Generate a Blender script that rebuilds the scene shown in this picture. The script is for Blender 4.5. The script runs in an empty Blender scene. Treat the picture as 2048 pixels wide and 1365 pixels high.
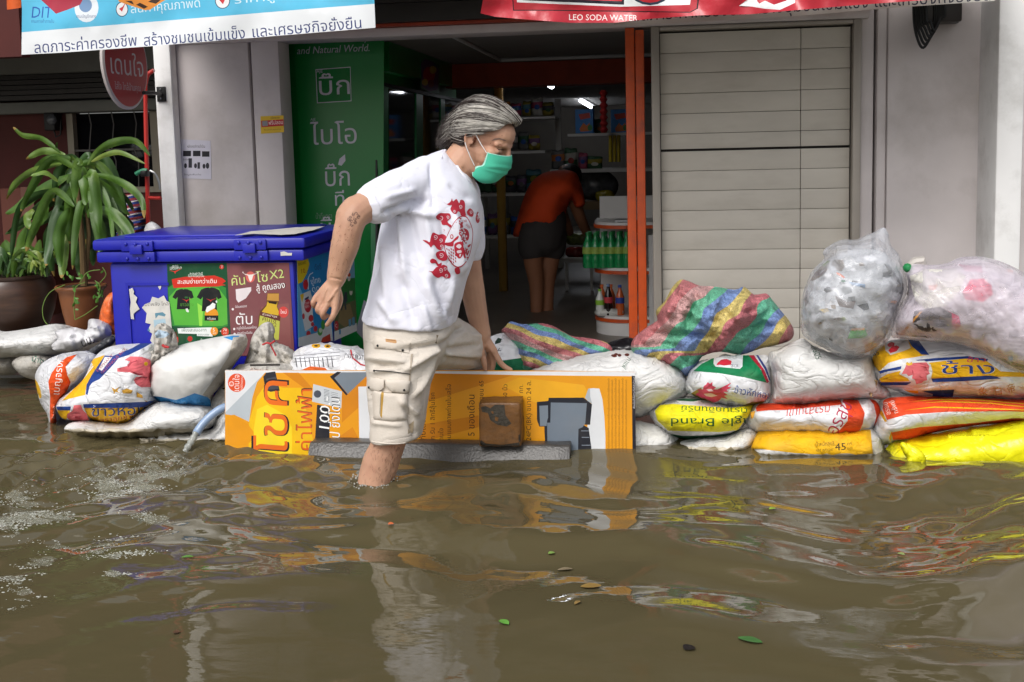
import bpy, bmesh, math, random
import numpy as np
from mathutils import Vector, Matrix, noise as mnoise
from mathutils.geometry import delaunay_2d_cdt
from mathutils.bvhtree import BVHTree

random.seed(7)
RNG = np.random.default_rng(7)
R = math.radians
S = bpy.context.scene
COL = S.collection

# ------------------------------------------------------------------ camera
F_PX, YAW, PITCH, ROLL, CAM_H = 2200.0, R(7.8), math.atan(0.11), 0.025, 1.10
PPX, PPY = 1024.0, 532.0                      # principal point (the photo is shifted/cropped)
fw = np.array([-math.sin(YAW) * math.cos(PITCH), math.cos(YAW) * math.cos(PITCH), -math.sin(PITCH)])
rt = np.array([math.cos(YAW), math.sin(YAW), 0.0])
up = np.cross(rt, fw)
cR, sR = math.cos(ROLL), math.sin(ROLL)
CAM = np.array([0.0, 0.0, CAM_H])
cam_r = cR * rt - sR * up
cam_u = sR * rt + cR * up
cd = bpy.data.cameras.new('camera')
cam = bpy.data.objects.new('camera', cd)
COL.objects.link(cam)
cam.matrix_world = Matrix(((cam_r[0], cam_u[0], -fw[0], 0), (cam_r[1], cam_u[1], -fw[1], 0),
                           (cam_r[2], cam_u[2], -fw[2], CAM_H), (0, 0, 0, 1)))
cd.sensor_width = 36.0
cd.lens = F_PX / 2048 * 36.0
cd.shift_y = -(682.5 - PPY) / 2048
cd.clip_start, cd.clip_end = 0.05, 400
S.camera = cam

# ------------------------------------------------------------------ sky and light (overcast)
SUN_EL, SUN_AZ = R(46), R(196)
world = bpy.data.worlds.new('World')
S.world = world
world.use_nodes = True
nt = world.node_tree
bg = nt.nodes['Background']
sky = nt.nodes.new('ShaderNodeTexSky')
sky.sky_type = 'NISHITA'
sky.sun_disc = False
sky.sun_elevation = SUN_EL
sky.sun_rotation = SUN_AZ
sky.air_density, sky.dust_density, sky.ozone_density = 1.0, 4.0, 1.0
hs = nt.nodes.new('ShaderNodeHueSaturation')
hs.inputs['Saturation'].default_value = 0.42
nt.links.new(sky.outputs[0], hs.inputs['Color'])
nt.links.new(hs.outputs[0], bg.inputs['Color'])
bg.inputs['Strength'].default_value = 0.15
sd = bpy.data.lights.new('sun', 'SUN')
sd.energy, sd.angle, sd.color = 1.5, R(30), (1.0, 0.975, 0.95)
sun = bpy.data.objects.new('sun', sd)
COL.objects.link(sun)
# sky sun_rotation: clockwise from +Y seen from above
sdir = Vector((math.sin(SUN_AZ) * math.cos(SUN_EL), math.cos(SUN_AZ) * math.cos(SUN_EL), math.sin(SUN_EL)))
sun.rotation_euler = sdir.to_track_quat('Z', 'Y').to_euler()
S.view_settings.view_transform = 'Standard'
S.view_settings.look = 'None'
S.view_settings.exposure = 0.14
S.view_settings.gamma = 1.0
S.cycles.max_bounces = 8
S.cycles.transparent_max_bounces = 12
S.cycles.use_denoising = True

# ------------------------------------------------------------------ pixel <-> place
def rays(px):
    px = np.atleast_2d(np.asarray(px, float))
    dx, dy = px[:, 0] - PPX, PPY - px[:, 1]
    u, v = cR * dx + sR * dy, -sR * dx + cR * dy
    return u[:, None] * rt + v[:, None] * up + F_PX * fw
def onY(px, Y):                               # points of the vertical plane(s) y = Y seen at px
    d = rays(px)
    return d * (np.broadcast_to(np.asarray(Y, float), (len(d),)) / d[:, 1])[:, None] + CAM
def onZ(px, z=0.0):
    d = rays(px)
    return d * ((z - CAM_H) / d[:, 2])[:, None] + CAM
def at(x, y, Y): return onY([(x, y)], Y)[0]
def pxof(p):
    q = np.atleast_2d(p) - CAM
    w = q @ fw
    u, v = q @ rt / w * F_PX, q @ up / w * F_PX
    return np.stack([PPX + cR * u - sR * v, PPY - (sR * u + cR * v)], 1)
def ppm(Y): return F_PX / Y                   # pixels per metre, roughly

# ------------------------------------------------------------------ materials
def lin(c):
    if isinstance(c, str):
        c = c.lstrip('#'); c = [int(c[i:i + 2], 16) / 255 for i in (0, 2, 4)]
        c = [x / 12.92 if x <= 0.04045 else ((x + 0.055) / 1.055) ** 2.4 for x in c]
    return (c[0], c[1], c[2], 1)
_mats = {}
def mat(name, c, rough=0.6, spec=0.35, var=0.10, vs=5.0, bump=0.0, bs=80.0, dirt=None, da=0.35, ds=3.0, metal=0.0,
        stretch=(1, 1, 1), coat=0.0, sss=0.0, sheen=0.0, emit=None, es=0.0, alpha=1.0, bd=0.004, crease=0.0, cs=(9, 9, 16), cd=0.012):
    if name in _mats: return _mats[name]
    m = bpy.data.materials.new(name); m.use_nodes = True
    n, l = m.node_tree.nodes, m.node_tree.links
    b = n['Principled BSDF']
    b.inputs['Roughness'].default_value = rough
    b.inputs['Specular IOR Level'].default_value = spec
    b.inputs['Metallic'].default_value = metal
    b.inputs['Coat Weight'].default_value = coat
    b.inputs['Sheen Weight'].default_value = sheen
    if sss:
        b.inputs['Subsurface Weight'].default_value = sss
        b.inputs['Subsurface Radius'].default_value = (0.02, 0.008, 0.004)
        b.inputs['Subsurface Scale'].default_value = 0.5
    if emit:
        b.inputs['Emission Color'].default_value = lin(emit); b.inputs['Emission Strength'].default_value = es
    b.inputs['Alpha'].default_value = alpha
    col = lin(c)
    tc = n.new('ShaderNodeTexCoord'); mp = n.new('ShaderNodeMapping'); mp.inputs['Scale'].default_value = stretch
    l.new(tc.outputs['Object'], mp.inputs['Vector'])
    src = None
    if var:
        t = n.new('ShaderNodeTexNoise'); t.inputs['Scale'].default_value = vs; t.inputs['Detail'].default_value = 6
        l.new(mp.outputs[0], t.inputs['Vector'])
        r = n.new('ShaderNodeMapRange'); r.inputs['From Min'].default_value = 0.3; r.inputs['From Max'].default_value = 0.7
        r.inputs['To Min'].default_value = 1 - var; r.inputs['To Max'].default_value = 1 + var * 0.6
        l.new(t.outputs['Fac'], r.inputs['Value'])
        x = n.new('ShaderNodeMix'); x.data_type = 'RGBA'; x.blend_type = 'MULTIPLY'; x.inputs[0].default_value = 1
        x.inputs[6].default_value = col
        l.new(r.outputs[0], x.inputs[7]); src = x.outputs[2]
    if dirt:
        t = n.new('ShaderNodeTexNoise'); t.inputs['Scale'].default_value = ds; t.inputs['Detail'].default_value = 9
        t.inputs['Roughness'].default_value = 0.65
        l.new(mp.outputs[0], t.inputs['Vector'])
        r = n.new('ShaderNodeMapRange'); r.inputs['From Min'].default_value = 0.5; r.inputs['From Max'].default_value = 0.75
        r.inputs['To Max'].default_value = da
        l.new(t.outputs['Fac'], r.inputs['Value'])
        x = n.new('ShaderNodeMix'); x.data_type = 'RGBA'
        l.new(r.outputs[0], x.inputs[0])
        if src: l.new(src, x.inputs[6])
        else: x.inputs[6].default_value = col
        x.inputs[7].default_value = lin(dirt); src = x.outputs[2]
    if src: l.new(src, b.inputs['Base Color'])
    else: b.inputs['Base Color'].default_value = col
    if bump:
        t = n.new('ShaderNodeTexNoise'); t.inputs['Scale'].default_value = bs; t.inputs['Detail'].default_value = 5
        l.new(mp.outputs[0], t.inputs['Vector'])
        k = n.new('ShaderNodeBump'); k.inputs['Strength'].default_value = bump; k.inputs['Distance'].default_value = bd
        l.new(t.outputs['Fac'], k.inputs['Height']); l.new(k.outputs[0], b.inputs['Normal'])
    if crease:                                # sharp little folds of cloth or film
        mp2 = n.new('ShaderNodeMapping'); mp2.inputs['Scale'].default_value = cs; mp2.inputs['Rotation'].default_value = (0.3, 0.5, 0.2)
        l.new(tc.outputs['Object'], mp2.inputs['Vector'])
        t = n.new('ShaderNodeTexNoise'); t.inputs['Scale'].default_value = 1.0; t.inputs['Detail'].default_value = 3; t.inputs['Distortion'].default_value = 0.8
        l.new(mp2.outputs[0], t.inputs['Vector'])
        a1 = n.new('ShaderNodeMath'); a1.operation = 'SUBTRACT'; l.new(t.outputs['Fac'], a1.inputs[0]); a1.inputs[1].default_value = 0.5
        a2 = n.new('ShaderNodeMath'); a2.operation = 'ABSOLUTE'; l.new(a1.outputs[0], a2.inputs[0])
        a3 = n.new('ShaderNodeMath'); a3.operation = 'SQRT'; l.new(a2.outputs[0], a3.inputs[0])
        k2 = n.new('ShaderNodeBump'); k2.inputs['Strength'].default_value = crease; k2.inputs['Distance'].default_value = cd
        l.new(a3.outputs[0], k2.inputs['Height'])
        if bump: l.new(k.outputs[0], k2.inputs['Normal'])
        l.new(k2.outputs[0], b.inputs['Normal'])
    _mats[name] = m
    return m
def ink(c):                                   # printed colour on cloth / vinyl / paper
    return mat('ink ' + c, c, rough=0.5, spec=0.25, var=0.08, vs=9, dirt='#8a8070', da=0.12, ds=6)
def clothink(c):
    return mat('sack ink ' + c, c, rough=0.62, spec=0.2, var=0.12, vs=14, bump=0.25, bs=220, dirt='#8f8672', da=0.22, ds=5, crease=0.6, cd=.016)

# ------------------------------------------------------------------ objects
def empty(name, base, label=None, cat=None, group=None):
    o = bpy.data.objects.new(name, None); COL.objects.link(o)
    o.empty_display_size = 0.1
    o.location = tuple(float(x) for x in base)
    tag(o, label, cat, group)
    return o
def tag(o, label=None, cat=None, group=None, kind=None):
    if label: o['label'] = label
    if cat: o['category'] = cat
    if group: o['group'] = group
    if kind: o['kind'] = kind
    return o
def worldloc(o):
    v = np.array(o.location, float)
    while o.parent: o = o.parent; v = v + np.array(o.location, float)
    return v
def obj(name, V, Fc, mats, midx=None, parent=None, smooth=True, base=None, sharp=None):
    V = np.asarray(V, float)
    if base is None: base = np.array([V[:, 0].mean(), V[:, 1].mean(), V[:, 2].min()])
    base = np.asarray(base, float)
    if parent is not None:
        pw = worldloc(parent); off = np.zeros(3); sub = pw
    else: off = base; sub = base
    me = bpy.data.meshes.new(name)
    me.from_pydata((V - sub).tolist(), [], [list(map(int, f)) for f in Fc])
    if not isinstance(mats, (list, tuple)): mats = [mats]
    for m in mats: me.materials.append(m)
    if midx is not None: me.polygons.foreach_set('material_index', np.asarray(midx, np.int32))
    if smooth: me.polygons.foreach_set('use_smooth', np.ones(len(me.polygons), bool))
    me.update()
    if smooth and sharp is not None: me.set_sharp_from_angle(angle=R(sharp))
    o = bpy.data.objects.new(name, me); COL.objects.link(o)
    if parent is not None: o.parent = parent
    o.location = tuple(off)
    return o

class MB:                                     # mesh builder in world coordinates
    def __init__(s): s.v, s.f, s.m = [], [], []
    def add(s, V, Fc, m=0):
        n = len(s.v); s.v += [tuple(map(float, p)) for p in V]
        s.f += [[i + n for i in f] for f in Fc]; s.m += [m] * len(Fc)
        return s
    def box(s, lo, hi, m=0, bev=0.0, rot=None, ctr=None):
        lo, hi = np.minimum(lo, hi), np.maximum(lo, hi)
        if bev > 0:
            bm = bmesh.new(); bmesh.ops.create_cube(bm, size=1)
            for v in bm.verts: v.co = Vector((lo + hi) / 2) + Vector(np.array(v.co) * (hi - lo))
            bmesh.ops.bevel(bm, geom=bm.edges[:], offset=bev, segments=2, profile=0.5, affect='EDGES')
            V = [tuple(v.co) for v in bm.verts]; Fc = [[v.index for v in f.verts] for f in bm.faces]; bm.free()
        else:
            V = [(x, y, z) for x in (lo[0], hi[0]) for y in (lo[1], hi[1]) for z in (lo[2], hi[2])]
            Fc = [[0, 1, 3, 2], [4, 6, 7, 5], [0, 4, 5, 1], [2, 3, 7, 6], [0, 2, 6, 4], [1, 5, 7, 3]]
        V = np.array(V)
        if rot is not None:
            c = (np.array(lo) + hi) / 2 if ctr is None else np.array(ctr)
            V = (V - c) @ np.array(rot.to_3x3()).T + c
        return s.add(V, Fc, m)
    def hexa(s, q, d, m=0):                   # quad q (4 points) extruded by vector d
        q = np.array(q, float); V = np.vstack([q, q + np.array(d, float)])
        return s.add(V, [[0, 1, 2, 3], [7, 6, 5, 4], [0, 4, 5, 1], [1, 5, 6, 2], [2, 6, 7, 3], [3, 7, 4, 0]], m)
    def tube(s, pts, r, n=8, m=0, cap=True, flat=1.0):
        pts = np.array(pts, float); k = len(pts)
        r = np.broadcast_to(np.asarray(r, float), (k,))
        T = np.gradient(pts, axis=0); T /= np.linalg.norm(T, axis=1)[:, None] + 1e-12
        a = np.array([0, 0, 1.0]) if abs(T[0][2]) < 0.9 else np.array([0, 1.0, 0])
        V, Fc = [], []
        for i in range(k):
            u = np.cross(T[i], a); u /= np.linalg.norm(u) + 1e-12; w = np.cross(u, T[i]); a = w
            for j in range(n):
                t = 2 * math.pi * j / n
                V.append(pts[i] + r[i] * (math.cos(t) * u + flat * math.sin(t) * w))
        for i in range(k - 1):
            for j in range(n):
                Fc.append([i * n + j, i * n + (j + 1) % n, (i + 1) * n + (j + 1) % n, (i + 1) * n + j])
        if cap: Fc += [list(range(n))[::-1], [(k - 1) * n + j for j in range(n)]]
        return s.add(V, Fc, m)
    def lathe(s, c, prof, n=24, m=0, sx=1.0, sy=1.0):
        V, Fc = [], []
        for (r, z) in prof:
            for j in range(n):
                t = 2 * math.pi * j / n
                V.append((c[0] + r * sx * math.cos(t), c[1] + r * sy * math.sin(t), c[2] + z))
        for i in range(len(prof) - 1):
            for j in range(n):
                Fc.append([i * n + j, i * n + (j + 1) % n, (i + 1) * n + (j + 1) % n, (i + 1) * n + j])
        Fc += [list(range(n))[::-1], [(len(prof) - 1) * n + j for j in range(n)]]
        return s.add(V, Fc, m)
    def ball(s, c, r, m=0, seg=10, rot=None):
        r = np.broadcast_to(np.asarray(r, float), (3,))
        V, Fc = [], []
        rings = max(4, seg // 2)
        for i in range(rings + 1):
            p = math.pi * i / rings
            for j in range(seg):
                t = 2 * math.pi * j / seg
                q = np.array([math.sin(p) * math.cos(t) * r[0], math.sin(p) * math.sin(t) * r[1], -math.cos(p) * r[2]])
                if rot is not None: q = np.array(rot) @ q
                V.append(np.array(c) + q)
        for i in range(rings):
            for j in range(seg):
                Fc.append([i * seg + j, i * seg + (j + 1) % seg, (i + 1) * seg + (j + 1) % seg, (i + 1) * seg + j])
        return s.add(V, Fc, m)
    def build(s, name, mats, parent=None, smooth=True, sharp=40, base=None):
        return obj(name, s.v, s.f, mats, s.m, parent, smooth, base, sharp)

# ------------------------------------------------------------------ smooth noise
def vnoise(p, f=1.0, seed=0):
    p = np.atleast_2d(p)
    return np.array([mnoise.noise(Vector((float(q[0]) * f + seed * 7.1, float(q[1]) * f - seed * 3.3, (float(q[2]) if len(q) > 2 else 0) * f + seed * 5.7))) for q in p])
def crom(pts, k=4, closed=True):              # Catmull-Rom
    P = np.array(pts, float); n = len(P); out = []
    rng = range(n) if closed else range(n - 1)
    for i in rng:
        g = (lambda j: P[j % n]) if closed else (lambda j: P[min(max(j, 0), n - 1)])
        p0, p1, p2, p3 = g(i - 1), g(i), g(i + 1), g(i + 2)
        for t in np.arange(k) / k:
            out.append(0.5 * ((2 * p1) + (-p0 + p2) * t + (2 * p0 - 5 * p1 + 4 * p2 - p3) * t * t + (-p0 + 3 * p1 - 3 * p2 + p3) * t ** 3))
    if not closed: out.append(P[-1])
    return np.array(out)
def ell(cx, cy, rx, ry=None, n=20, a=0.0):
    ry = ry or rx; t = np.arange(n) * 2 * math.pi / n
    x, y = rx * np.cos(t), ry * np.sin(t); c, s_ = math.cos(a), math.sin(a)
    return np.stack([cx + c * x - s_ * y, cy + s_ * x + c * y], 1)
def rect(x0, y0, x1, y1): return [(x0, y0), (x1, y0), (x1, y1), (x0, y1)]
def zz(pts, ox, oy, k):                       # coordinates read off an enlargement
    return [(ox + x / k, oy + y / k) for x, y in pts]

# ------------------------------------------------------------------ lettering
_gl = {}
def glyphs(text, off=0.0, res=2):
    key = (text, off, res)
    if key in _gl: return _gl[key]
    cu = bpy.data.curves.new('t', 'FONT'); cu.body = text; cu.size = 1.0; cu.resolution_u = res
    cu.dimensions = '2D'; cu.fill_mode = 'NONE'; cu.offset = off
    o = bpy.data.objects.new('t', cu); COL.objects.link(o)
    dg = bpy.context.evaluated_depsgraph_get(); dg.update()
    me = bpy.data.meshes.new_from_object(o.evaluated_get(dg))
    V = np.array([v.co[:2] for v in me.vertices]) if len(me.vertices) else np.zeros((0, 2))
    adj = {}
    for e in me.edges:
        a, b = e.vertices; adj.setdefault(a, []).append(b); adj.setdefault(b, []).append(a)
    seen, loops = set(), []
    for s0 in range(len(V)):                  # keep the direction of the stored edges
        if s0 in seen or s0 not in adj: continue
        lp, prev, cur = [], None, s0
        while cur not in seen:
            seen.add(cur); lp.append(cur)
            nx = [q for q in adj[cur] if q != prev]
            nx = sorted(nx, key=lambda q: (q != cur + 1))
            if not nx: break
            prev, cur = cur, nx[0]
        if len(lp) > 2: loops.append(V[lp])
    bpy.data.objects.remove(o); bpy.data.curves.remove(cu); bpy.data.meshes.remove(me)
    w = max((lp[:, 0].max() for lp in loops), default=0)
    _gl[key] = (loops, w)
    return _gl[key]
def caph(t): return 0.56 if any('\u0e00' <= c <= '\u0e7f' for c in t) else (0.80 if any(c > '\u2e80' for c in t) else 0.68)
def text(t, org, h, d=(1, 0), width=None, off=0.0, end=False, slant=0.0, res=2, center=False):
    """loops in photo pixels: baseline start org, capital height h, direction d; width fits the length; end = org is the end"""
    if caph(t) == 0.56: off += 0.014
    loops, w = glyphs(t, round(off, 4), res)
    d = np.array(d, float); d /= np.linalg.norm(d)
    e2 = np.array([d[1], -d[0]])
    sy = h / caph(t); sx = (width / w) if width else sy
    o = np.array(org, float)
    if end: o = o - d * sx * w
    if center: o = o - d * sx * w / 2
    return [o + (lp[:, :1] * sx + lp[:, 1:] * slant * sy) * d + lp[:, 1:] * sy * e2 for lp in loops]

# ------------------------------------------------------------------ printed sheets
def wind(pts, loops):
    """winding number of points against a set of closed loops"""
    w = np.zeros(len(pts), int); x, y = pts[:, 0], pts[:, 1]
    for lp in loops:
        a = np.asarray(lp, float)
        bx = (x >= a[:, 0].min()) & (x <= a[:, 0].max()) & (y >= a[:, 1].min()) & (y <= a[:, 1].max())
        if not bx.any(): continue
        px, py = x[bx][:, None], y[bx][:, None]
        b = np.roll(a, -1, 0)
        cr = (b[:, 0] - a[:, 0]) * (py - a[:, 1]) - (px - a[:, 0]) * (b[:, 1] - a[:, 1])
        w[bx] += ((a[:, 1] <= py) & (b[:, 1] > py) & (cr > 0)).sum(1) - ((a[:, 1] > py) & (b[:, 1] <= py) & (cr < 0)).sum(1)
    return w
def segdist(pts, lp):
    a = np.asarray(lp, float); b = np.roll(a, -1, 0); out = np.full(len(pts), 1e9)
    for i in range(len(a)):
        ab = b[i] - a[i]; t = np.clip(((pts - a[i]) @ ab) / (ab @ ab + 1e-12), 0, 1)
        out = np.minimum(out, np.linalg.norm(pts - a[i] - t[:, None] * ab, axis=1))
    return out
def resample(lp, sp):
    lp = np.asarray(lp, float); out = []
    for a, b in zip(lp, np.roll(lp, -1, 0)):
        k = max(1, int(np.linalg.norm(b - a) / sp))
        for i in range(k): out.append(a + (b - a) * i / k)
    return np.array(out)
def tri(outline, layers=(), sp=12.0, jit=0.25):
    """triangulate outline; layers = [(loops, material number)] painted in order -> pts, tris, material numbers, n"""
    outline = resample(outline, sp)
    V, E = [], []
    def loop(lp):
        n = len(V); k = len(lp); V.extend([Vector((float(p[0]), float(p[1]))) for p in lp])
        E.extend([(n + i, n + (i + 1) % k) for i in range(k)])
    loop(outline)
    fixed = []
    for loops, m in layers:
        loops2 = [resample(lp, sp * 1.5) for lp in loops]
        fixed.append((loops2, m))
        for lp in loops2: loop(lp)
    lo, hi = outline.min(0), outline.max(0)
    gx, gy = np.meshgrid(np.arange(lo[0] + sp / 2, hi[0], sp), np.arange(lo[1] + sp / 2, hi[1], sp * 0.87))
    gx[1::2] += sp / 2
    g = np.stack([gx.ravel(), gy.ravel()], 1)
    g += RNG.uniform(-jit, jit, g.shape) * sp
    g = g[(wind(g, [outline]) != 0)]
    if len(g): g = g[segdist(g, outline) > 0.4 * sp]
    V.extend([Vector((float(p[0]), float(p[1]))) for p in g])
    r = delaunay_2d_cdt(V, E, [], 0, 1e-4)
    P = np.array([tuple(v) for v in r[0]]); T = np.array([f for f in r[2] if len(f) == 3], int)
    a, b, c = P[T[:, 0]], P[T[:, 1]], P[T[:, 2]]
    ar = (b[:, 0] - a[:, 0]) * (c[:, 1] - a[:, 1]) - (b[:, 1] - a[:, 1]) * (c[:, 0] - a[:, 0])
    cen = (a + b + c) / 3
    keep = (np.abs(ar) > 1e-7) & (wind(cen, [outline]) != 0)
    T, cen, ar = T[keep], cen[keep], ar[keep]
    T[ar > 0] = T[ar > 0][:, ::-1]            # px y points down: this turns the faces to the camera
    mi = np.zeros(len(T), int)
    for loops, m in fixed: mi[wind(cen, loops) != 0] = m
    used = np.unique(T); re = -np.ones(len(P), int); re[used] = np.arange(len(used))
    return P[used], re[T], mi, outline
def palette(base_mat, layers, fn):
    """layers given with colours -> material list + numbered layers"""
    mats, idx, out = [base_mat], {}, []
    for loops, c in layers:
        loops = [np.asarray(loops, float)] if np.asarray(loops[0]).ndim == 1 else [np.asarray(x, float) for x in loops]
        if c not in idx: idx[c] = len(mats); mats.append(fn(c) if isinstance(c, str) else c)
        out.append((loops, idx[c]))
    return mats, out
def relax(val, T, fixed, it=6):
    n = len(val); e = np.vstack([T[:, [0, 1]], T[:, [1, 2]], T[:, [2, 0]]]); e = np.vstack([e, e[:, ::-1]])
    deg = np.bincount(e[:, 0], minlength=n)
    for _ in range(it):
        s_ = np.bincount(e[:, 0], weights=val[e[:, 1]], minlength=n) / np.maximum(deg, 1)
        val = np.where(fixed, val, 0.4 * val + 0.6 * s_)
    return val
def onX(px, X):
    d = rays(px)
    return d * (X / d[:, 0])[:, None] + CAM
def printed(name, outline, mapf, base, layers=(), sp=40.0, nb=(0, 0.002, 0), parent=None, fn=ink, smooth=False):
    """a printed sheet: mapf turns outline/print coordinates into points of the real surface, nb is its thickness"""
    mats, lay = palette(base, layers, fn)
    P, T, mi, ol = tri(outline, lay, sp)
    V = mapf(P); n = len(V); B = V + np.array(nb)
    Fc = T.tolist() + (T[:, ::-1] + n).tolist(); mi = list(mi) + [0] * len(T)
    e = {}
    for t in T.tolist():
        for a, b in ((t[0], t[1]), (t[1], t[2]), (t[2], t[0])):
            if (b, a) in e: del e[(b, a)]
            else: e[(a, b)] = 1
    for a, b in e: Fc.append([b, a, a + n, b + n]); mi.append(0)
    return obj(name, np.vstack([V, B]), Fc, mats, mi, parent, smooth=smooth, sharp=50)
def flat_sheet(name, outline, Y, base, layers=(), sp=40.0, thick=0.002, parent=None, fn=ink, depth=None):
    mf = (lambda P: onY(P, Y)) if depth is None else (lambda P: onY(P, Y + depth(P)))
    return printed(name, outline, mf, base, layers, sp, (0, thick, 0), parent, fn, depth is not None)
def local(O, ex, ey):
    O, ex, ey = (np.array(q, float) for q in (O, ex, ey))
    return lambda P: O + P[:, :1] * ex + P[:, 1:] * ey
def pillow(name, outline, Y, D, base, layers=(), Db=None, Rr=None, sp=7.5, wr=0.006, fold=0.010, parent=None, fn=clothink,
           smooth_it=8, seed=1, flex=None, uvf=None, power=0.40, stretch=(1, 1), k=4, wf=14.0, sharp=None):
    """a stuffed, sewn thing: an outline in the plane y = Y blown up by D towards the street and Db behind"""
    ol = crom(outline, k) if k else np.array(outline, float)
    mats, lay = palette(base, layers, fn)
    P, T, mi, ol = tri(ol, lay, sp)
    d = segdist(P, ol)
    if Rr is None: Rr = d.max() * 0.95
    s = np.clip(d / Rr, 0, 1)
    t = (1 - (1 - s) ** 2) ** power
    bd = d < 1e-3
    t = relax(t, T, bd, smooth_it)
    # creases that gather at the rim + soft dents
    arc = np.arctan2(P[:, 1] - P[:, 1].mean(), P[:, 0] - P[:, 0].mean())
    W3 = onY(P, Y)
    q = np.stack([W3[:, 0] * stretch[0], W3[:, 2] * stretch[1], np.zeros(len(P))], 1)
    n1 = vnoise(q, wf, seed); n2 = vnoise(q, wf * 0.4, seed + 3)
    rim = vnoise(np.stack([arc * 3.2, d / Rr * 0.5, np.zeros(len(P))], 1), 2.6, seed + 5)
    n3 = np.abs(vnoise(q @ np.array([[.8, .6, 0], [-.6, .8, 0], [0, 0, 1]]) * np.array([.55, 1.3, 1]), wf * 1.1, seed + 11))
    w = (wr * n1 + 2.2 * wr * n2 - 1.5 * wr * np.clip(.28 - n3, 0, 1) * 3) * np.minimum(t * 1.6, 1) + fold * rim * (1 - s) * np.minimum(s * 6, 1)
    f = D * t + w
    if flex is not None: f = f + flex(P) * np.minimum(t * 2, 1)
    Vf = onY(P, Y - f)
    Vb = W3 + np.array([0, 1, 0]) * ((Db if Db is not None else D) * t)[:, None]
    n = len(P); remap = np.arange(n) + n; remap[bd] = np.arange(n)[bd]
    Fc = T.tolist() + remap[T[:, ::-1]].tolist()
    mi = list(mi) + [0] * len(T)
    o = obj(name, np.vstack([Vf, Vb]), Fc, mats, mi, parent, True, None, sharp)
    if uvf is not None:
        uv = o.data.uv_layers.new(name='UVMap'); val = uvf(P); val = np.vstack([val, val])
        li = np.empty(len(o.data.loops), np.int32); o.data.loops.foreach_get('vertex_index', li)
        uv.data.foreach_set('uv', val[li].ravel())
    # drop loose verts
    bm = bmesh.new(); bm.from_mesh(o.data)
    bmesh.ops.delete(bm, geom=[v for v in bm.verts if not v.link_faces], context='VERTS'); bm.to_mesh(o.data); bm.free()
    return o
def folds(P, segs):                           # creases given as (x0,y0,x1,y1,width,height)
    out = np.zeros(len(P))
    for x0, y0, x1, y1, w, h in segs:
        a, bb = np.array([x0, y0], float), np.array([x1, y1], float); ab = bb - a; L = np.linalg.norm(ab)
        t = ((P - a) @ ab) / L ** 2; d = ((P - a) @ np.array([-ab[1], ab[0]])) / L
        out += h * np.exp(-(d / w) ** 2) * np.clip(np.minimum(t + .12, 1.12 - t) * 4, 0, 1)
    return out
# ================================================================== SETTING
FAC, PIL, PILR, BK = 5.45, 5.37, 5.15, 15.0               # facade wall, pillar fronts, back wall of the shop
Zt = lambda x, y, Y: at(x, y, Y)[2]
Xt = lambda x, y, Y: at(x, y, Y)[0]
m_plast = mat('painted plaster', '#cdc6c5', rough=0.75, spec=0.2, var=0.10, vs=3, bump=0.12, bs=35, dirt='#8d857c', da=0.45, ds=2.2)
m_white = mat('white pillar paint', '#efefee', rough=0.6, spec=0.3, var=0.05, vs=4, bump=0.10, bs=40, dirt='#97938a', da=0.55, ds=2.6)
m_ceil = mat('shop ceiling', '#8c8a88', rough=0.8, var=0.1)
m_dark = mat('dark steel box', '#2c2927', rough=0.5, var=0.2, vs=8)
m_red = mat('rust red paint', '#a33a1e', rough=0.55, var=0.15, vs=10, dirt='#4b2a20', da=0.4)
m_orange = mat('orange door paint', '#c8501c', rough=0.45, spec=0.4, var=0.12, vs=12, dirt='#33373f', da=0.5, ds=9)
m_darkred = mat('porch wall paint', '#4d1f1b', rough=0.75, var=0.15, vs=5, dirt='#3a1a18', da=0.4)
m_grey = mat('grey porch beam', '#6f706a', rough=0.8, var=0.15, vs=6, dirt='#3e3c38', da=0.4)
m_conc = mat('wet concrete', '#6f6c66', rough=0.35, spec=0.5, var=0.25, vs=12, bump=0.5, bs=90, dirt='#3f3c36', da=0.6, ds=8)
m_floor = mat('shop floor tiles', '#6d645a', rough=0.35, spec=0.4, var=0.15, dirt='#3d372e', da=0.5, ds=3)
m_black = mat('black rubber', '#161616', rough=0.5, var=0.1)
m_steel = mat('dull steel', '#8f9091', rough=0.35, metal=0.8, var=0.1, vs=20)

# ---- ground under the flood, pavement, shop floor
b = MB(); b.box((-30, -30, -0.60), (30, 30, -0.42)); g = b.build('ground', m_conc); tag(g, kind='structure')
b = MB(); b.box((-12, 5.02, -0.6), (-1.95, 9.2, 0.02)); b.box((-1.95, 4.22, -0.6), (12, 5.44, -0.03))
tag(b.build('pavement', m_conc), kind='structure')
b = MB(); b.box((-2.05, 5.44, -0.6), (12, 16.5, -0.025)); tag(b.build('shop_floor', m_floor), kind='structure')

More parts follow.
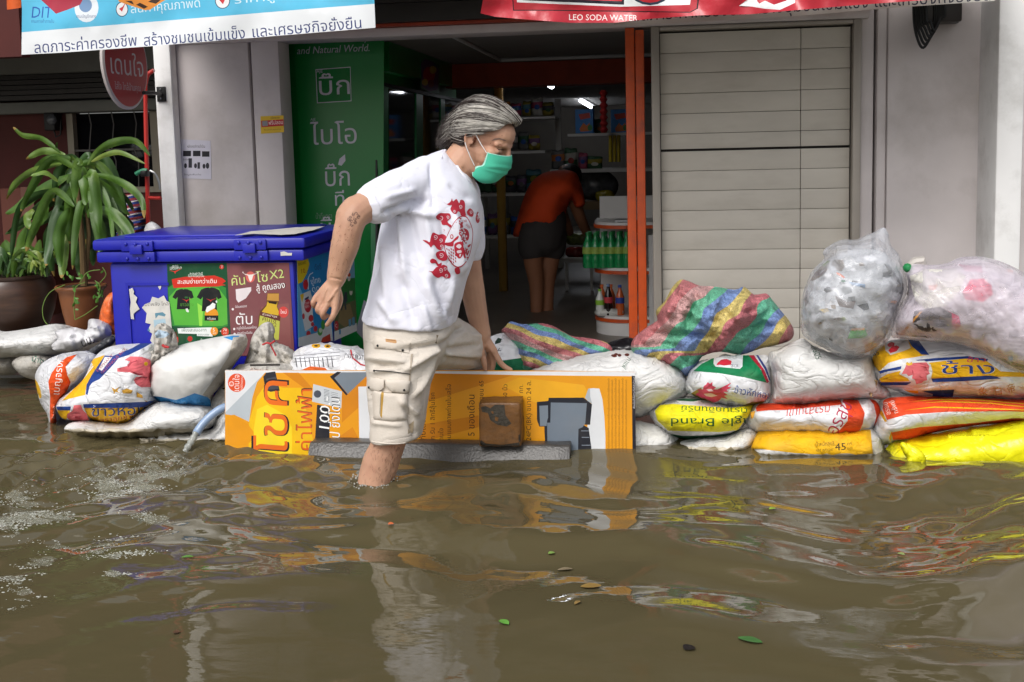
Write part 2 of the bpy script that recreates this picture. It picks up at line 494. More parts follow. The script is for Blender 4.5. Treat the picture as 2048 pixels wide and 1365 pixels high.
# ---- flood water: one real wavy sheet
def wave(x, y):
    rng = np.random.default_rng(21)
    h = np.zeros_like(x)
    wx = x + 0.10 * np.sin(1.9 * y + 0.7) + 0.06 * np.sin(3.7 * y - 1.1 * x) + 0.05 * np.sin(5.1 * x + 2.0)
    wy = y + 0.09 * np.sin(2.3 * x + 0.4) + 0.05 * np.sin(4.9 * x + 1.7 * y) + 0.04 * np.sin(7.3 * x - 3.0 * y)
    for i in range(22):
        L = 0.10 * (9.0 ** (i / 21.0))
        a = math.pi / 2 + rng.normal(0, 0.45); k = 2 * math.pi / L
        amp = 0.0128 * L * (0.7 + 0.6 * rng.random()) * (1.0 if L > 0.22 else 0.55)
        h += amp * np.sin(k * (math.cos(a) * wx + math.sin(a) * wy) + rng.random() * 6.28)
    for i in range(14):                       # finer ripples nearer the sandbags
        L = 0.045 + 0.10 * rng.random(); a = math.pi / 2 + rng.normal(0, .7); k = 2 * math.pi / L
        h += L * 0.0072 * np.sin(k * (math.cos(a) * wx + math.sin(a) * wy) + rng.random() * 6.28) * np.clip((y - 2.4) / 1.0, 0, 1) * (0.5 + 0.5 * np.sin(2.1 * x + 1.3 * y + i))
    # patches of calm and of chop
    patch = 0.62 + 0.45 * np.sin(1.3 * x + 0.9 * y + 1.0) * np.sin(0.9 * x - 1.7 * y + 2.2)
    near = np.clip((y - 2.0) / 1.5, 0.20, 1.0)
    h *= np.clip(patch, 0.25, 1.1) * near
    # short chop where the hose runs in, drifting to the left
    hx, hy = -1.80, 3.78
    dx, dy = x - hx, y - hy
    r = np.hypot(dx, dy)
    fan = np.exp(-np.clip(dx, 0, 9) ** 2 / 0.10) * np.exp(-(dy + 0.10 + 0.55 * np.clip(-dx, 0, 2)) ** 2 / (0.05 + 0.10 * np.clip(-dx, 0, 2))) * np.exp(-r / 1.3)
    c = np.zeros_like(x)
    for i in range(16):
        L = 0.035 + 0.09 * rng.random(); a = rng.random() * 6.28; k = 2 * math.pi / L
        c += L * 0.014 * np.sin(k * (math.cos(a) * wx + math.sin(a) * wy) + rng.random() * 6.28)
    h += c * fan * 2.6
    # rings round the leg
    for (lx, ly, am, L, dc) in ((-0.94, 3.44, 0.0045, 0.11, 0.30), (hx, hy, 0.004, 0.09, 0.5)):
        r = np.hypot(x - lx, y - ly)
        h += am * np.sin(2 * math.pi * r / L + 0.6 * np.sin(4 * np.arctan2(y - ly, x - lx))) * np.exp(-r / dc) * (0.6 + 0.4 * np.sin(3 * np.arctan2(y - ly, x - lx) + 1))
    fade = np.clip((6.2 - np.abs(x)) / 2, 0, 1) * np.clip((y - 0.2) / 0.8, 0, 1)
    return h * fade
def water_mat():
    m = bpy.data.materials.new('flood water'); m.use_nodes = True
    n, l = m.node_tree.nodes, m.node_tree.links; bsdf = n['Principled BSDF']
    tc = n.new('ShaderNodeTexCoord')
    t = n.new('ShaderNodeTexNoise'); t.inputs['Scale'].default_value = 0.9; t.inputs['Detail'].default_value = 4
    l.new(tc.outputs['Object'], t.inputs['Vector'])
    mx = n.new('ShaderNodeMix'); mx.data_type = 'RGBA'
    l.new(t.outputs['Fac'], mx.inputs[0])
    mx.inputs[6].default_value = lin('#4e4733'); mx.inputs[7].default_value = lin('#5c543a')
    l.new(mx.outputs[2], bsdf.inputs['Base Color'])
    bsdf.inputs['Roughness'].default_value = 0.02; bsdf.inputs['IOR'].default_value = 1.333
    bsdf.inputs['Specular IOR Level'].default_value = 0.85
    mp = n.new('ShaderNodeMapping'); mp.inputs['Scale'].default_value = (7, 16, 1)
    l.new(tc.outputs['Object'], mp.inputs['Vector'])
    t2 = n.new('ShaderNodeTexNoise'); t2.inputs['Scale'].default_value = 1.0; t2.inputs['Detail'].default_value = 3
    l.new(mp.outputs[0], t2.inputs['Vector'])
    k = n.new('ShaderNodeBump'); k.inputs['Strength'].default_value = 0.05; k.inputs['Distance'].default_value = 0.02
    l.new(t2.outputs['Fac'], k.inputs['Height']); l.new(k.outputs[0], bsdf.inputs['Normal'])
    return m
def gridline(lo, hi, a, b_, fine, coarse):
    u = list(np.arange(a, b_, fine)); x = a
    st = fine
    while x > lo: st = min(st * 1.35, coarse); x -= st; u.insert(0, x)
    x = u[-1]; st = fine
    while x < hi: st = min(st * 1.35, coarse); x += st; u.append(x)
    return np.array(u)
gx = gridline(-25, 25, -3.6, 1.9, 0.0125, 3.0); gy = gridline(-25, 5.10, 1.85, 5.05, 0.010, 3.0)
X, Y_ = np.meshgrid(gx, gy)
Zw = wave(X, Y_)
nx, ny = len(gx), len(gy)
idx = np.arange(nx * ny).reshape(ny, nx)
quads = np.stack([idx[:-1, :-1], idx[:-1, 1:], idx[1:, 1:], idx[1:, :-1]], -1).reshape(-1, 4)
cx_, cy_ = X[:-1, :-1].ravel(), Y_[:-1, :-1].ravel()
quads = quads[~((cx_ > -1.9) & (cy_ > 4.26))]
tag(obj('flood_water', np.stack([X.ravel(), Y_.ravel(), Zw.ravel()], 1), quads.tolist(), water_mat(), base=(0, 0, 0)), kind='structure')

# ---- the shophouse: pillars, wall panels, lintel, ceiling, side and back walls
zc = Zt(1100, 122, 8.0)                       # shop ceiling
zl = Zt(773, 75, FAC)                         # underside of the lintel
ztop = 3.1
shop = empty('shophouse', (0.2, FAC, 0), 'open shophouse front with white pillars and pale plaster walls behind the sandbags', 'shop building')
xl0, xl1 = Xt(306, 130, PIL), Xt(341, 130, PIL)
b = MB(); b.box((xl0, PIL, -0.6), (xl1, FAC - 0.003, ztop), bev=0.012); b.build('pillar', m_white, shop)
xr0, xr1 = Xt(1997, 100, PILR), Xt(2046, 300, PILR)
b = MB(); b.box((xr0, PILR, -0.6), (xr1, FAC - 0.003, ztop), bev=0.012); b.build('pillar', m_white, shop)
xg = Xt(506, 300, FAC)
xo0 = Xt(566, 300, FAC)
b = MB(); b.box((xl0 - 0.02, FAC, -0.6), (xg, FAC + 0.2, ztop), bev=0.006); b.build('wall', m_plast, shop)
b = MB(); b.box((xg + 0.014, FAC, -0.6), (xo0, FAC + 0.17, ztop), bev=0.006); b.build('wall', m_plast, shop)
xs1 = Xt(1722, 300, FAC)                      # right of the shutter
xg2 = Xt(1750, 300, FAC)
b = MB(); b.box((xs1, FAC + 0.02, -0.6), (xg2 - 0.006, FAC + 0.2, ztop), bev=0.006); b.build('wall', m_plast, shop)
b = MB(); b.box((xg2 + 0.006, FAC, -0.6), (xg2 + 0.05, FAC + 0.2, ztop), bev=0.008)
b.box((xg2 + 0.052, FAC - 0.015, -0.6), (3.2, FAC + 0.2, ztop), bev=0.006); b.build('wall', m_plast, shop)
xo1 = Xt(1303, 300, FAC)
b = MB(); b.box((xo0 - 0.6, FAC - 0.012, zl + 0.002), (xs1 + 0.03, FAC + 0.19, zl + 0.045), bev=0.004); b.build('lintel', m_plast, shop)
b = MB(); b.box((xo0 - 0.62, FAC - 0.06, zl + 0.046), (xs1 + 0.04, FAC + 0.19, zl + 0.060)); b.build('trim_strip', m_red, shop)
b = MB(); b.box((xo0 - 0.62, FAC - 0.10, zl + 0.061), (xs1 + 0.04, FAC + 0.19, zl + 0.15)); b.box((xo0 - 0.62, FAC - 0.13, zl + 0.151), (xs1 + 0.04, FAC + 0.19, zl + 0.22)); b.build('roller_box', m_dark, shop)
b = MB(); b.box((xo0 - 0.62, FAC - 0.16, zl + 0.221), (xs1 + 0.04, FAC + 0.19, zl + 0.30)); b.build('trim_strip', m_red, shop)
b = MB(); b.box((xo0 - 0.62, FAC, zl + 0.301), (xs1 + 0.04, FAC + 0.19, ztop)); b.build('wall', m_plast, shop)
b = MB(); b.box((xl1 + 0.03, 4.30, 1.86), (xr0 - 0.03, FAC - 0.2, 1.93)); b.build('canopy', m_grey, shop)
# inside
b = MB(); b.box((-2.07, FAC + 0.21, zc), (3.2, 8.0, zc + 0.1)); b.build('ceiling', m_ceil, shop)
zc2 = zc - 0.10
b = MB(); b.box((-2.07, 8.0, Zt(1100, 170, 8.0)), (3.2, 8.25, zc - 0.002)); b.build('beam', m_red, shop)
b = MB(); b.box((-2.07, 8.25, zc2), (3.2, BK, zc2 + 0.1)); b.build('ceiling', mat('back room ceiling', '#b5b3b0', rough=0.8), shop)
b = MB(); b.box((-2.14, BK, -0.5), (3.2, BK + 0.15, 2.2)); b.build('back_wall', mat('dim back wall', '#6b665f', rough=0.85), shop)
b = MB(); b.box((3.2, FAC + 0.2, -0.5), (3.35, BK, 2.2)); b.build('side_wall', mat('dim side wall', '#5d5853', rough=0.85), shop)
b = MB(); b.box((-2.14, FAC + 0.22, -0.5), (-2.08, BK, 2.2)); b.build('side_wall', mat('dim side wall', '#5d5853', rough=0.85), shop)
b = MB(); b.box((xl0 - 0.02, FAC + 0.21, ztop - 0.9), (3.3, BK, ztop - 0.8)); b.build('roof_slab', m_grey, shop)
# conduits on the shop ceiling
b = MB(); b.tube([at(865, 64, 5.7) * 0 + np.array([Xt(1000, 128, 7.6), 5.75, zc - 0.012]), (Xt(1000, 128, 7.6), 7.6, zc - 0.012)], 0.012, 8)
b.tube([(Xt(1000, 128, 7.6), 7.62, zc - 0.012), (2.4, 7.62, zc - 0.012)], 0.012, 8); b.build('conduit', mat('white pvc', '#cfcfcf', rough=0.4), shop)

# ---- orange door post
po = empty('door_post', at(1275, 640, FAC), 'tall chipped orange double post at the right side of the shop doorway', 'door post')
Yp = FAC + 0.0
b = MB(); b.box((Xt(1253, 300, Yp), Yp, -0.6), (Xt(1271, 300, Yp), Yp + 0.09, zl), bev=0.004); b.build('post', m_orange, po)
b = MB(); b.box((Xt(1272.5, 300, Yp), Yp + 0.012, -0.6), (Xt(1290, 300, Yp), Yp + 0.10, zl - 0.01), bev=0.004); b.build('post', m_orange, po)
for k_, z_ in enumerate((1.5, 1.1, 0.65)):
    b = MB(); b.box((Xt(1272.5, 300, Yp) - 0.006, Yp + 0.03, z_), (Xt(1272.5, 300, Yp) + 0.0, Yp + 0.06, z_ + 0.06)); b.build('hinge', m_red, po)

# ---- panel shutter with its frame
m_shut = mat('cream shutter panel', '#c9c3b8', rough=0.55, spec=0.3, var=0.07, vs=3, dirt='#968c7e', da=0.3, ds=2.5, stretch=(1, 1, 3))
m_frame = mat('grey aluminium frame', '#9c958c', rough=0.4, metal=0.2, var=0.08)
sh = empty('shutter', at(1510, 600, FAC + 0.06), 'closed cream shutter of wide horizontal boards in a grey frame', 'shutter')
Ys = FAC + 0.05
xa, xm, xb = Xt(1322, 300, Ys), Xt(1601, 300, Ys), Xt(1699, 300, Ys)
zt = Zt(1500, 60, Ys); pz = (Zt(1500, 92, Ys) - Zt(1500, 133, Ys)); n_ = 0
z = zt - 0.002
zgap = Zt(1500, 296, Ys); gapdone = False
while z > -0.1:
    z2 = z - pz
    if not gapdone and z2 < zgap + pz * 0.35: z2 = zgap
    for x0, x1 in ((xa, xm - 0.0015), (xm + 0.0015, xb)):
        b = MB(); b.box((x0, Ys, z2 + 0.0016), (x1, Ys + 0.03, z - 0.0004), bev=0.0018); b.build('slat_panel', m_shut, sh)
    z = z2
    if not gapdone and z == zgap: z -= 0.010; gapdone = True
b = MB(); b.box((xa - 0.02, Ys + 0.04, -0.3), (xb + 0.02, Ys + 0.06, zt + 0.02)); b.build('backing', m_dark, sh)
xj0 = Xt(1304, 300, FAC)
b = MB(); b.box((xj0, FAC - 0.01, -0.5), (xa - 0.003, FAC + 0.12, zl), bev=0.004); b.build('frame', m_frame, sh)
b = MB(); b.box((xb + 0.005, FAC - 0.005, -0.5), (xs1 - 0.002, FAC + 0.12, zl), bev=0.004); b.build('frame', m_frame, sh)
b = MB(); b.box((xa - 0.002, FAC - 0.006, zt + 0.006), (xb + 0.004, FAC + 0.12, zl - 0.001), bev=0.004); b.build('frame', m_frame, sh)

# ---- the neighbour's dim porch on the left
nb = empty('neighbour_house', at(120, 600, 6.6), 'dim neighbouring house porch with dark red wall behind the potted plants', 'house')
YN = 6.6
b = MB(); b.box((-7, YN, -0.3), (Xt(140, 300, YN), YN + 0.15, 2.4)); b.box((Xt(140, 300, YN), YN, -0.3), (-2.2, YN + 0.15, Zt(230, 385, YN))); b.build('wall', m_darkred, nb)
b = MB(); b.box((-7, YN - 0.10, Zt(150, 226, YN)), (-2.2, YN + 0.14, Zt(150, 203, YN)), bev=0.01); b.build('beam', m_grey, nb)
b = MB()
for k_ in range(5):
    b.box((-7, YN - 0.16 - 0.015 * (k_ % 2), Zt(150, 200 - k_ * 10, YN)), (-2.2, YN + 0.1, Zt(150, 191.5 - k_ * 10, YN)))
b.build('roller_shutter', m_dark, nb)
b = MB(); b.box((-7, YN - 0.25, Zt(150, 150, YN)), (-2.2, YN + 0.1, Zt(150, 60, YN))); b.build('fascia', m_grey, nb)
b = MB(); b.box((-7, 5.5, Zt(150, 60, YN) + 0.002), (-2.05, YN + 0.1, Zt(150, 60, YN) + 0.08)); b.build('porch_roof', m_darkred, nb)
b = MB(); b.box((-7, 5.42, 1.62), (Xt(40, 60, 5.42), 5.5, 1.9)); b.build('fascia', m_darkred, nb)
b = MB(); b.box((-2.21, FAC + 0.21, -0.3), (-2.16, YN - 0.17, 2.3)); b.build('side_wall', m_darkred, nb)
wn = obj('window', *(lambda m: (m.v, m.f))(MB().box((Xt(150, 300, YN), YN + 0.04, Zt(230, 376, YN)), (-2.22, YN + 0.06, Zt(230, 226, YN)))), mat('dark window glass', '#15161a', rough=0.1, spec=0.6), parent=nb)
b = MB()
x0, x1, z0, z1 = Xt(140, 300, YN), -2.215, Zt(230, 386, YN), Zt(230, 225, YN)
b.box((x0 - 0.001, YN - 0.02, z0), (Xt(152, 300, YN), YN + 0.03, z1)); b.box((Xt(306, 300, YN), YN - 0.02, z0), (x1, YN + 0.03, z1)); b.box((Xt(152, 300, YN) + .001, YN - 0.02, z0), (Xt(306, 300, YN) - .001, YN + 0.03, z0 + 0.035)); b.build('window_frame', mat('old cream frame', '#8c8474', rough=0.6), wn)
b = MB()
zm = Zt(230, 300, YN); b.box((Xt(152, 300, YN), YN - 0.012, zm - 0.006), (Xt(306, 300, YN), YN - 0.002, zm + 0.006))
for k_ in range(9):
    x = x0 + (x1 - x0) * (k_ + 1) / 10
    b.tube([(x, YN - 0.015, z0), (x + 0.012, YN - 0.015, z0 + 0.2), (x - 0.012, YN - 0.015, zm), (x + 0.012, YN - 0.015, zm + 0.16), (x, YN - 0.015, z1)], 0.004, 5)
b.build('grille', mat('grille steel', '#55524e', rough=0.5), wn)
mt = empty('meter_box', at(105, 270, YN - 0.05), 'small black electric meter on the dark red porch wall', 'meter')
b = MB(); b.box(at(88, 262, YN - 0.1), at(124, 226, YN - 0.001), bev=0.01); b.build('case', m_black, mt)
b = MB(); b.ball(at(103, 240, YN - 0.10), (0.035, 0.02, 0.035)); b.build('dial', mat('meter glass', '#4a4d50', rough=0.1), mt)
b = MB(); b.tube([at(108, 262, YN - .06), at(112, 275, YN - .06), at(121, 270, YN - .06), at(122, 240, YN - .06)], 0.006, 6); b.build('cable', m_black, mt)

# ---- meter with looped cables on the right wall
cb = empty('cable_box', at(1880, 45, FAC - 0.1), 'black cable box with a bunch of hanging black cable loops high on the right wall', 'cable box')
b = MB(); b.box(at(1846, 46, FAC - 0.14), at(1912, -40, FAC - 0.018), bev=0.008); b.build('case', mat('dark box', '#2a2422', rough=0.4), cb)
b = MB(); b.box(at(1888, 47, FAC - 0.06), at(1913, 20, FAC - 0.0165)); b.build('back_plate', mat('plate grey', '#3f4547', rough=0.5), cb)
for k_ in range(6):
    a = 1827 + 5 * k_; e = 1866 + 4 * k_; dpt = 96 - 7 * k_
    p = crom([(a, -30), (a + 1, 40), (a + 8, dpt - 18), ((a + e) / 2, dpt), (e - 4, dpt - 26), (e + 4, 30), (e, -30)], 5, False)
    b = MB(); b.tube(onY(p, FAC - 0.15 - 0.008 * k_), 0.0065, 7); b.build('cable', m_black, cb)

# ---- round red sign on its bracket
sg = empty('round_sign', at(250, 215, 4.95), 'round red hanging sign with white lettering on a black bracket beside the left white pillar', 'sign')
O = at(253, 127, 4.95); a = R(0.5)
nrm = np.array([math.cos(a), -math.sin(a), 0]); ex = np.array([math.sin(a), math.cos(a), 0]); ey = np.array([0, 0, -1.0])
rs = 0.205
printed('disc', ell(0, 0, rs, n=40), local(O, ex, ey), mat('sign red', '#c23a3a', rough=0.35, var=0.05),
        [(text('เดนใจ', (0.0, 0.055), 0.072, width=0.33, off=0.02, center=True), '#e9e4e4'), (text('ใส่ใจ ใกล้บ้านคุณ', (0.0, 0.125), 0.024, width=0.25, center=True), '#d9c9ca')], sp=0.05, nb=-nrm * 0.02, parent=sg)
b = MB(); b.tube([O + ex * (math.cos(t) * rs) + ey * (math.sin(t) * rs) - nrm * 0.01 for t in np.linspace(0, 2 * math.pi, 41)], 0.012, 6, cap=False); b.build('rim', mat('sign rim', '#c8c0bd', rough=0.4), sg)
br = at(325, 188, PIL)
b = MB(); b.box((br[0] - 0.026, PIL - 0.012, br[2] - 0.04), (br[0] + 0.020, PIL - 0.0005, br[2] + 0.035), bev=0.002); b.build('plate', m_black, sg)
b = MB(); b.tube([at(287, 186, 4.98), at(305, 186, 5.06), at(322, 189, PIL - 0.01)], 0.009, 8); b.build('arm', m_black, sg)
for dz in (-0.025, 0.022):
    b = MB(); b.ball((br[0] - 0.003, PIL - 0.014, br[2] + dz), 0.005, seg=8); b.build('bolt', m_steel, sg)

# ---- red pipe with a green-handled tap
pp_ = empty('red_pipe', at(296, 520, 5.22), 'thin red painted metal pipe standing beside the left white pillar', 'pipe')
m_pipe = mat('red pipe paint', '#b4302a', rough=0.4, var=0.1)
b = MB(); b.tube(np.vstack([[at(306, 142, 5.3)], onY(crom([(303, 144), (296, 150), (292, 165), (291, 185), (293, 300), (296, 430), (298, 560)], 4, False), 5.26)]), 0.011, 8); b.build('upright', m_pipe, pp_)
b = MB(); b.tube([at(296, 396, 5.26), at(322, 397, 5.24)], 0.009, 8); b.build('crossbar', m_pipe, pp_)
tp = empty('tap_handle', at(285, 350, 5.23), 'small green grip with black clamp fixed on the red pipe', 'tap')
b = MB(); b.tube(onY(crom([(272, 349), (278, 345), (288, 341), (294, 342)], 3, False), 5.22), 0.011, 8); b.build('grip', mat('green grip', '#2f7d5c', rough=0.4), tp)
b = MB(); b.box(at(280, 354, 5.20), at(300, 341, 5.25), bev=0.006); b.build('clamp', m_black, tp)
b = MB(); b.tube(onY(crom([(300, 342), (310, 348), (318, 365), (320, 380)], 3, False), 5.24), 0.006, 6); b.build('hose_tail', m_steel, tp)

# ---- notices on the left wall
nY = FAC - 0.0025
flat_sheet('notice', [(361, 279), (421, 282), (423, 359), (364, 357)], nY, mat('notice paper', '#c8c6d2', rough=0.7), [
    (text('หลักเกณฑ์การเข้าร่วม', (374, 296), 4.5, width=36), '#2b2b33'),
    ([rect(366, 302, 382, 313), rect(386, 302, 401, 313), rect(404, 303, 419, 314)], '#25252b'),
    ([ell(371, 332, 3, 5), ell(391, 332, 3, 5), ell(408, 333, 3, 5), rect(395, 325, 400, 338), ell(415, 332, 3.5, 6), rect(377, 317, 384, 336)], '#34343c'),
    (text('ลุ้นโชค', (366, 321), 2.6), '#44444c') + (), (text('ข้อมูลเพิ่มเติม', (368, 351), 2.4, width=34), '#44444c')], sp=30, thick=0.0015)
tag(bpy.context.scene.collection.objects['notice'], 'white paper notice with black boxes and icons taped on the wall by the left pillar', 'notice')
flat_sheet('sticker', [(521, 233), (567, 231), (568, 265), (522, 268)], nY, mat('sticker yellow', '#d8b21e', rough=0.4), [
    ([[(522, 242), (567, 239), (568, 252), (523, 255)]], '#b82a30'), ([[(524, 243), (535, 242), (536, 252), (525, 253)]], '#8f8f8f'),
    (text('ฟรีปลอม', (537, 250), 6, d=(1, -0.06), width=29), '#efe3da'), (text('เปิดขาย', (541, 238.5), 3.5, d=(1, -0.06), width=18), '#5a3a2a'),
    (text('รับประกันคุณภาพ', (528, 262), 2.5, d=(1, -0.06), width=34), '#8a6a1a')], sp=30, thick=0.0015)
tag(COL.objects['sticker'], 'small yellow and red sticker on the wall panel left of the green cooler', 'sticker')

# ---- banners along the canopy edge
def ripple(ax, ay, k1, k2, ph=0.0):
    return lambda P: ax * np.sin(P[:, 0] / k1 + ph + 0.6 * np.sin(P[:, 1] / 40)) + ay * vnoise(np.stack([P[:, 0] / k2, P[:, 1] / k2, 0 * P[:, 0]], 1), 1.0, 4)
m_vinyl = mat('vinyl banner white', '#dfe3e6', rough=0.4, spec=0.4, var=0.05, vs=6, bump=0.15, bs=12, bd=0.01)
YB = 4.25
blue_top = [(40, -60), (755, -60), (750, 8), (620, 18), (440, 33), (230, 50), (43, 65)]
bn = empty('banner', at(400, 100, YB), 'pale blue and white vinyl banner with dark blue Thai lettering hanging at top left', 'banner')
flat_sheet('sheet', [(38, -60), (44, 20), (43, 110), (120, 106), (300, 93), (520, 75), (640, 65), (751, 56), (748, -10), (750, -60)], YB, m_vinyl, [
    ([blue_top], '#57b5d8'),
    ([ell(173, 16, 24, 29)], '#d9e0e6'), ([ell(171, 11, 13, 14)], '#6f8fb5'), (text('กรมบัญชีกลาง', (152, 36), 5, width=40), '#2f4a7a'),
    (text('DIT', (61, 36), 22, width=42, off=0.03, slant=0.1), '#2657a5'), (text('กรมการค้าภายใน', (62, 46), 5, width=46), '#2f5d9a'),
    ([ell(244, 19, 12.5, 15), ell(445, 2, 15, 16)], '#1f2d4e'), ([ell(244, 19, 11, 13.5), ell(445, 2, 13.5, 14.5)], '#e3e6e8'),
    ([[(238, 18), (244, 24), (252, 4), (245, 14)], [(438, 0), (446, 9), (456, -14), (447, -2)]], '#c6303a'),
    (text('สินค้าคุณภาพดี', (261, 27), 14, d=(1, -0.09), width=140), '#cfe4ee'), (text('ราคาถูกใจ', (468, 8), 12, d=(1, -0.09), width=130), '#cfe4ee'),
    ([[(60, -20), (95, 12), (112, 28), (135, 20), (160, 10), (176, -20)]], '#a02b40'),
    ([[(228, -20), (238, 4), (262, 12), (290, 21), (300, 20), (318, 8), (338, -4), (340, -20)]], '#d98a3a'),
    ([[(250, 2), (268, 10), (264, 2)], [(272, 10), (288, 18), (296, 14), (280, 6)], [(296, 4), (312, 8), (322, 0), (306, -2)]], '#3b2418'),
    (text('ลดภาระค่าครองชีพ', (68, 107), 17.5, d=(1, -0.074), width=207), '#28356e'),
    (text('สร้างชุมชนเข้มแข็ง', (287, 92.5), 17.5, d=(1, -0.076), width=204), '#28356e'),
    (text('และเศรษฐกิจยั่งยืน', (503, 75.5), 17.5, d=(1, -0.085), width=221), '#28356e')],
    sp=14, parent=bn, depth=ripple(0.006, 0.02, 40, 70))
b = MB(); b.tube([at(36, -62, YB), at(752, -62, YB)], 0.012, 8); b.build('pole', m_steel, bn)
bo = flat_sheet('pennant', [(12, -40), (42, -40), (42, 16), (14, 20)], YB + 0.05, mat('orange cloth', '#cf5a20', rough=0.7, bump=0.5, bs=30), sp=10, depth=ripple(0.01, 0.01, 6, 10))
tag(bo, 'small strip of orange cloth at the left edge of the blue and white banner', 'cloth')
b2 = empty('banner', at(1650, 30, YB + 0.12), 'grey white vinyl banner with black Thai lettering half hidden behind the red banner', 'banner')
flat_sheet('sheet', [(1228, -50), (1228, 50), (1300, 49), (1420, 42), (1600, 32), (1800, 15), (1990, 2), (1990, -50)], YB + 0.12, mat('vinyl banner grey', '#b9b5ae', rough=0.5, var=0.08), [
    (text('ลดภาระค่าครองชีพ สร้างชุมชนเข้มแข็ง และเศรษฐกิจยั่งยืน', (1262, 43), 20, d=(1, -0.058), width=720, off=0.01), '#2a2c40')], sp=22, parent=b2, depth=ripple(0.004, 0.01, 50, 60))
b = MB(); b.tube([at(1226, -52, YB + .12), at(1992, -52, YB + .12)], 0.012, 8); b.build('pole', m_steel, b2)
b3 = empty('banner', at(1300, 45, YB), 'glossy crumpled red vinyl banner with white lettering hanging at top centre right', 'banner')
m_rv = mat('vinyl banner red', '#b82d3a', rough=0.28, spec=0.5, var=0.10, vs=8, bump=0.35, bs=9, bd=0.02)
flat_sheet('sheet', [(963, -60), (966, 0), (961, 27), (990, 34), (1060, 40), (1140, 46), (1230, 46), (1300, 38), (1400, 31), (1500, 29), (1600, 20), (1720, 10), (1830, 2), (1900, -3), (1940, -60)], YB, m_rv, [
    ([[(1021, -60), (1026, 22), (1100, 22), (1380, 26), (1396, 18), (1404, -60)]], '#2a1a20'), ([[(1023, -60), (1028, 20), (1100, 20), (1380, 24), (1393, 17), (1401, -60)]], '#b02c38'),
    ([[(1032, -60), (1034, 5), (1240, 14), (1380, 10), (1390, -60)]], '#dfe3e4'), ([[(1044, -60), (1046, 1), (1248, 10), (1250, -60)]], '#26222e'), ([[(1048, -60), (1060, -4), (1244, 3), (1246, -60)]], '#c4323c'),
    ([ell(1300, -32, 48, 43)], '#2c3848'), ([ell(1300, -34, 44, 40)], '#c4323c'),
    ([[(1478, 12), (1500, -4), (1506, -40), (1520, -40), (1514, 2), (1524, 15)], [(1506, 14), (1530, 2), (1548, 10), (1572, 2), (1592, -20), (1590, 6), (1560, 20), (1530, 18)]], '#e8ecee'),
    (text('LEO SODA WATER', (1137, 40.5), 11.5, d=(1, 0.012), width=138), '#efe6e4')], sp=13, parent=b3, depth=ripple(0.018, 0.05, 30, 55))
b = MB(); b.tube([at(960, -62, YB), at(1945, -62, YB)], 0.012, 8); b.build('pole', m_steel, b3)
# ================================================================== INSIDE THE SHOP
# ---- green drinks cooler standing side-on
YF = 5.75
zf = Zt(680, 78, YF)
xf0, xf1 = Xt(585, 300, YF), Xt(753, 300, YF)
fr = empty('drinks_fridge', ((xf0 + xf1) / 2, YF, -0.03), 'tall green drinks cooler standing side on in the doorway with white lettering', 'fridge')
m_gr = mat('green fridge vinyl', '#0b7431', rough=0.3, spec=0.4, var=0.06)
YE = onX([(925, 180)], xf1)[0][1]
b = MB(); b.box((xf0, YF + 0.004, -0.03), (xf1 - 0.05, YE, zf), bev=0.008); b.build('cabinet', m_gr, fr)
w_ = '#c4c1cc'
leaf = [(690, 331), (694, 318), (704, 311), (722, 307), (725, 330), (705, 338), (694, 333)] if False else [(676, 330), (679, 318), (690, 309), (691, 322), (683, 332)]
flat_sheet('side_panel', [(588, 84), (745, 78), (768, 76), (765, 720), (620, 720)], YF, m_gr, [
    (text('Alternative for Healthy', (593, 88.5), 13, d=(1, -0.05), width=143, off=0.012, slant=0.2), w_),
    (text('and Natural World.', (593, 109), 14, d=(1, -0.045), width=146, off=0.02, slant=0.2), w_),
    ([[(631, 139), (701, 134), (703, 203), (634, 207)]], w_), ([[(632.5, 140.5), (700, 135.5), (701.5, 201.5), (635.5, 205.5)]], '#0b7431'),
    (text('AJE', (633, 146), 6, d=(1, -0.04)), w_), (text('บิ๊ก', (634, 191), 29, d=(1, -0.04), width=66, off=0.035), w_),
    (text('AJE', (621, 242), 5, d=(1, -0.04)), w_), (text('ไบโอ', (622, 290), 31, d=(1, -0.035), width=92, off=0.03), w_),
    (text('บิ๊ก', (647, 373), 30, d=(1, -0.03), width=53, off=0.02), w_), ([leaf], w_),
    (text('ที', (667, 412), 22, d=(1, -0.03), width=22, off=0.02), w_), (text('น้ำดื่มตรา', (631, 438), 8, d=(1, -0.02), width=33), '#7f8c86'),
    (text('บิ๊ก', (638, 470), 24, d=(1, -0.03), width=52, off=0.03), w_),
    ([[(712, 660), (728, 600), (770, 640), (770, 720), (732, 720)]], '#8b8c98'), ([[(712, 664), (768, 720), (735, 722), (712, 690)]], '#0b7431')],
    sp=40, thick=0.004, parent=fr)
def fx(x, y, dx=0.0): return onX([(x, y)], xf1 + dx)[0]
def fridge_quad(pxs, d, m, name, dep=0.03):
    q = onX(pxs, xf1 + d); b = MB(); b.hexa(q, (-dep, 0, 0)); return b.build(name, m, fr, smooth=False)
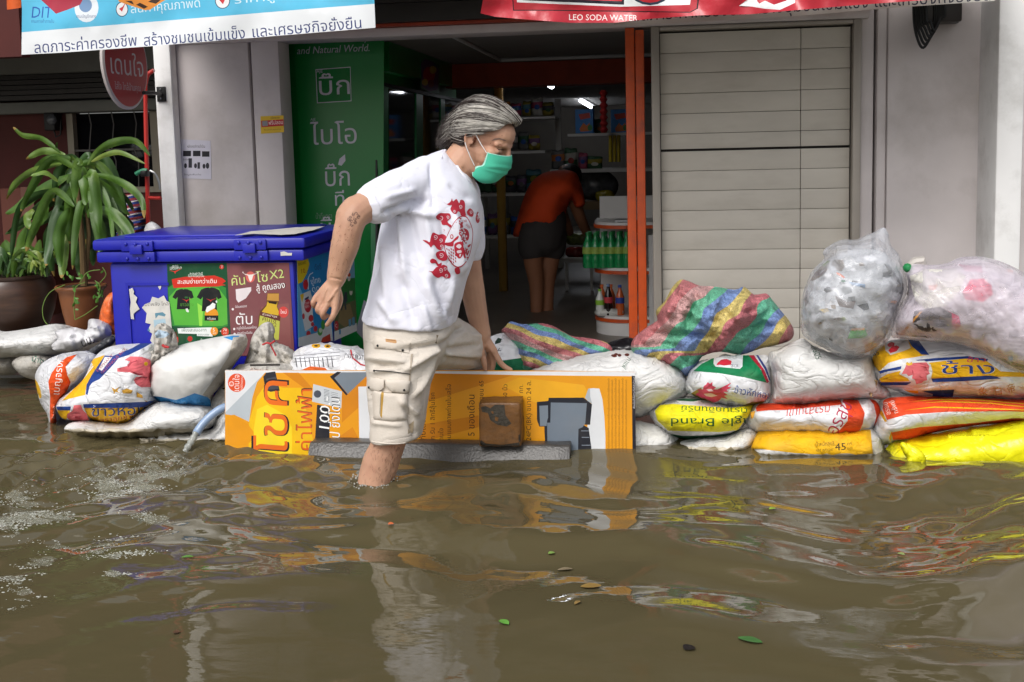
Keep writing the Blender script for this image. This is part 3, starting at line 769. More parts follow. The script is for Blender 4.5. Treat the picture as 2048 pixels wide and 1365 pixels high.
# header above the doors
fridge_quad([(778, 84), (925, 134), (925, 178), (778, 143)], 0.0, m_gr, 'header', 0.05)
fridge_quad([(760, 171), (777, 174), (777, 720), (760, 720)], 0.004, mat('fridge frame green', '#1f7a45', rough=0.35), 'door_frame', 0.05)
fridge_quad([(754.5, 169), (759, 170), (759, 720), (754.5, 720)], 0.002, m_black, 'dark_gap_strip', 0.01)  # black strip stands in for the shade in the gap between panel and doors
fridge_quad([(756, 163), (925, 200), (925, 206), (756, 170)], 0.012, m_black, 'rail', 0.03)
m_glass = mat('fridge door glass', '#0e1412', rough=0.05, spec=0.7, var=0)
for (a, c) in ((778, 833), (846, 882), (890, 920)):
    fridge_quad([(a, 178 + (a - 778) * .2), (c, 178 + (c - 778) * .2), (c, 640), (a, 700)], -0.006, m_glass, 'glass_door', 0.01)
for (a, c) in ((833, 846), (882, 890)):
    fridge_quad([(a, 176 + (a - 778) * .2), (c, 176 + (c - 778) * .2), (c, 640), (a, 660)], 0.002, mat('fridge frame green', '#1f7a45'), 'door_frame', 0.03)
q = onX([(842, 122), (878, 130), (878, 186), (842, 176)], xf1 + 0.003)
pr = [([[(842, 128), (850, 118), (868, 126), (878, 140), (876, 180), (858, 184), (844, 172)]], '#5e3a6c'), ([ell(858, 150, 12, 16)], '#a8262a'), ([ell(866, 140, 7, 8), ell(850, 165, 6, 7)], '#c9a52c'), ([ell(862, 168, 6, 8)], '#7c1d1d')]
printed('sticker', [(842, 122), (850, 117), (868, 125), (879, 132), (879, 186), (860, 186), (842, 176)], lambda P: onX(P, xf1 + 0.004), ink('#2f6a4a'), pr, sp=20, nb=(-0.003, 0, 0), parent=fr)
b = MB(); b.hexa(onX([(832, 92), (882, 118), (882, 122), (832, 96)], xf1 + 0.003), (-0.003, 0, 0)); b.build('sticker', mat('pale strip', '#8b8f8c'), fr)
# glowing tube put in for the tube light reflected in the first glass door
b = MB(); b.tube([fx(776, 203, -0.03), fx(806, 209, -0.03)], 0.008, 8); b.build('door_reflection', mat('tube reflection glow', '#ffffff', emit='#f4f8ff', es=2.0), fr)

# ---- ceiling tubes in the back room
m_tube = mat('lit tube', '#ffffff', emit='#f2f6ff', es=9.0, var=0)
for i_, ((xa_, ya_), (xb_, yb_), lb) in enumerate((((1088, 165), (1104, 174), 'lit fluorescent tube under the red beam, the left one of two'), ((1161, 202), (1182, 215), 'lit fluorescent tube deeper in the shop above the blue boxes'))):
    zz_ = zc2 - 0.03
    pa, pb_ = onZ([(xa_, ya_)], zz_)[0], onZ([(xb_, yb_)], zz_)[0]
    t = empty('tube_light', pa, lb, 'tube light', 'tube lights in the shop')
    b = MB(); b.tube([pa, pb_], 0.018, 10); b.build('tube', m_tube, t)
    b = MB(); b.box((pa[0] - 0.03, pa[1], zz_ + 0.02), (pa[0] + 0.03, pb_[1], zc2 - 0.001)); b.build('fitting', mat('white pvc', '#cfcfcf'), t)

# ---- back shelf with goods
YSH = 9.5
m_shelf = mat('white shelf board', '#b9b6b0', rough=0.5)
rk = empty('shelf_rack', at(1160, 640, YSH), 'white shelf boards with sweets and boxes at the back of the shop', 'shelf')
for (x0, x1, y, th) in ((1135, 1340, 268, 5), (1100, 1340, 339, 7), (955, 1090, 300, 5), (960, 1110, 232, 4), (950, 1080, 385, 5), (1080, 1340, 470, 6), (940, 1080, 470, 5)):
    b = MB(); b.box((Xt(x0, y, YSH), YSH, Zt(1150, y + th, YSH)), (Xt(x1, y, YSH), YSH + 0.4, Zt(1150, y, YSH))); b.build('board', m_shelf, rk)
b = MB(); b.box((Xt(1160, 410, YSH), YSH - .02, Zt(1150, 420, YSH)), (Xt(1340, 410, YSH), YSH + 0.3, Zt(1150, 404, YSH))); b.build('board', mat('plywood', '#7b6549', rough=0.7), rk)
b = MB(); b.box((Xt(1103, 300, YSH), YSH + 0.401, -0.03), (Xt(1114, 300, YSH), YSH + 0.45, Zt(1100, 195, YSH))); b.box((Xt(950, 300, YSH), YSH + 0.401, -0.03), (Xt(958, 300, YSH), YSH + 0.45, Zt(950, 225, YSH))); b.build('upright', m_shelf, rk)
wp = obj('timber_post', *(lambda m: (m.v, m.f))(MB().box((Xt(993, 300, 8.4), 8.35, -0.03), (Xt(1008, 300, 8.4), 8.43, zc2))), mat('yellow timber', '#a8823a', rough=0.7))
tag(wp, 'bare yellowish timber post behind the man in the dim shop', 'post')
def gbox(name, x0, y0, x1, y1, Y, d, c, lb, cat, pr=()):
    e = empty(name, at((x0 + x1) / 2, y1, Y), lb, cat)
    b = MB(); b.box((Xt(x0, y1, Y), Y, Zt((x0 + x1) / 2, y1, Y)), (Xt(x1, y1, Y), Y + d, Zt((x0 + x1) / 2, y0, Y)), bev=0.004); b.build('carton', ink(c), e)
    if pr: flat_sheet('printed_front', rect(x0 + 1, y0 + 1, x1 - 1, y1 - 1), Y - 0.003, ink(c), pr, sp=20, thick=0.002, parent=e)
    return e
for x0, lb in ((1151, 'blue toy carton with red print on the upper shelf, left of the red hanging string'), (1222, 'blue toy carton with red print on the upper shelf, right of the red hanging string')):
    gbox('carton', x0, 219, x0 + 36, 267, YSH + 0.05, 0.15, '#3f78b4', lb, 'box',
         [([[(x0 + 6, 229), (x0 + 28, 226), (x0 + 30, 236), (x0 + 10, 240)]], '#b5483c'), ([[(x0 + 8, 258), (x0 + 16, 246), (x0 + 22, 252), (x0 + 28, 246), (x0 + 32, 262), (x0 + 10, 264)]], '#c9743f'), ([ell(x0 + 29, 256, 5, 6)], '#3f7d4a')])
b = MB(); prof = []
for i in range(15): prof += [(0.020 + 0.016 * (i % 2), i * 0.0255)]
b.lathe(at(1208, 266, YSH - 0.1), prof, 12); tag(b.build('paper_lantern_string', mat('lantern red', '#9e2320', rough=0.6)), 'string of red paper ornaments hanging between the two blue cartons', 'ornament')
b = MB()
for k_ in range(3): b.tube([at(1221 + 8 * k_, 324, YSH + .05 + .02 * k_), at(1221 + 8 * k_, 268, YSH + .05 + .02 * k_)], 0.016, 10)
tag(b.build('yellow_tube_pack', mat('yellow plastic', '#b39a22', rough=0.4)), 'pack of yellow tubes standing on the middle shelf near the orange post', 'pack')
def bag(cx, cy, w, h, Y, c, lb, seed, group='dim bagged goods on the shop shelves', cat='bag of goods'):
    rng = np.random.default_rng(seed)
    t = np.arange(9) / 9 * 2 * math.pi
    o = np.stack([cx + w / 2 * np.sign(np.cos(t)) * np.abs(np.cos(t)) ** .7 * rng.uniform(.85, 1.1, 9), cy + h / 2 * np.sign(np.sin(t)) * np.abs(np.sin(t)) ** .7 * rng.uniform(.85, 1.1, 9)], 1)
    p = pillow('goods_bag', o, Y, w / ppm(Y) * 0.3, mat('bag ' + c, c, rough=0.25, spec=0.5, var=0.35, vs=25, dirt='#1c1c1c', da=0.5, ds=18), sp=max(5, w / 7), wr=0.01, fold=0.02, seed=seed, k=3)
    tag(p, lb, cat, group); return p
G_ = 'packet of goods standing on the dim shelves at the back of the shop'
cl = ['#2c4f8f', '#7d2b25', '#5b5a58', '#8a7a2a', '#33553a', '#6a4a6f', '#9a958c', '#3b3a40', '#a2602c', '#b8b2a6', '#47707c', '#8f3b52']
rp = random.Random(17)
def packet(cx, yb, w, h, Y):
    c, c2, c3 = rp.sample(cl, 3); t = rp.uniform(-1.5, 1.5); x0, x1 = cx - w / 2, cx + w / 2
    o = [(x0 + t, yb - h), (cx + t, yb - h + rp.uniform(-1, 2)), (x1 + t, yb - h + rp.uniform(-1, 2)), (x1 + rp.uniform(-1, 1.5), yb - h * .5), (x1, yb), (cx, yb + .5), (x0, yb), (x0 - rp.uniform(-1, 1.5), yb - h * .5)]
    lay = [([[(x0 - 3, yb - h * .72), (x1 + 3, yb - h * .80), (x1 + 3, yb - h * .45), (x0 - 3, yb - h * .38)]], c2), ([ell(cx, yb - h * rp.uniform(.25, .6), w * .26, h * .15, 9)], c3)]
    p = pillow('goods_packet', o, Y, w / ppm(Y) * .25, mat('pack ' + c, c, rough=.45, spec=.35, var=.25, vs=25), lay, sp=5, wr=.006, fold=.02, seed=rp.randrange(999), k=2, fn=ink)
    tag(p, G_, 'packet', 'dim packaged goods on the shop shelves')
for x0, x1, yb, hm in ((1188, 1222, 267, 30), (1104, 1262, 338, 44), (958, 1088, 299, 44), (962, 1106, 231, 36), (954, 1078, 384, 50), (944, 1078, 469, 56)):
    x = x0
    while x < x1 - 10:
        w = rp.uniform(17, 30)
        if not (yb == 338 and 1212 < x + w / 2 < 1246): packet(x + w / 2, yb, w, hm * rp.uniform(.55, 1), YSH + rp.uniform(.06, .2))
        x += w + rp.uniform(0, 3)
bag(1185, 370, 100, 64, YSH + 0.15, '#55565a', 'big clear grey plastic sack on the shelf under the white board', 77, None, 'plastic sack')
bag(1210, 392, 40, 22, YSH + 0.02, '#8f8020', 'yellow packet on the plywood board right of the stooping person', 78, None, 'packet')
# ---- low dim stools and shelf behind the stooping person
st_ = empty('counter', at(1175, 640, 8.3), 'low dim counter with packets behind the stooping person', 'counter')
b = MB(); b.box((Xt(1125, 520, 8.3), 8.3, Zt(1150, 526, 8.3)), (Xt(1300, 520, 8.3), 8.9, Zt(1150, 517, 8.3))); b.build('top', m_shelf, st_)
for x in (1130, 1180):
    b = MB(); b.box((Xt(x, 560, 8.3), 8.32, -0.02), (Xt(x + 6, 560, 8.3), 8.36, Zt(1150, 526, 8.3) - 0.001)); b.build('leg', m_shelf, st_)
bag(1152, 505, 44, 22, 8.4, '#8a2a26', 'red packet lying on the low dim counter', 81, None, 'packet')
bag(1160, 478, 60, 26, 8.6, '#6f7a33', 'olive packets heaped behind the red packet on the counter', 82, None, 'packet')
# ---- white display shelf with orange lips
YC = 6.35
cs = empty('display_shelf', at(1225, 680, YC), 'white rounded display shelf with orange edges beside the orange door post', 'shelf')
xc0, xc1 = Xt(1187, 550, YC), Xt(1312, 550, YC)
def quarter(z, th, m, name, grow=0.0):
    b = MB(); n = 14; V = []
    r = 0.20
    pts = [(xc1, YC), (xc0 + r, YC)] + [(xc0 + r - r * math.sin(t) - grow, YC + r - r * math.cos(t) - grow) for t in np.linspace(0, math.pi / 2, n)] + [(xc0 - grow, YC + 0.45), (xc1, YC + 0.45)]
    k = len(pts); V = [(x, y, z) for x, y in pts] + [(x, y, z + th) for x, y in pts]
    b.add(V, [list(range(k)), list(range(2 * k - 1, k - 1, -1))] + [[i + k, (i + 1) % k + k, (i + 1) % k, i] for i in range(k)]); return b.build(name, m, cs, sharp=30)
zs = [Zt(1220, y, YC) for y in (452, 543, 640)]
for z_ in zs:
    quarter(z_, 0.016, mat('white laminate', '#d3d1cf', rough=0.35), 'board')
    quarter(z_ - 0.020, 0.0195, m_orange, 'lip', 0.006)
quarter(-0.03, zs[2] - 0.021 + 0.03, mat('white laminate', '#d3d1cf'), 'base')
b = MB(); b.box((xc0 + 0.02, YC + 0.43, zs[2]), (xc1, YC + 0.449, zs[0])); b.build('back_panel', mat('white laminate', '#d3d1cf'), cs)
b = MB(); b.box((xc0 + 0.02, YC + 0.40, -0.02), (xc1 + 0.03, YC + 0.43, Zt(1220, 400, YC))); b.box((Xt(1297, 460, YC), YC - .02, -0.02), (Xt(1312, 460, YC), YC + .01, Zt(1300, 470, YC))); b.build('side_panel', mat('white laminate', '#d3d1cf'), cs)
b = MB(); b.box((Xt(1228, 449, YC), YC + .10, zs[0] + .016), (Xt(1262, 449, YC), YC + .25, zs[0] + .024)); tag(b.build('paper_stack', mat('white paper', '#c9c9cb', rough=0.7)), 'white papers lying on top of the display shelf', 'paper')
# bottles
def bottle(name, x, yb, yt, Y, body, cap, lab, lb, group, r=None):
    p0 = at(x, yb, Y); h = at(x, yt, Y)[2] - p0[2]; r = r or h * 0.155
    e = empty(name, p0, lb, 'bottle', group)
    b = MB(); b.lathe(p0, [(r * .9, 0), (r, h * .04), (r, h * .30), (r * .92, h * .36), (r, h * .44), (r * .98, h * .60), (r * .62, h * .76), (r * .36, h * .86), (r * .36, h * .92)], 16); b.build('body', body, e)
    b = MB(); b.lathe(p0 + np.array([0, 0, h * .92]), [(r * .42, 0), (r * .42, h * .08)], 12); b.build('cap', cap, e)
    b = MB(); b.lathe(p0 + np.array([0, 0, h * .40]), [(r * 1.02, 0), (r * 1.03, h * .19)], 16); b.build('label', lab, e)
    return e
m_gb = mat('green bottle', '#1f8a4e', rough=0.12, spec=0.6, var=0.1, alpha=0.85); m_gc = mat('green cap', '#1f7a3c', rough=0.4)
m_lb = mat('bottle label', '#8aa24a', rough=0.4, var=0.3, vs=40)
first = None
zb = zs[1] + 0.016
def copy_tree(o, loc):
    c = o.copy(); COL.objects.link(c); c.location = loc
    for ch in o.children:
        d = ch.copy(); COL.objects.link(d); d.parent = c
    return c
for row in range(2):
    for i in range(6):
        x = 1176 + i * 15.5 + row * 4
        Yb = YC + 0.05 + row * 0.07
        p = at(x, 500, Yb); p[2] = zb
        if first is None:
            first = bottle('drink_bottle', x, 534, 463, Yb, m_gb, m_gc, m_lb, 'green drink bottle in the shrink-wrapped pack on the display shelf', 'green bottles on the display shelf')
            first.location = tuple(p)
        else: copy_tree(first, tuple(p))
m_or = mat('orange soda', '#b5572a', rough=0.15, spec=0.6); m_co = mat('dark cola', '#1d1210', rough=0.12, spec=0.6)
for (x, yb, yt, body, cap, lab, lb) in ((1200, 612, 560, mat('clear bottle', '#c8cbc6', rough=0.15), mat('lime cap', '#78a83c'), mat('lime label', '#83b438', rough=0.5), 'small clear bottle with a lime green label on the lower shelf'),
                                        (1217, 611, 549, m_co, mat('blue grey cap', '#7b8fb5'), mat('red label', '#b2383f', rough=0.5), 'dark bottle with a red and white label on the lower shelf'),
                                        (1204, 600, 545, m_or, mat('orange cap', '#d0652f'), mat('orange label', '#b5572a'), 'orange drink bottle behind the lime labelled bottle'),
                                        (1222, 600, 545, m_or, mat('orange cap', '#d0652f'), mat('orange label', '#b5572a'), 'orange drink bottle behind the red labelled bottle'),
                                        (1240, 606, 546, m_or, mat('blue cap', '#2c4fa0'), mat('blue label', '#2b3f8e'), 'orange drink bottle with a dark blue label beside the orange post')):
    dY = 0.08 if yb > 605 else 0.2
    e = bottle('drink_bottle', x, yb, yt, YC + dY, body, cap, lab, lb, 'bottles on the lower display shelf', r=0.026)
    l = e.location; l.z = zs[2] + 0.016
p_ = pillow('plastic_wrap', [(1190, 622), (1215, 618), (1242, 619), (1246, 628), (1225, 634), (1195, 633)], YC + 0.06, 0.03, mat('white plastic', '#b9b9b4', rough=0.3), sp=6, k=3)
tag(p_, 'crumpled white plastic sheet lying before the bottles on the lower shelf', 'plastic sheet')

# ---- person stooping in the shop (dim, seen from behind)
def fig(chains, vox, m, name, parent, sm=3):
    """one continuous surface: tapering limbs joined by a voxel skin. chains: list of (points, radii[, flat])"""
    b = MB()
    for ch in chains:
        pts, rr = np.array(ch[0], float), np.array(ch[1], float)
        k = max(2, 5); t0 = np.arange(len(pts))
        tt = np.linspace(0, len(pts) - 1, (len(pts) - 1) * k + 1)
        P3 = crom(pts, k, False) if len(pts) > 2 else np.stack([np.interp(tt, t0, pts[:, i]) for i in range(3)], 1)
        Rr = np.interp(tt, t0, rr)
        b.tube(P3, Rr, 14, flat=ch[2] if len(ch) > 2 else 1.0)
        b.ball(P3[0], Rr[0] * 0.995, seg=12); b.ball(P3[-1], Rr[-1] * 0.995, seg=12)
    o = b.build(name, m, parent)
    return voxel(o, vox, sm)
def voxel(o, vox, sm=3, fac=0.5):
    md = o.modifiers.new('v', 'REMESH'); md.mode = 'VOXEL'; md.voxel_size = vox; md.use_smooth_shade = True
    if sm:
        ms = o.modifiers.new('s', 'SMOOTH'); ms.iterations = sm; ms.factor = fac
    dg = bpy.context.evaluated_depsgraph_get(); dg.update()
    me = bpy.data.meshes.new_from_object(o.evaluated_get(dg))
    old = o.data; o.modifiers.clear(); o.data = me; me.name = o.name; bpy.data.meshes.remove(old)
    me.polygons.foreach_set('use_smooth', np.ones(len(me.polygons), bool))
    return o
A = lambda x, y, Y: at(x, y, Y)
Y2 = 7.3
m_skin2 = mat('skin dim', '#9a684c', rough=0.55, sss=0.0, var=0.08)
p2 = empty('person', at(1075, 660, Y2), 'person in an orange t-shirt and dark shorts bending over inside the shop', 'person')
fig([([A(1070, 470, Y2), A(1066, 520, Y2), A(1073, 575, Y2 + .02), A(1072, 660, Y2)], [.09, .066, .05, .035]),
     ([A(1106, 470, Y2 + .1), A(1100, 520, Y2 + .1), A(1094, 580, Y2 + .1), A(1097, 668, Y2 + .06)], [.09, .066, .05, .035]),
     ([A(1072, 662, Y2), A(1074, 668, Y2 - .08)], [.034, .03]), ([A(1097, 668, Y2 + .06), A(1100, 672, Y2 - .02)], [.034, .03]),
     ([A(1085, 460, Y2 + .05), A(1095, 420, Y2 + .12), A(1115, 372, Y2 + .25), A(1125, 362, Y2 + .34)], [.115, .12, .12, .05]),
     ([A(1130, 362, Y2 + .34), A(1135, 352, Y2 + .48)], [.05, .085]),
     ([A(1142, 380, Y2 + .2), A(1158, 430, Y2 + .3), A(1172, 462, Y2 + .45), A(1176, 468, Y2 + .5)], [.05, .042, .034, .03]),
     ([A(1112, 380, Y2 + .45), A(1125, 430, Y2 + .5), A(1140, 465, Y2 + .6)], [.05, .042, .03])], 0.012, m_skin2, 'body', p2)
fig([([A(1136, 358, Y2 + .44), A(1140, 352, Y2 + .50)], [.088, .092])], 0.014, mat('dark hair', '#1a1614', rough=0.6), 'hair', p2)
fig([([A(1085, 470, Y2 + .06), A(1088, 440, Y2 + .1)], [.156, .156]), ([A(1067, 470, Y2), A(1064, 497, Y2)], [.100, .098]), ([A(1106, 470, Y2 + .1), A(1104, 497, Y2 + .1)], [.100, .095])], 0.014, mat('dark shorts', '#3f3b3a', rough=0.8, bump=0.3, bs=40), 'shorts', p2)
sh2 = pillow('t_shirt', [(1026, 470), (1034, 440), (1046, 400), (1062, 366), (1086, 347), (1118, 341), (1148, 344), (1160, 362), (1170, 408), (1152, 415), (1142, 400), (1130, 430), (1118, 470), (1090, 470), (1064, 468), (1038, 474)], Y2 + .14, 0.24, mat('orange t-shirt', '#e24e22', rough=0.8, var=0.06, bump=0.2, bs=30), sp=7, wr=0.006, fold=0.012, seed=9, parent=p2, k=3)
# ================================================================== SANDBAG WALL
m_sack = mat('white woven sack', '#d6d6d4', rough=0.62, spec=0.25, var=0.07, vs=12, bump=0.30, bs=160, dirt='#8d8168', da=0.40, ds=3.5, stretch=(1, 1, 2.5), crease=0.7, cd=.018)
m_sackg = mat('grey woven sack', '#bcb8b0', rough=0.7, spec=0.2, var=0.12, vs=10, bump=0.35, bs=120, dirt='#6f6350', da=0.55, ds=4, crease=0.7, cs=(16, 16, 22))
m_film = mat('white film sack', '#dcdde0', rough=0.35, spec=0.45, var=0.06, vs=12, bump=0.30, bs=40, dirt='#8d8168', da=0.25, ds=4, crease=0.7, cs=(8, 8, 14), cd=.018)
mud1 = mat('sack damp edge', '#b7ae9a', rough=0.5, var=0.3, vs=16, bump=0.3, bs=160, dirt='#d0cdc4', da=0.6, ds=10)
mud2 = mat('sack muddy edge', '#8f8468', rough=0.4, spec=0.4, var=0.3, vs=16, bump=0.3, bs=160, dirt='#6a6048', da=0.6, ds=8)
GRP = 'sandbags of the flood barrier'
rt_ = random.Random(5)
def sack(o, Y, D, lb, m=None, lay=(), tide=None, **k):
    if tide:                                  # the muddy line the flood has left above the water
        x0, x1, y = tide; n = 26
        top = [(x0 + (x1 - x0) * i / n, y - rt_.uniform(2, 6) - (6 if rt_.random() < .12 else 0)) for i in range(n + 1)]
        top2 = [(x0 + (x1 - x0) * i / n, y - rt_.uniform(7, 12)) for i in range(n + 1)]
        lay = list(lay) + [([top2 + [(x1, y + 60), (x0, y + 60)]], mud1), ([top + [(x1, y + 60), (x0, y + 60)]], mud2)]
    s_ = pillow('sandbag', o, Y, D, m or m_sack, lay, **k)
    return tag(s_, lb, 'sandbag', GRP)
zr = lambda p: zz(p, 1480, 660, 3.606)
zq = lambda p: zz(p, 1260, 660, 3.938)
zl_ = lambda p: zz(p, 0, 620, 4.267)
RT = (-1, 0)
GRN, YEL, ORG, RED, BLU, PNK = '#12784a', '#e6b11c', '#dd4a26', '#c2323c', '#223f86', '#dd6a72'
# -- right end, bottom row
sack(zr([(48, 885), (75, 820), (130, 730), (300, 705), (600, 700), (900, 705), (1000, 735), (1040, 830), (1050, 960), (980, 1010), (500, 1010), (80, 980)]), 4.02, 0.20,
     'white sack with a wide yellow band and black weight print, at the waterline', None, [
    ([zr([(75, 858), (100, 790), (130, 725), (300, 712), (700, 712), (942, 722), (950, 800), (960, 893), (800, 905), (600, 902), (400, 890), (250, 872), (150, 860)])], YEL),
    (text('น้ำหนักสุทธิ', (1631, 893), 6, d=(1, -0.06), width=38), '#2a2416'), (text('NET WEIGHT', (1631.5, 904), 5.2, d=(1, -0.04), width=36), '#2a2416'),
    (text('45', (1670, 901.5), 14, d=(1, -0.06), width=22, off=0.02), '#2a2416'), (text('กก.', (1694, 891), 5, d=(1, -0.05), width=12), '#2a2416'), (text('KGS', (1694.5, 899.5), 4, d=(1, -0.03), width=11), '#2a2416')],
    tide=(1480, 1780, 919), seed=11, wr=0.003, fold=0.006)
sack([(1770, 930), (1772, 897), (1800, 880), (1850, 872), (1915, 862), (1990, 850), (2060, 840), (2140, 842), (2190, 870), (2190, 950), (2100, 965), (1800, 960)], 3.98, 0.19,
     'bright yellow plastic sack lying at the waterline in the bottom right corner', mat('yellow plastic sack', '#e9e418', rough=0.30, spec=0.5, var=0.05, vs=8, bump=0.35, bs=16, bd=0.015, crease=0.45, cs=(7, 7, 10), cd=.02), [
    (text('ผลิตภัณฑ์คุณภาพ', (1895, 873), 2.6, width=34), '#9a9412'), (text('LOT 0415 12/14', (1932, 873), 2.6, width=38), '#9a9412')], seed=12, wr=0.006, fold=0.02, fn=ink)
tail = pillow('sandbag_tail', [(1800, 885), (1822, 890), (1842, 902), (1852, 918), (1846, 934), (1828, 934), (1810, 938), (1814, 920), (1806, 905)], 3.77, 0.025, _mats['yellow plastic sack'], wr=0.01, fold=0.015, sp=5, seed=19)
ys = [o for o in COL.objects if o.name.startswith('sandbag') and 'bright yellow' in o.get('label', '')][0]
def adopt(ch, par):                           # make ch a part of par, keeping its place
    w = np.array(ch.location, float) - worldloc(par); ch.parent = par; ch.location = tuple(w)
adopt(tail, ys); tail.name = 'gathered_corner'
sack([(1330, 905), (1352, 886), (1395, 878), (1450, 872), (1490, 858), (1512, 862), (1516, 885), (1500, 905), (1480, 930), (1340, 935)], 4.02, 0.16, 'plain white sack at the waterline under the upside down yellow and green one', tide=(1320, 1525, 905), seed=13)
sack([(1150, 850), (1230, 838), (1290, 845), (1335, 858), (1360, 880), (1352, 905), (1300, 935), (1150, 935)], 4.06, 0.15, 'plain white sack at the waterline just right of the yellow board', tide=(1140, 1370, 904), seed=14)
# -- middle row
sack(zr([(38, 650), (70, 590), (130, 535), (330, 530), (500, 528), (720, 498), (830, 505), (960, 503), (1008, 560), (1008, 640), (960, 705), (880, 770), (760, 797), (640, 778), (400, 768), (160, 745), (70, 710)]), 4.02, 0.20,
     'white sack with red twisted band and brush writing above the yellow banded sack', m_film, [
    ([zr([(115, 560), (150, 525), (330, 520), (500, 520), (640, 510), (720, 490), (735, 540), (520, 560), (330, 578), (210, 580), (120, 590)])], ORG),
    ([zr([(735, 490), (845, 495), (870, 540), (900, 600), (885, 680), (830, 800), (690, 810), (625, 780), (720, 722), (775, 660), (780, 600), (760, 545)])], ORG),
    ([zr([(930, 495), (1020, 520), (1018, 640), (960, 715), (985, 620), (965, 540)])], ORG),
    ([zr([(75, 595), (110, 585), (95, 640), (80, 640)])], '#d9a23a'),
    (text('ตราสามมุข', (1662, 809), 15, d=(-1, 0.10), width=88, off=0.012, slant=0.2), '#cf4a44'),
    (text('อรสุข', (1673, 874), 22, d=(0.46, -0.89), width=70, off=0.035), '#efe2dd'), (text('อรสุข', (1673, 874), 22, d=(0.46, -0.89), width=70, off=0.004), '#a92c4c')], seed=15, wr=0.004)
sack(zq([(148, 650), (185, 615), (250, 580), (330, 555), (480, 540), (650, 560), (800, 590), (960, 590), (985, 625), (940, 690), (880, 775), (790, 832), (640, 864), (500, 866), (400, 856), (300, 830), (230, 780), (185, 720)]), 4.05, 0.19,
     'yellow, green and white sack lying upside down with green lettering', None, [
    ([zq([(330, 540), (400, 530), (600, 545), (500, 565), (390, 560)])], '#1d5a38'), ([zq([(195, 640), (235, 592), (340, 583), (600, 603), (800, 615), (970, 592), (940, 680), (900, 718), (850, 790), (700, 806), (500, 800), (300, 795), (215, 715)])], '#e2d81c'),
    ([zq([(265, 812), (420, 836), (640, 832), (790, 815), (880, 775), (790, 840), (640, 872), (500, 874), (390, 862), (300, 840)])], '#1d5a38'),
    (text('Eagle Brand', (1520, 837), 16, d=(-1, 0.0), width=178, off=0.012), '#1f5a2c'), (text('ตรานกอินทรีย์', (1496, 817), 9, d=(-1, -0.04), width=134, off=0.006), '#2d6a30')], seed=16, wr=0.003, fold=0.006)
sack(zr([(960, 720), (985, 640), (1030, 560), (1040, 505), (1150, 480), (1330, 480), (1700, 492), (2048, 505), (2250, 520), (2280, 580), (2200, 640), (1970, 668), (1700, 690), (1400, 742), (1200, 800), (1040, 832), (985, 810)]), 4.02, 0.20,
     'white sack with orange red bands and thin yellow lines, above the bright yellow sack', m_film, [
    ([zr([(1015, 520), (1040, 490), (1330, 475), (2048, 500), (2200, 520), (2200, 600), (1960, 588), (1500, 592), (1200, 612), (1060, 650), (1035, 590)])], ORG),
    ([zr([(1230, 520), (1400, 497), (1700, 500), (2048, 530), (2048, 537), (1700, 508), (1400, 505)]), zr([(1310, 528), (1480, 513), (1800, 525), (2048, 552), (2048, 558), (1800, 533), (1480, 521)]), zr([(1180, 580), (1400, 553), (1800, 565), (2048, 575), (2048, 582), (1800, 573), (1400, 562)]),
      zr([(1000, 590), (1020, 575), (1060, 660), (1045, 665)]), zr([(1075, 780), (1090, 735), (1098, 740), (1085, 810)])], YEL),
    ([zr([(1090, 742), (1300, 702), (1700, 672), (1960, 640), (2060, 640), (1970, 690), (1700, 700), (1400, 752), (1200, 790), (1105, 795)])], ORG),
    (text('ทรัพย์', (1797, 826), 8, d=(-0.35, -0.94), width=28, off=0.02), '#efdcd2'), (text('อรอย', (1782, 829), 8, d=(-0.3, -0.95), width=26, off=0.02), '#efdcd2')], seed=17, wr=0.004)
# -- top row, right
sack(zq([(440, 480), (450, 380), (500, 300), (690, 215), (1000, 200), (1085, 205), (1105, 300), (1120, 440), (1115, 510), (1050, 575), (900, 612), (800, 612), (650, 580), (500, 520)]), 4.05, 0.19,
     'white rice sack with a green corner, red and blue curves and a red dragon emblem', m_film, [
    ([zq([(500, 325), (560, 270), (690, 205), (960, 200), (1040, 330), (1088, 420), (900, 375), (700, 342)])], GRN),
    ([zq([(930, 195), (972, 195), (1060, 320), (1095, 410), (1078, 420), (1030, 310)])], '#b3243a'), ([zq([(990, 195), (1006, 195), (1075, 300), (1108, 400), (1098, 400), (1060, 310)])], '#26377c'),
    ([zq([(662, 195), (890, 195), (885, 290), (865, 308), (675, 290), (658, 270)])], '#d9dde0'), ([zq([(690, 260), (720, 235), (760, 230), (800, 245), (795, 275), (740, 282), (705, 275), (680, 282)])], '#c62a3c'), (text('กวาง', (1476, 729), 6, d=(-1, -0.05), width=14), '#3c3c50'),
    ([zq([(480, 500), (560, 455), (580, 520), (660, 575), (600, 570), (520, 540)]), zq([(880, 600), (960, 570), (1060, 560), (1040, 590), (900, 615)]), zq([(1050, 525), (1080, 505), (1078, 528)])], '#a88a3c'),
    ([zq([(600, 430), (612, 412), (630, 425), (650, 410), (648, 440), (680, 455), (655, 470), (690, 470), (720, 455), (800, 415), (770, 450), (800, 450), (760, 475), (775, 490), (735, 490), (770, 515), (740, 520), (770, 545), (720, 535), (700, 560), (660, 575), (600, 545), (560, 535), (515, 510), (545, 490), (530, 470), (575, 470), (580, 445)])], '#cf4a62'),
    ([zq([(600, 470), (640, 465), (660, 485), (620, 485)]), zq([(580, 505), (640, 500), (690, 520), (640, 530), (600, 522)])], '#e9c9cc'),
    (text('ข้าวหักหอม', (1467, 786.5), 11, d=(1, 0.17), width=76, off=0.008), '#2a4f9a')], seed=18, wr=0.003)
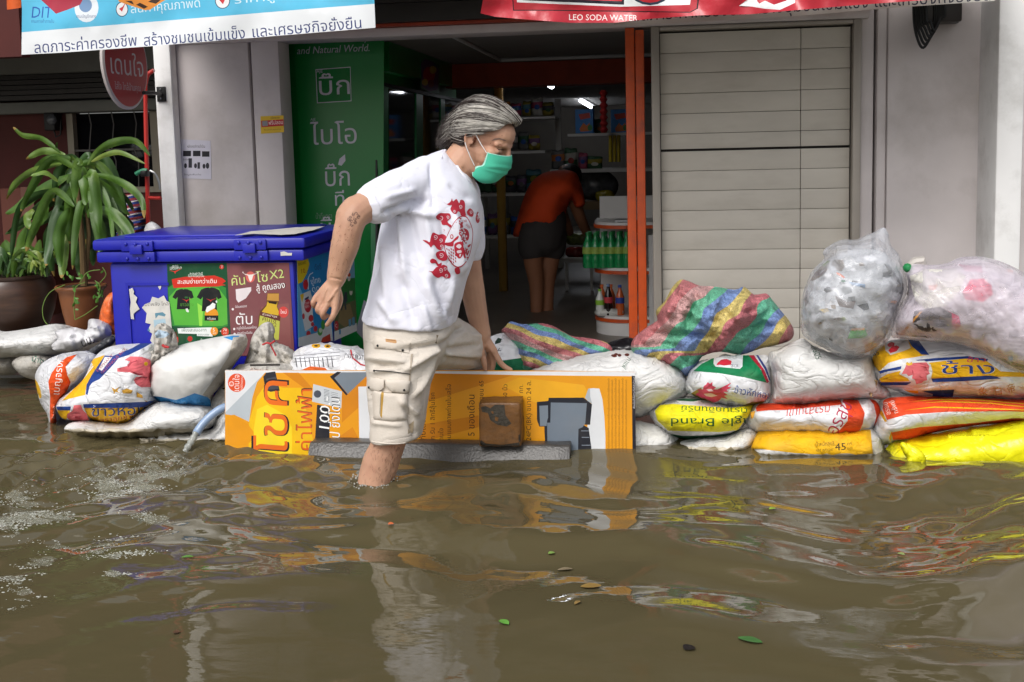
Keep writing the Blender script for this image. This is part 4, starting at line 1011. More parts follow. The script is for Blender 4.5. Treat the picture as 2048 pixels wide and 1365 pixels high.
sack(zq([(1092, 190), (1180, 150), (1300, 90), (1370, 70), (1480, 150), (1700, 200), (1880, 195), (1920, 260), (1945, 330), (1965, 400), (2040, 480), (2045, 550), (1830, 545), (1560, 575), (1300, 608), (1180, 600), (1085, 595), (1125, 480), (1110, 330)]), 4.04, 0.21,
     'big plain white sack with green lettering on top, below the grey rubbish bag', None, [(text('เกษตร', (1621, 690), 12, d=(0.35, 0.93), width=32, off=0.01), '#1f5a3a')], seed=20, wr=0.004, power=0.36)
sack(zr([(945, 350), (960, 250), (955, 190), (1030, 110), (1200, 70), (1450, 70), (1800, 60), (2150, 70), (2300, 200), (2300, 440), (2200, 510), (2048, 505), (1800, 495), (1500, 497), (1250, 482), (1100, 430), (1010, 400)]), 4.05, 0.20,
     'rice sack with yellow and blue bands and pink elephant, below the pink rubbish bag', m_film, [
    ([zr([(955, 200), (1020, 110), (1090, 75), (1210, 75), (1240, 110), (1350, 182), (1250, 200), (1160, 212), (1070, 240), (1005, 300), (960, 250)])], YEL),
    ([zr([(1212, 70), (1290, 80), (1365, 182), (1310, 178), (1240, 120)])], BLU), ([zr([(1040, 100), (1085, 68), (1210, 78), (1232, 130), (1190, 150), (1085, 182), (1050, 150)])], '#d9d4d2'), ([zr([(1060, 110), (1085, 85), (1115, 95), (1110, 120), (1075, 125)]), zr([(1070, 150), (1090, 125), (1130, 112), (1150, 125), (1130, 155), (1085, 168)])], '#c9303f'),
    (text('45', (1748, 715), 9, d=(1, -0.5), width=13, off=0.02), '#3a2c16'),
    ([zr([(1000, 355), (1060, 320), (1180, 290), (1300, 245), (1640, 205), (1780, 225), (1880, 300), (2300, 320), (2300, 342), (1800, 338), (1380, 352), (1200, 372), (1020, 382)])], YEL),
    ([zr([(1000, 300), (1040, 288), (1165, 262), (1160, 285), (1060, 302), (1010, 318)]), zr([(1265, 218), (1400, 205), (1640, 190), (1790, 212), (1780, 228), (1640, 207), (1300, 232)]), zr([(1380, 352), (1800, 330), (1850, 338), (1880, 352), (1600, 372), (1390, 378)]), zr([(1010, 378), (1240, 378), (1200, 400), (1020, 402)])], BLU),
    ([zr([(1010, 356), (1180, 352), (1180, 372), (1020, 378)])], YEL),
    ([zr([(1305, 440), (1545, 432), (1530, 505), (1385, 505), (1390, 465), (1340, 450)])], BLU), ([zr([(1180, 432), (1285, 442), (1285, 460), (1230, 455)])], YEL),
    ([zr([(1148, 320), (1165, 285), (1185, 245), (1240, 225), (1330, 222), (1375, 250), (1388, 300), (1378, 350), (1350, 395), (1270, 402), (1235, 385), (1210, 350)])], '#dcdad8'),
    ([zr([(1165, 320), (1190, 275), (1200, 250), (1250, 240), (1300, 236), (1345, 235), (1365, 262), (1360, 300), (1370, 315), (1345, 330), (1350, 365), (1325, 370), (1310, 385), (1270, 392), (1262, 360), (1240, 350), (1245, 325), (1215, 335), (1200, 318)])], PNK),
    ([zr([(1195, 248), (1205, 232), (1222, 242), (1240, 230), (1245, 250), (1215, 260)])], '#e0b13a'), ([zr([(1240, 285), (1250, 300), (1248, 322), (1240, 300)]), zr([(1290, 330), (1320, 345), (1330, 350), (1300, 345)]), zr([(1300, 262), (1340, 262), (1350, 290), (1320, 300), (1345, 282)])], '#b23c48'),
    (text('ช้าง', (1878, 748.5), 18, d=(1, 0.0), width=112, off=0.075), '#dfe3ea'), (text('ช้าง', (1879, 748), 17.5, d=(1, 0.0), width=110, off=0.03), BLU),
    (text('ข้าว', (1932, 725), 8, d=(1, -0.02), width=40, off=0.03), '#cf4a58'),
    (text('象', (1957, 791), 15, d=(1, -0.05), off=0.02), '#b9812c'), (text('白', (1989, 790), 14, d=(1, -0.15), off=0.02), '#b9812c'), (text('帝', (2015, 786), 15, d=(1, -0.3), off=0.02), '#b9812c')], seed=21, wr=0.004, k=4)
b = MB(); kn = at(1746, 760, 3.98)
for i in range(9):
    t = i * 0.7; b.tube([kn, kn + np.array([0.012 * math.cos(t * 3) - .01, -0.015 - 0.004 * i, -0.012 * i * 0.4 + 0.012 * math.sin(t * 2)]), kn + np.array([0.02 * math.cos(t * 3) - .01, -0.02, -0.018 * (i % 3)])], 0.004, 5)
kt = b.build('tied_string', mat('jute string', '#a8906a', rough=0.9)); adopt(kt, [o for o in COL.objects if 'pink elephant, below' in o.get('label', '')][0])
# -- behind the board
sack([(1040, 760), (1100, 725), (1160, 712), (1230, 703), (1300, 706), (1350, 726), (1373, 755), (1378, 785), (1352, 806), (1300, 830), (1240, 840), (1060, 850)], 4.12, 0.22,
     'white sack with brown beans and green letters rising behind the right end of the board', None, [
    ([ell(1228, 712, 6, 3, 10, .2), ell(1239, 711, 4, 3, 9), ell(1254, 710, 5, 3, 9), ell(1232, 709, 4, 2.5, 9)], '#5a2418'), (text('กาแฟ', (1256, 714), 8, d=(-0.55, 0.83), width=24), '#2f5a40')], seed=22, wr=0.004)
sack([(930, 780), (950, 700), (985, 672), (1020, 668), (1060, 690), (1090, 740), (1090, 790)], 4.22, 0.12, 'white sack with green base band and black stamp behind the hand on the board', m_film, [
    ([[(940, 722), (1000, 722), (1045, 716), (1100, 712), (1100, 800), (940, 800)]], '#1c6a47'), ([[(990, 684), (996, 676), (1004, 678), (1001, 686), (990, 689)]], '#24382e'), (text('ข้าวสาร', (1004, 685), 4, d=(.35, -.94), width=14), '#44484a'), (text('V', (992, 700), 8, d=(.5, .86)), '#20242a')], seed=23, sp=7)
sack([(560, 770), (578, 720), (600, 696), (640, 688), (690, 694), (725, 702), (760, 720), (800, 760), (800, 790), (560, 790)], 4.12, 0.16,
     'white sack with line drawing, sunflowers and red curve behind the board', m_film, [
    ([ell(632, 692, 9, 5, 9), ell(655, 693, 7, 4, 9)], '#d9a41c'), ([ell(632, 692, 4, 2, 8), ell(655, 693, 3, 2, 8)], '#5a3a16'),
    ([[(700, 700), (703, 700), (706, 715), (722, 728), (740, 733), (740, 735), (721, 731), (704, 717)]], '#b8323a'), (text('ทองกวาว', (688, 716), 9, d=(1, 0.1), width=44), '#3a3a3c'),
    ([[(590 + 9 * i, 716 - 2 * (i % 3)), (592 + 9 * i, 716), (595 + 9 * i, 735), (593 + 9 * i, 735)] for i in range(9)] + [[(588, 712 + 6 * i), (680, 704 + 7 * i), (680, 705 + 7 * i), (588, 713 + 6 * i)] for i in range(3)], '#55565a'),
    ([[(600, 742), (620, 733), (650, 736), (660, 746)]], '#d9642a')], seed=24, sp=7)
sack([(455, 770), (470, 735), (490, 728), (540, 726), (585, 730), (600, 750), (600, 780), (455, 780)], 4.06, 0.12, 'crumpled grey white sack with faint print just above the board beside its logo', m_sackg, [
    (text('อาหารสัตว์', (500, 742), 6, d=(1, 0.15), width=48), '#7d3c2e'), ([[(500, 729), (560, 728), (560, 732), (500, 733)]], '#3a3632')], seed=25, sp=7, wr=0.01)
kb = sack([(494, 745), (498, 700), (505, 672), (522, 650), (540, 645), (548, 664), (546, 682), (572, 694), (592, 712), (594, 745)], 4.16, 0.10, 'dirty grey sack, its red-tied twisted neck standing before the brown poster', m_sackg, seed=26, sp=4, wr=0.016, fold=0.05, wf=24, flex=lambda P: folds(P, [(525, 655, 530, 690, 3, -.03), (535, 650, 537, 690, 3, .02), (542, 690, 575, 720, 4, -.03), (520, 690, 505, 735, 4, -.03), (532, 695, 530, 740, 4, .03), (550, 690, 560, 740, 4, .02), (515, 670, 522, 690, 3, -.02)]))
b = MB(); b.tube(onY([(525, 690), (534, 686), (541, 688), (550, 682)], 4.045), 0.004, 6); b.tube(onY([(540, 688), (546, 700), (552, 712)], 4.05), 0.003, 6); adopt(b.build('tied_string', mat('red string', '#b22c30')), kb)
# -- left end
sack(zl_([(1240, 560), (1265, 430), (1330, 385), (1400, 345), (1600, 285), (1900, 225), (2060, 225), (2110, 275), (2050, 400), (1985, 490), (1880, 655), (1800, 745), (1785, 835), (1600, 825), (1400, 795), (1300, 745), (1255, 650)]), 4.08, 0.20,
     'white sack with dirty seam and blue base leaning before the ice box', mat('clean white sack', '#d9d9d6', rough=0.6, var=0.05, bump=0.3, bs=120, dirt='#9a8f78', da=0.3, ds=4), [
    ([zl_([(1290, 735), (1380, 745), (1500, 770), (1580, 745), (1660, 712), (1770, 745), (1815, 790), (1790, 845), (1600, 845), (1400, 810), (1290, 770)])], '#2f86c4'), ([zl_([(1905, 235), (1990, 220), (2050, 222), (1985, 262)])], '#2f86c4'),
    ([zl_([(1990, 235), (2120, 225), (2120, 300), (2000, 500), (1890, 665), (1800, 760), (1730, 725), (1850, 560), (1950, 400)])], '#b5aea2'), (text('ตราปลา', (345, 806), 5, d=(1, 0.12), width=26), '#7fb4dc'), ([zl_([(2020, 440), (2060, 400), (2060, 470)])], '#5a8ab0')], seed=27, wr=0.004)
kk = pillow('tied_neck', zl_([(1235, 420), (1230, 370), (1310, 340), (1310, 220), (1325, 140), (1390, 112), (1450, 150), (1505, 260), (1510, 330), (1420, 390), (1340, 430), (1290, 480)]), 4.02, 0.06, m_sackg, [
    ([zl_([(1320, 200), (1350, 170), (1420, 185), (1450, 210), (1400, 240), (1330, 240)])], '#a9bccb')], sp=4, wr=0.016, fold=0.05, seed=28, wf=24, flex=lambda P: folds(P, [(318, 655, 326, 695, 3, -.025), (334, 650, 334, 695, 3, .02), (345, 660, 338, 695, 3, -.025), (300, 710, 328, 700, 4, -.02), (310, 725, 330, 705, 4, .02), (340, 700, 352, 690, 3, -.02)]))
adopt(kk, [o for o in COL.objects if 'leaning before' in o.get('label', '')][0])
b = MB(); b.tube(onY(zl_([(1385, 300), (1410, 318), (1440, 322), (1400, 310)]), 3.955), 0.005, 6); adopt(b.build('tied_string', mat('red string', '#b22c30')), [o for o in COL.objects if 'leaning before' in o.get('label', '')][0])
sack(zl_([(478, 830), (500, 770), (620, 680), (720, 580), (790, 430), (880, 340), (1000, 300), (1150, 290), (1300, 288), (1345, 340), (1320, 500), (1310, 700), (1350, 775), (1290, 810), (1200, 865), (1060, 968), (900, 958), (800, 948), (560, 938), (505, 895)]), 4.10, 0.20,
     'rice sack with blue bands and a large pink elephant at the left end', m_film, [
    ([zl_([(530, 775), (620, 685), (720, 570), (790, 470), (770, 430), (895, 385), (740, 640), (725, 728), (640, 748)])], YEL), ([zl_([(720, 570), (790, 480), (800, 480), (715, 590)])], '#d9dbe0'),
    ([zl_([(895, 390), (960, 395), (1050, 360), (1130, 325), (1210, 280), (1300, 280), (1225, 325), (1100, 385), (1010, 415), (965, 470), (900, 540), (850, 592), (790, 620), (765, 650), (748, 727), (733, 720), (738, 640), (790, 545)])], BLU),
    ([zl_([(895, 402), (958, 405), (870, 520), (840, 510)])], '#dcdad8'), (text('GLUTINOUS RICE', (204, 749), 5.5, d=(0.70, -0.71), width=70, off=0.01), '#b2504e'), (text('ELEPHANT', (195, 745), 5.5, d=(0.70, -0.71), width=46, off=0.01), '#9a4654'),
    ([zl_([(1060, 430), (1110, 398), (1210, 402), (1290, 430), (1290, 660), (1200, 660), (1160, 635), (1140, 600), (1160, 575), (1225, 565), (1180, 560), (1110, 535), (1000, 528), (1000, 500), (1085, 480), (1110, 440)])], PNK),
    ([ell(292, 728, 4, 4, 10)], YEL), ([zl_([(1085, 470), (1120, 445), (1170, 430), (1170, 438), (1125, 455), (1095, 490)]), zl_([(1110, 520), (1170, 545), (1225, 545), (1225, 553), (1165, 555)]), zl_([(1150, 600), (1200, 570), (1260, 575), (1260, 582), (1205, 580)])], '#a23c48'),
    ([zl_([(950, 660), (985, 680), (1020, 655), (1000, 690), (1025, 710), (985, 700), (975, 720), (965, 690)]), zl_([(1040, 690), (1080, 670), (1135, 690), (1120, 715), (1050, 715)]), zl_([(1165, 700), (1215, 730), (1220, 755), (1165, 745)]), zl_([(1230, 770), (1280, 790), (1270, 810)])], '#c9983a'),
    ([zl_([(480, 826), (605, 826), (600, 858), (490, 858)]), zl_([(710, 806), (1000, 795), (1250, 785), (1330, 770), (1230, 832), (1000, 838), (715, 838)])], BLU),
    ([zl_([(490, 858), (600, 858), (590, 900), (560, 945), (500, 900)]), zl_([(720, 838), (1000, 838), (1230, 832), (1180, 880), (1060, 975), (900, 965), (800, 955), (745, 900)])], YEL),
    ([zl_([(575, 890), (620, 860), (630, 815), (690, 812), (710, 860), (740, 890), (760, 945), (600, 945), (570, 920)])], PNK), ([zl_([(600, 885), (650, 870), (690, 885), (650, 890)]), zl_([(640, 905), (690, 910), (680, 930), (640, 925)])], '#b23c48'),
    (text('ข้าวหอม', (181, 834), 15.5, d=(1, -0.04), width=112, off=0.07), '#dfe3ea'), (text('ข้าวหอม', (182, 833.5), 15, d=(1, -0.04), width=110, off=0.025), BLU),
    (text('ตราลูกช้าง', (198, 845), 6, d=(1, -0.12), width=74, off=0.01), '#a8343c')], seed=29, wr=0.004, k=4)
sack(zl_([(298, 570), (330, 490), (380, 440), (470, 395), (560, 370), (680, 355), (790, 370), (820, 420), (780, 520), (700, 620), (600, 720), (520, 790), (490, 900), (470, 1010), (430, 1010), (400, 890), (345, 800), (315, 680)]), 4.22, 0.18,
     'white sack with an orange band and white letters standing on end at the left waterline', m_film, [
    ([zl_([(412, 615), (440, 540), (500, 460), (570, 405), (660, 378), (600, 440), (560, 485), (575, 560), (602, 620), (570, 700), (500, 780), (470, 830), (490, 1010), (430, 1010), (425, 880), (428, 740)])], '#d9501e'),
    ([zl_([(298, 590), (320, 620), (345, 680), (355, 745), (340, 760), (310, 680)])], YEL), (text('เบญจรงค์', (118, 792), 11, d=(0.12, -1), width=78, off=0.03), '#e9e2de'),
    (text('ข้าวหอมมะลิ', (110, 838), 4.5, d=(0.1, -1), width=24), '#e9e2de'), ([zl_([(430 + 22 * i, 420 - 11 * i), (436 + 22 * i, 418 - 11 * i), (452 + 22 * i, 395 - 10 * i), (446 + 22 * i, 397 - 10 * i)]) for i in range(6)], '#6a6a70')], seed=30, wr=0.004)
sack(zl_([(548, 1010), (620, 960), (800, 955), (1060, 972), (1200, 872), (1350, 790), (1560, 800), (1780, 830), (1850, 920), (1790, 1010), (1600, 1060), (1300, 1120), (700, 1110), (580, 1060)]), 4.05, 0.20,
     'plain white sack at the left waterline under the elephant printed rice sack', tide=(120, 440, 868), seed=31, wr=0.003)
sack(zl_([(1100, 1080), (1400, 1040), (1780, 1025), (1830, 960), (1925, 880), (2060, 860), (2120, 1000), (2100, 1180), (1300, 1180), (1120, 1140)]), 4.05, 0.18, 'plain white waterline sack tucked behind the hose and left end of the board', tide=(250, 500, 888), seed=32)
sack([(415, 815), (440, 775), (470, 735), (500, 745), (500, 850), (430, 835)], 4.10, 0.08, 'narrow dirty grey sack end squeezed between a white sack and the board', m_sackg, seed=33, sp=6)
sack(zl_([(-300, 180), (0, 190), (250, 160), (480, 120), (580, 170), (600, 280), (560, 370), (430, 405), (200, 400), (-300, 400)]), 4.75, 0.24, 'long plain white sack under the dark potted plant at the far left', None, seed=34, wr=0.004)
sack(zl_([(-300, 385), (0, 390), (120, 410), (170, 480), (130, 550), (0, 560), (-300, 560)]), 4.85, 0.18, 'plain grey white sack at the far left under the long white one', m_sackg, seed=35)
sack(zl_([(100, 460), (130, 420), (200, 395), (380, 400), (440, 470), (400, 570), (320, 600), (200, 570), (130, 510)]), 4.62, 0.17, 'grey white sack with green lettering below the long white sack at left', m_sackg, [
    (text('น้ำตาล', (62, 722), 9, d=(1, 0.30), width=40, off=0.015), '#1f6a54')], seed=36)
# crumpled plastic carrier lying on the sacks
cp = pillow('plastic_bag', zl_([(440, 300), (490, 250), (470, 190), (560, 160), (640, 150), (740, 170), (755, 90), (810, 78), (900, 110), (950, 180), (935, 240), (850, 270), (760, 300), (640, 350), (540, 360), (460, 345)]), 4.50, 0.09, mat('white carrier film', '#d3d2d4', rough=0.3, spec=0.45, var=0.06, bump=0.3, bs=20, bd=0.01), [
    (text('บบ.', (164, 695), 13, d=(1, -0.38), width=26, off=0.005), '#2a2a2c'), (text('opoon', (180, 657), 4, d=(1, 0)), '#9a9aa0')], sp=5, wr=0.018, fold=0.035, seed=37, wf=22)
tag(cp, 'crumpled white plastic carrier bag lying on the sacks in front of the pots', 'plastic bag')
rl = pillow('rolled_bag', zl_([(738, 375), (760, 340), (840, 290), (900, 240), (965, 218), (985, 260), (960, 300), (880, 340), (810, 390), (760, 402)]), 4.38, 0.06, mat('dark net plastic', '#3b3c40', rough=0.3, spec=0.5, var=0.9, vs=70, bump=0.5, bs=60), sp=5, wr=0.01, fold=0.02, seed=38, wf=25)
tag(rl, 'rolled dark patterned plastic bag wedged between the rice sack and the carrier bag', 'plastic bag')
om = pillow('mesh_bag', [(198, 660), (199, 632), (206, 606), (216, 590), (228, 588), (232, 630), (232, 668), (216, 666)], 4.6, 0.06, mat('orange net', '#d9652c', rough=0.4, var=0.5, vs=30, dirt='#e0b896', da=0.7, ds=14, bump=0.5, bs=40), sp=5, wr=0.01, fold=0.02, seed=39)
tag(om, 'orange and white netted bag squeezed between the brown pot and the ice box', 'bag')

# ================================================================== BOARD, KERB BLOCK, TIMBER BLOCK, HOSE
YBD = 3.86
bz = lambda p: zz(p, 440, 720, 4.452)
bq = lambda p: zz(p, 840, 700, 4.267)
bd = empty('sign_board', at(860, 895, YBD), 'long printed orange advertising board set on edge along the sandbags as a flood barrier', 'board')
m_bd = mat('board print orange', '#e0981c', rough=0.35, spec=0.4, var=0.06, vs=5, dirt='#a8701c', da=0.3, ds=3)
K, WH, ORD = '#23222a', '#dfe0e2', '#c9801a'
UPD = (0, -1)
finet = 'เงื่อนไขเป็นไปตามที่บริษัทกำหนด ขอสงวนสิทธิ์ในการเปลี่ยนแปลงโดยไม่ต้องแจ้งให้ทราบล่วงหน้า'
flat_sheet('printed_face', [(450, 741.5), (700, 741), (900, 741), (1100, 742), (1270, 745), (1272, 910), (1270, 960), (450, 960)], YBD, m_bd, [
    ([[(450, 741), (1270, 744), (1271, 753), (860, 749), (450, 745)]], WH),
    ([bz([(255, 700), (260, 540), (330, 330), (420, 200), (560, 250), (720, 250), (760, 420), (830, 720), (830, 1000), (255, 1000)])], '#e8b91a'),
    ([bz([(300, 620), (330, 440), (420, 400), (560, 480), (640, 600), (640, 1000), (300, 1000)])], '#ecd02a'),
    ([bz([(560, 115), (700, 115), (820, 250), (760, 260)]), bz([(1085, 280), (1340, 110), (1340, 330), (1085, 560)]), bz([(1000, 730), (1180, 600), (1235, 700), (1235, 1000), (1000, 1000)])], '#cf821c'),
    ([bz([(48, 108), (412, 104), (330, 200), (290, 330), (258, 552), (150, 500), (48, 485)])], '#d9dcdf'), ([bz([(48, 468), (412, 104), (330, 200), (290, 330), (258, 552), (150, 500), (48, 485)])], '#b3bcc2'),
    ([bz([(48, 495), (130, 490), (230, 550), (300, 640), (300, 700), (240, 760), (48, 760)])], '#e0961c'),
    ([ell(473.3, 766, 17.5, 18.5, 28)], '#d9512c'), (text('เดนใจ', (478, 784), 9, d=(0.03, -1), width=34, off=0.03), '#f0e6e2'), (text('ใกล้บ้านคุณ', (485, 782), 3.2, d=(0.03, -1), width=28), '#f0d8d0'), ([ell(463, 768, 5, 5, 14)], '#f0e6e2'), ([ell(463, 768, 3.9, 3.9, 14)], '#d9512c'), ([ell(461.5, 766.5, .8, .8, 6), ell(464.5, 766.3, .8, .8, 6), [(460, 769), (463, 771.5), (466, 768.5), (463, 770.4)]], '#f0e6e2'),
    ([bz([(385, 152), (410, 116), (492, 104), (532, 275), (450, 285), (405, 270)])], '#2a2b33'), ([bz([(412, 170), (495, 150), (520, 262), (418, 265)])], '#45474f'),
    (text('โชค', (578, 917), 51, d=UPD, width=156, off=0.085, slant=0.08), K), (text('โชค', (574.5, 914), 46, d=UPD, width=150, off=0.04, slant=0.08), '#dd6a22'),
    ([bz([(830, 216), (1086, 282), (1080, 432), (820, 372)])], '#c6cbcf'), ([ell(635, 788.5, 7.5, 7.5, 16)], '#4a4e5a'), ([bz([(925, 262 + 13 * i), (975, 274 + 13 * i), (975, 278 + 13 * i), (925, 266 + 13 * i)]) for i in range(9)] + [bz([(985, 285 + 16 * i), (1050, 300 + 16 * i), (1050, 303 + 16 * i), (985, 288 + 16 * i)]) for i in range(4)], '#5a5e66'),
    ([bz([(865, 400), (975, 420), (975, 700), (985, 1000), (830, 1000), (850, 640)])], '#23242c'),
    (text('ค่าไฟฟ้า', (624, 905), 22, d=UPD, width=128, off=0.10), K), (text('ค่าไฟฟ้า', (623, 904), 20.5, d=UPD, width=125, off=0.045), '#dd5f20'),
    (text('100.-', (658, 866), 20, d=(0.04, -1), width=72, off=0.055, slant=0.12), '#eef0f0'),
    (text('ช้อป ยิ่งโดน', (680, 905), 17, d=UPD, width=109, off=0.10, slant=0.1), K), (text('ช้อป ยิ่งโดน', (679.5, 904), 15.5, d=UPD, width=106, off=0.045, slant=0.1), '#eef0f0'),
    ([bz([(978, 150), (1045, 106), (1082, 110), (1018, 162), (1138, 308), (1124, 318)])], '#24252c'), ([bz([(1018, 162), (1082, 112), (1340, 110), (1310, 140), (1138, 305)])], '#76818c'),
    ([bz([(1232, 240), (1345, 236), (1380, 1000), (1245, 1000)])], '#dadde0'),
    ([bq([(60, 200), (800, 215), (560, 290), (140, 420), (60, 440)]), bq([(0, 640), (500, 560), (500, 660), (0, 790)])], '#cf821c'), ([bq([(850, 235), (1400, 300), (1560, 620), (1560, 700), (960, 440), (700, 300)])], '#e4a626'),
    (text('ลุ้นโชคกับเดนใจ', (851, 825), 9, d=UPD, end=True, off=0.03), '#2a1c14'), (text('จาก รับ 1 สิทธิ์ลุ้นโชค', (869.5, 786), 7.2, d=UPD, end=True), '#3a2a1c'), (text('สมาชิกเดนใจ', (886.5, 857), 7.2, d=UPD, end=True), '#3a2a1c'),
    (text('พร้อมแนบภาพถ่ายใบเสร็จ', (902, 769), 7.2, d=UPD, end=True), '#3a2a1c'), (text('วันที่ 5 ของเดือน', (949, 790), 10.5, d=UPD, end=True, off=0.03), '#2a1c14'), (text('1 กันยายน 65', (967, 762), 7.2, d=UPD, end=True), '#3a2a1c'),
    (text('ขนาด 50 นิ้ว', (1014.5, 769), 7, d=UPD, end=True), '#3a2a1c'), (text('11 กก.', (1046, 770), 7, d=UPD, end=True), '#3a2a1c'), (text('W2-MM24PC(BK) ขนาด 24 ล.', (1062, 762), 7.6, d=UPD, end=True), '#3a2a1c'),
    ([bq([(1408, 412), (1436, 332), (1480, 327), (1530, 332), (1556, 420), (1572, 560), (1582, 740), (1582, 1100), (1400, 1100), (1430, 640), (1465, 460)])], '#d6d9dc'), ([bq([(1408, 412), (1436, 332), (1450, 332), (1452, 400), (1470, 460), (1440, 445)])], '#aab2b8'),
    ([bq([(998, 445), (1094, 436), (1098, 410), (1395, 408), (1468, 465), (1452, 640), (1392, 640), (1440, 668), (1462, 830), (1462, 1100), (1085, 1100), (1062, 700), (1060, 580), (1086, 578), (1098, 656), (1018, 656), (998, 600)])], '#24262e'),
    ([bq([(1018, 478), (1092, 474), (1094, 578), (1086, 600), (1080, 650), (1024, 650)])], '#76818c'), ([bq([(1116, 450), (1424, 456), (1410, 628), (1388, 660), (1352, 676), (1345, 1100), (1090, 1100), (1085, 622), (1112, 622)])], '#6f7a86'),
    ([bq([(1375, 690), (1440, 690), (1440, 695), (1375, 695)]), bq([(1380, 745), (1445, 745), (1445, 750), (1380, 750)]), bq([(1380, 812), (1455, 812), (1455, 817), (1380, 817)])], '#8a93a0')] +
    [(text(finet, (1219 + 7 * i, 900), 2.9, d=UPD, width=143 - 3 * (i % 2), off=0.005), '#6a4418') for i in range(6)] +
    [([bq([(1807, 222), (1838, 224), (1848, 1100), (1816, 1100)])], K), (text('เงื่อนไขเป็นไปตามที่บริษัทกำหนด', (1270, 818), 3, d=(0, -1), width=64), '#c9c9cc')],
    sp=60, thick=0.004, parent=bd)
V4 = onY([(450, 741.5), (1270, 745), (1270, 960), (450, 960)], YBD + 0.005)
b = MB(); b.hexa(V4[::-1], (0, 0.012, 0)); b.build('foam_core', mat('foam board', '#dfdfdf', rough=0.5), bd, smooth=False)
# concrete block
kx0, kx1 = Xt(606, 900, 3.72), Xt(1136, 905, 3.70)
kz = Zt(870, 886, 3.80)
def rough_block(name, lo, hi, m, n=(40, 6, 10), amp=0.004, rot=0.0, bev=0.006, seed=5, parent=None, lean=0.0):
    bm = bmesh.new(); bmesh.ops.create_cube(bm, size=1)
    lo, hi = np.array(lo), np.array(hi)
    for v in bm.verts: v.co = Vector((lo + hi) / 2) + Vector(np.array(v.co) * (hi - lo))
    bmesh.ops.bevel(bm, geom=bm.edges[:], offset=bev, segments=2, profile=0.6, affect='EDGES')
    for _ in range(4):
        L = max((hi - lo)) / n[0]
        ee = [e for e in bm.edges if e.calc_length() > L * 1.6]
        if ee: bmesh.ops.subdivide_edges(bm, edges=ee, cuts=1, use_grid_fill=True)
    bm.normal_update()
    for v in bm.verts:
        d = mnoise.noise(v.co * 22 + Vector((seed, 0, 0))) * amp + mnoise.noise(v.co * 70) * amp * 0.5
        v.co += v.normal * d
    bmesh.ops.triangulate(bm, faces=[f for f in bm.faces if len(f.verts) > 4])
    V = np.array([tuple(v.co) for v in bm.verts]); Fc = [[v.index for v in f.verts] for f in bm.faces]; bm.free()
    V[:, 1] += lean * (V[:, 2] - V[:, 2].min())
    c = V.mean(0); ca, sa = math.cos(rot), math.sin(rot)
    V = (V - c) @ np.array([[ca, sa, 0], [-sa, ca, 0], [0, 0, 1]]) + c
    return obj(name, V, Fc, m, parent=parent, sharp=50)
kb_ = rough_block('kerb_block', (kx0, 3.675, -0.14), (kx1, 3.735, kz), mat('wet kerb concrete', '#3f3d3a', rough=0.30, spec=0.5, var=0.38, vs=14, bump=0.6, bs=120, dirt='#232119', da=0.7, ds=7), rot=-0.012, n=(60, 1, 1), amp=0.004, lean=0.115 / (kz + 0.14))
tag(kb_, 'long wet grey concrete kerb block lying in the water against the board', 'concrete block')
wb = rough_block('timber_block', (Xt(957, 850, 3.745), 3.745, kz + 0.004), (Xt(1041, 850, 3.745), 3.85, Zt(1000, 806, 3.745)), mat('wet brown timber', '#6e4a24', rough=0.42, spec=0.4, var=0.35, vs=16, bump=0.6, bs=60, dirt='#2b241b', da=0.9, ds=9), n=(14, 1, 1), amp=0.003, rot=0.02, bev=0.008)
tag(wb, 'weathered brown block with cement stains standing on the kerb block', 'block')
# hose and the water it spills
hs_ = empty('hose', at(440, 815, 3.95), 'clear pale blue plastic hose hanging over the sacks left of the board', 'hose')
m_hose = mat('clear hose', '#8fa6c4', rough=0.15, spec=0.6, var=0.08, alpha=0.85)
hp = onY(crom([(468, 812), (446, 816), (424, 830), (404, 850), (392, 868)], 5, False), np.linspace(3.93, 3.84, 21))
b = MB(); b.tube(hp, 0.0155, 14, cap=False); b.tube(hp, 0.0135, 14, cap=False); b.build('tube', m_hose, hs_)
jp = onY(crom([(392, 866), (386, 878), (377, 892), (369, 906)], 5, False), np.linspace(3.842, 3.80, 16))
b = MB(); b.tube(jp, 0.0125 + 0.002 * np.sin(np.arange(16) * 1.9), 10)
jt = b.build('water_jet', mat('spilling water', '#aeb2ac', rough=0.08, spec=0.8, var=0.25, vs=60, alpha=0.65, bump=0.8, bs=60, stretch=(1, 1, .3)), sharp=180)
tag(jt, 'short stream of clear water pouring from the hose into the flood', 'water jet')
# ================================================================== BLUE ICE BOX
YI = 4.36
zlid = Zt(192, 479, YI)
m_blue = mat('blue moulded plastic', '#1c219e', rough=0.33, spec=0.45, var=0.06, vs=4, bump=0.06, bs=14, dirt='#171a66', da=0.35, ds=5)
X0, X1 = Xt(222, 600, YI), Xt(591, 600, YI)
L0, L1 = Xt(192, 482, YI), Xt(616, 482, YI)
YIb = onZ([(306, 455)], zlid)[0][1]
zs1, zs2 = Zt(200, 501, YI), Zt(200, 525, YI)
ib = empty('ice_box', ((X0 + X1) / 2, YI, -0.03), 'big blue plastic ice box covered in posters behind the sandbags', 'ice box')
b = MB(); b.box((X0, YI, -0.03), (X1, YIb - 0.03, zs2 - 0.001), bev=0.018)
b.build('body', m_blue, ib, sharp=30)
b = MB(); b.box((L0 + 0.012, YI - 0.03, zs2), (L1 - 0.010, YIb, zs1 - 0.004), bev=0.010); b.build('rim', m_blue, ib, sharp=30)
b = MB(); b.box((L0, YI - 0.04, zs1), (L1, YIb + 0.01, zlid), bev=0.014)
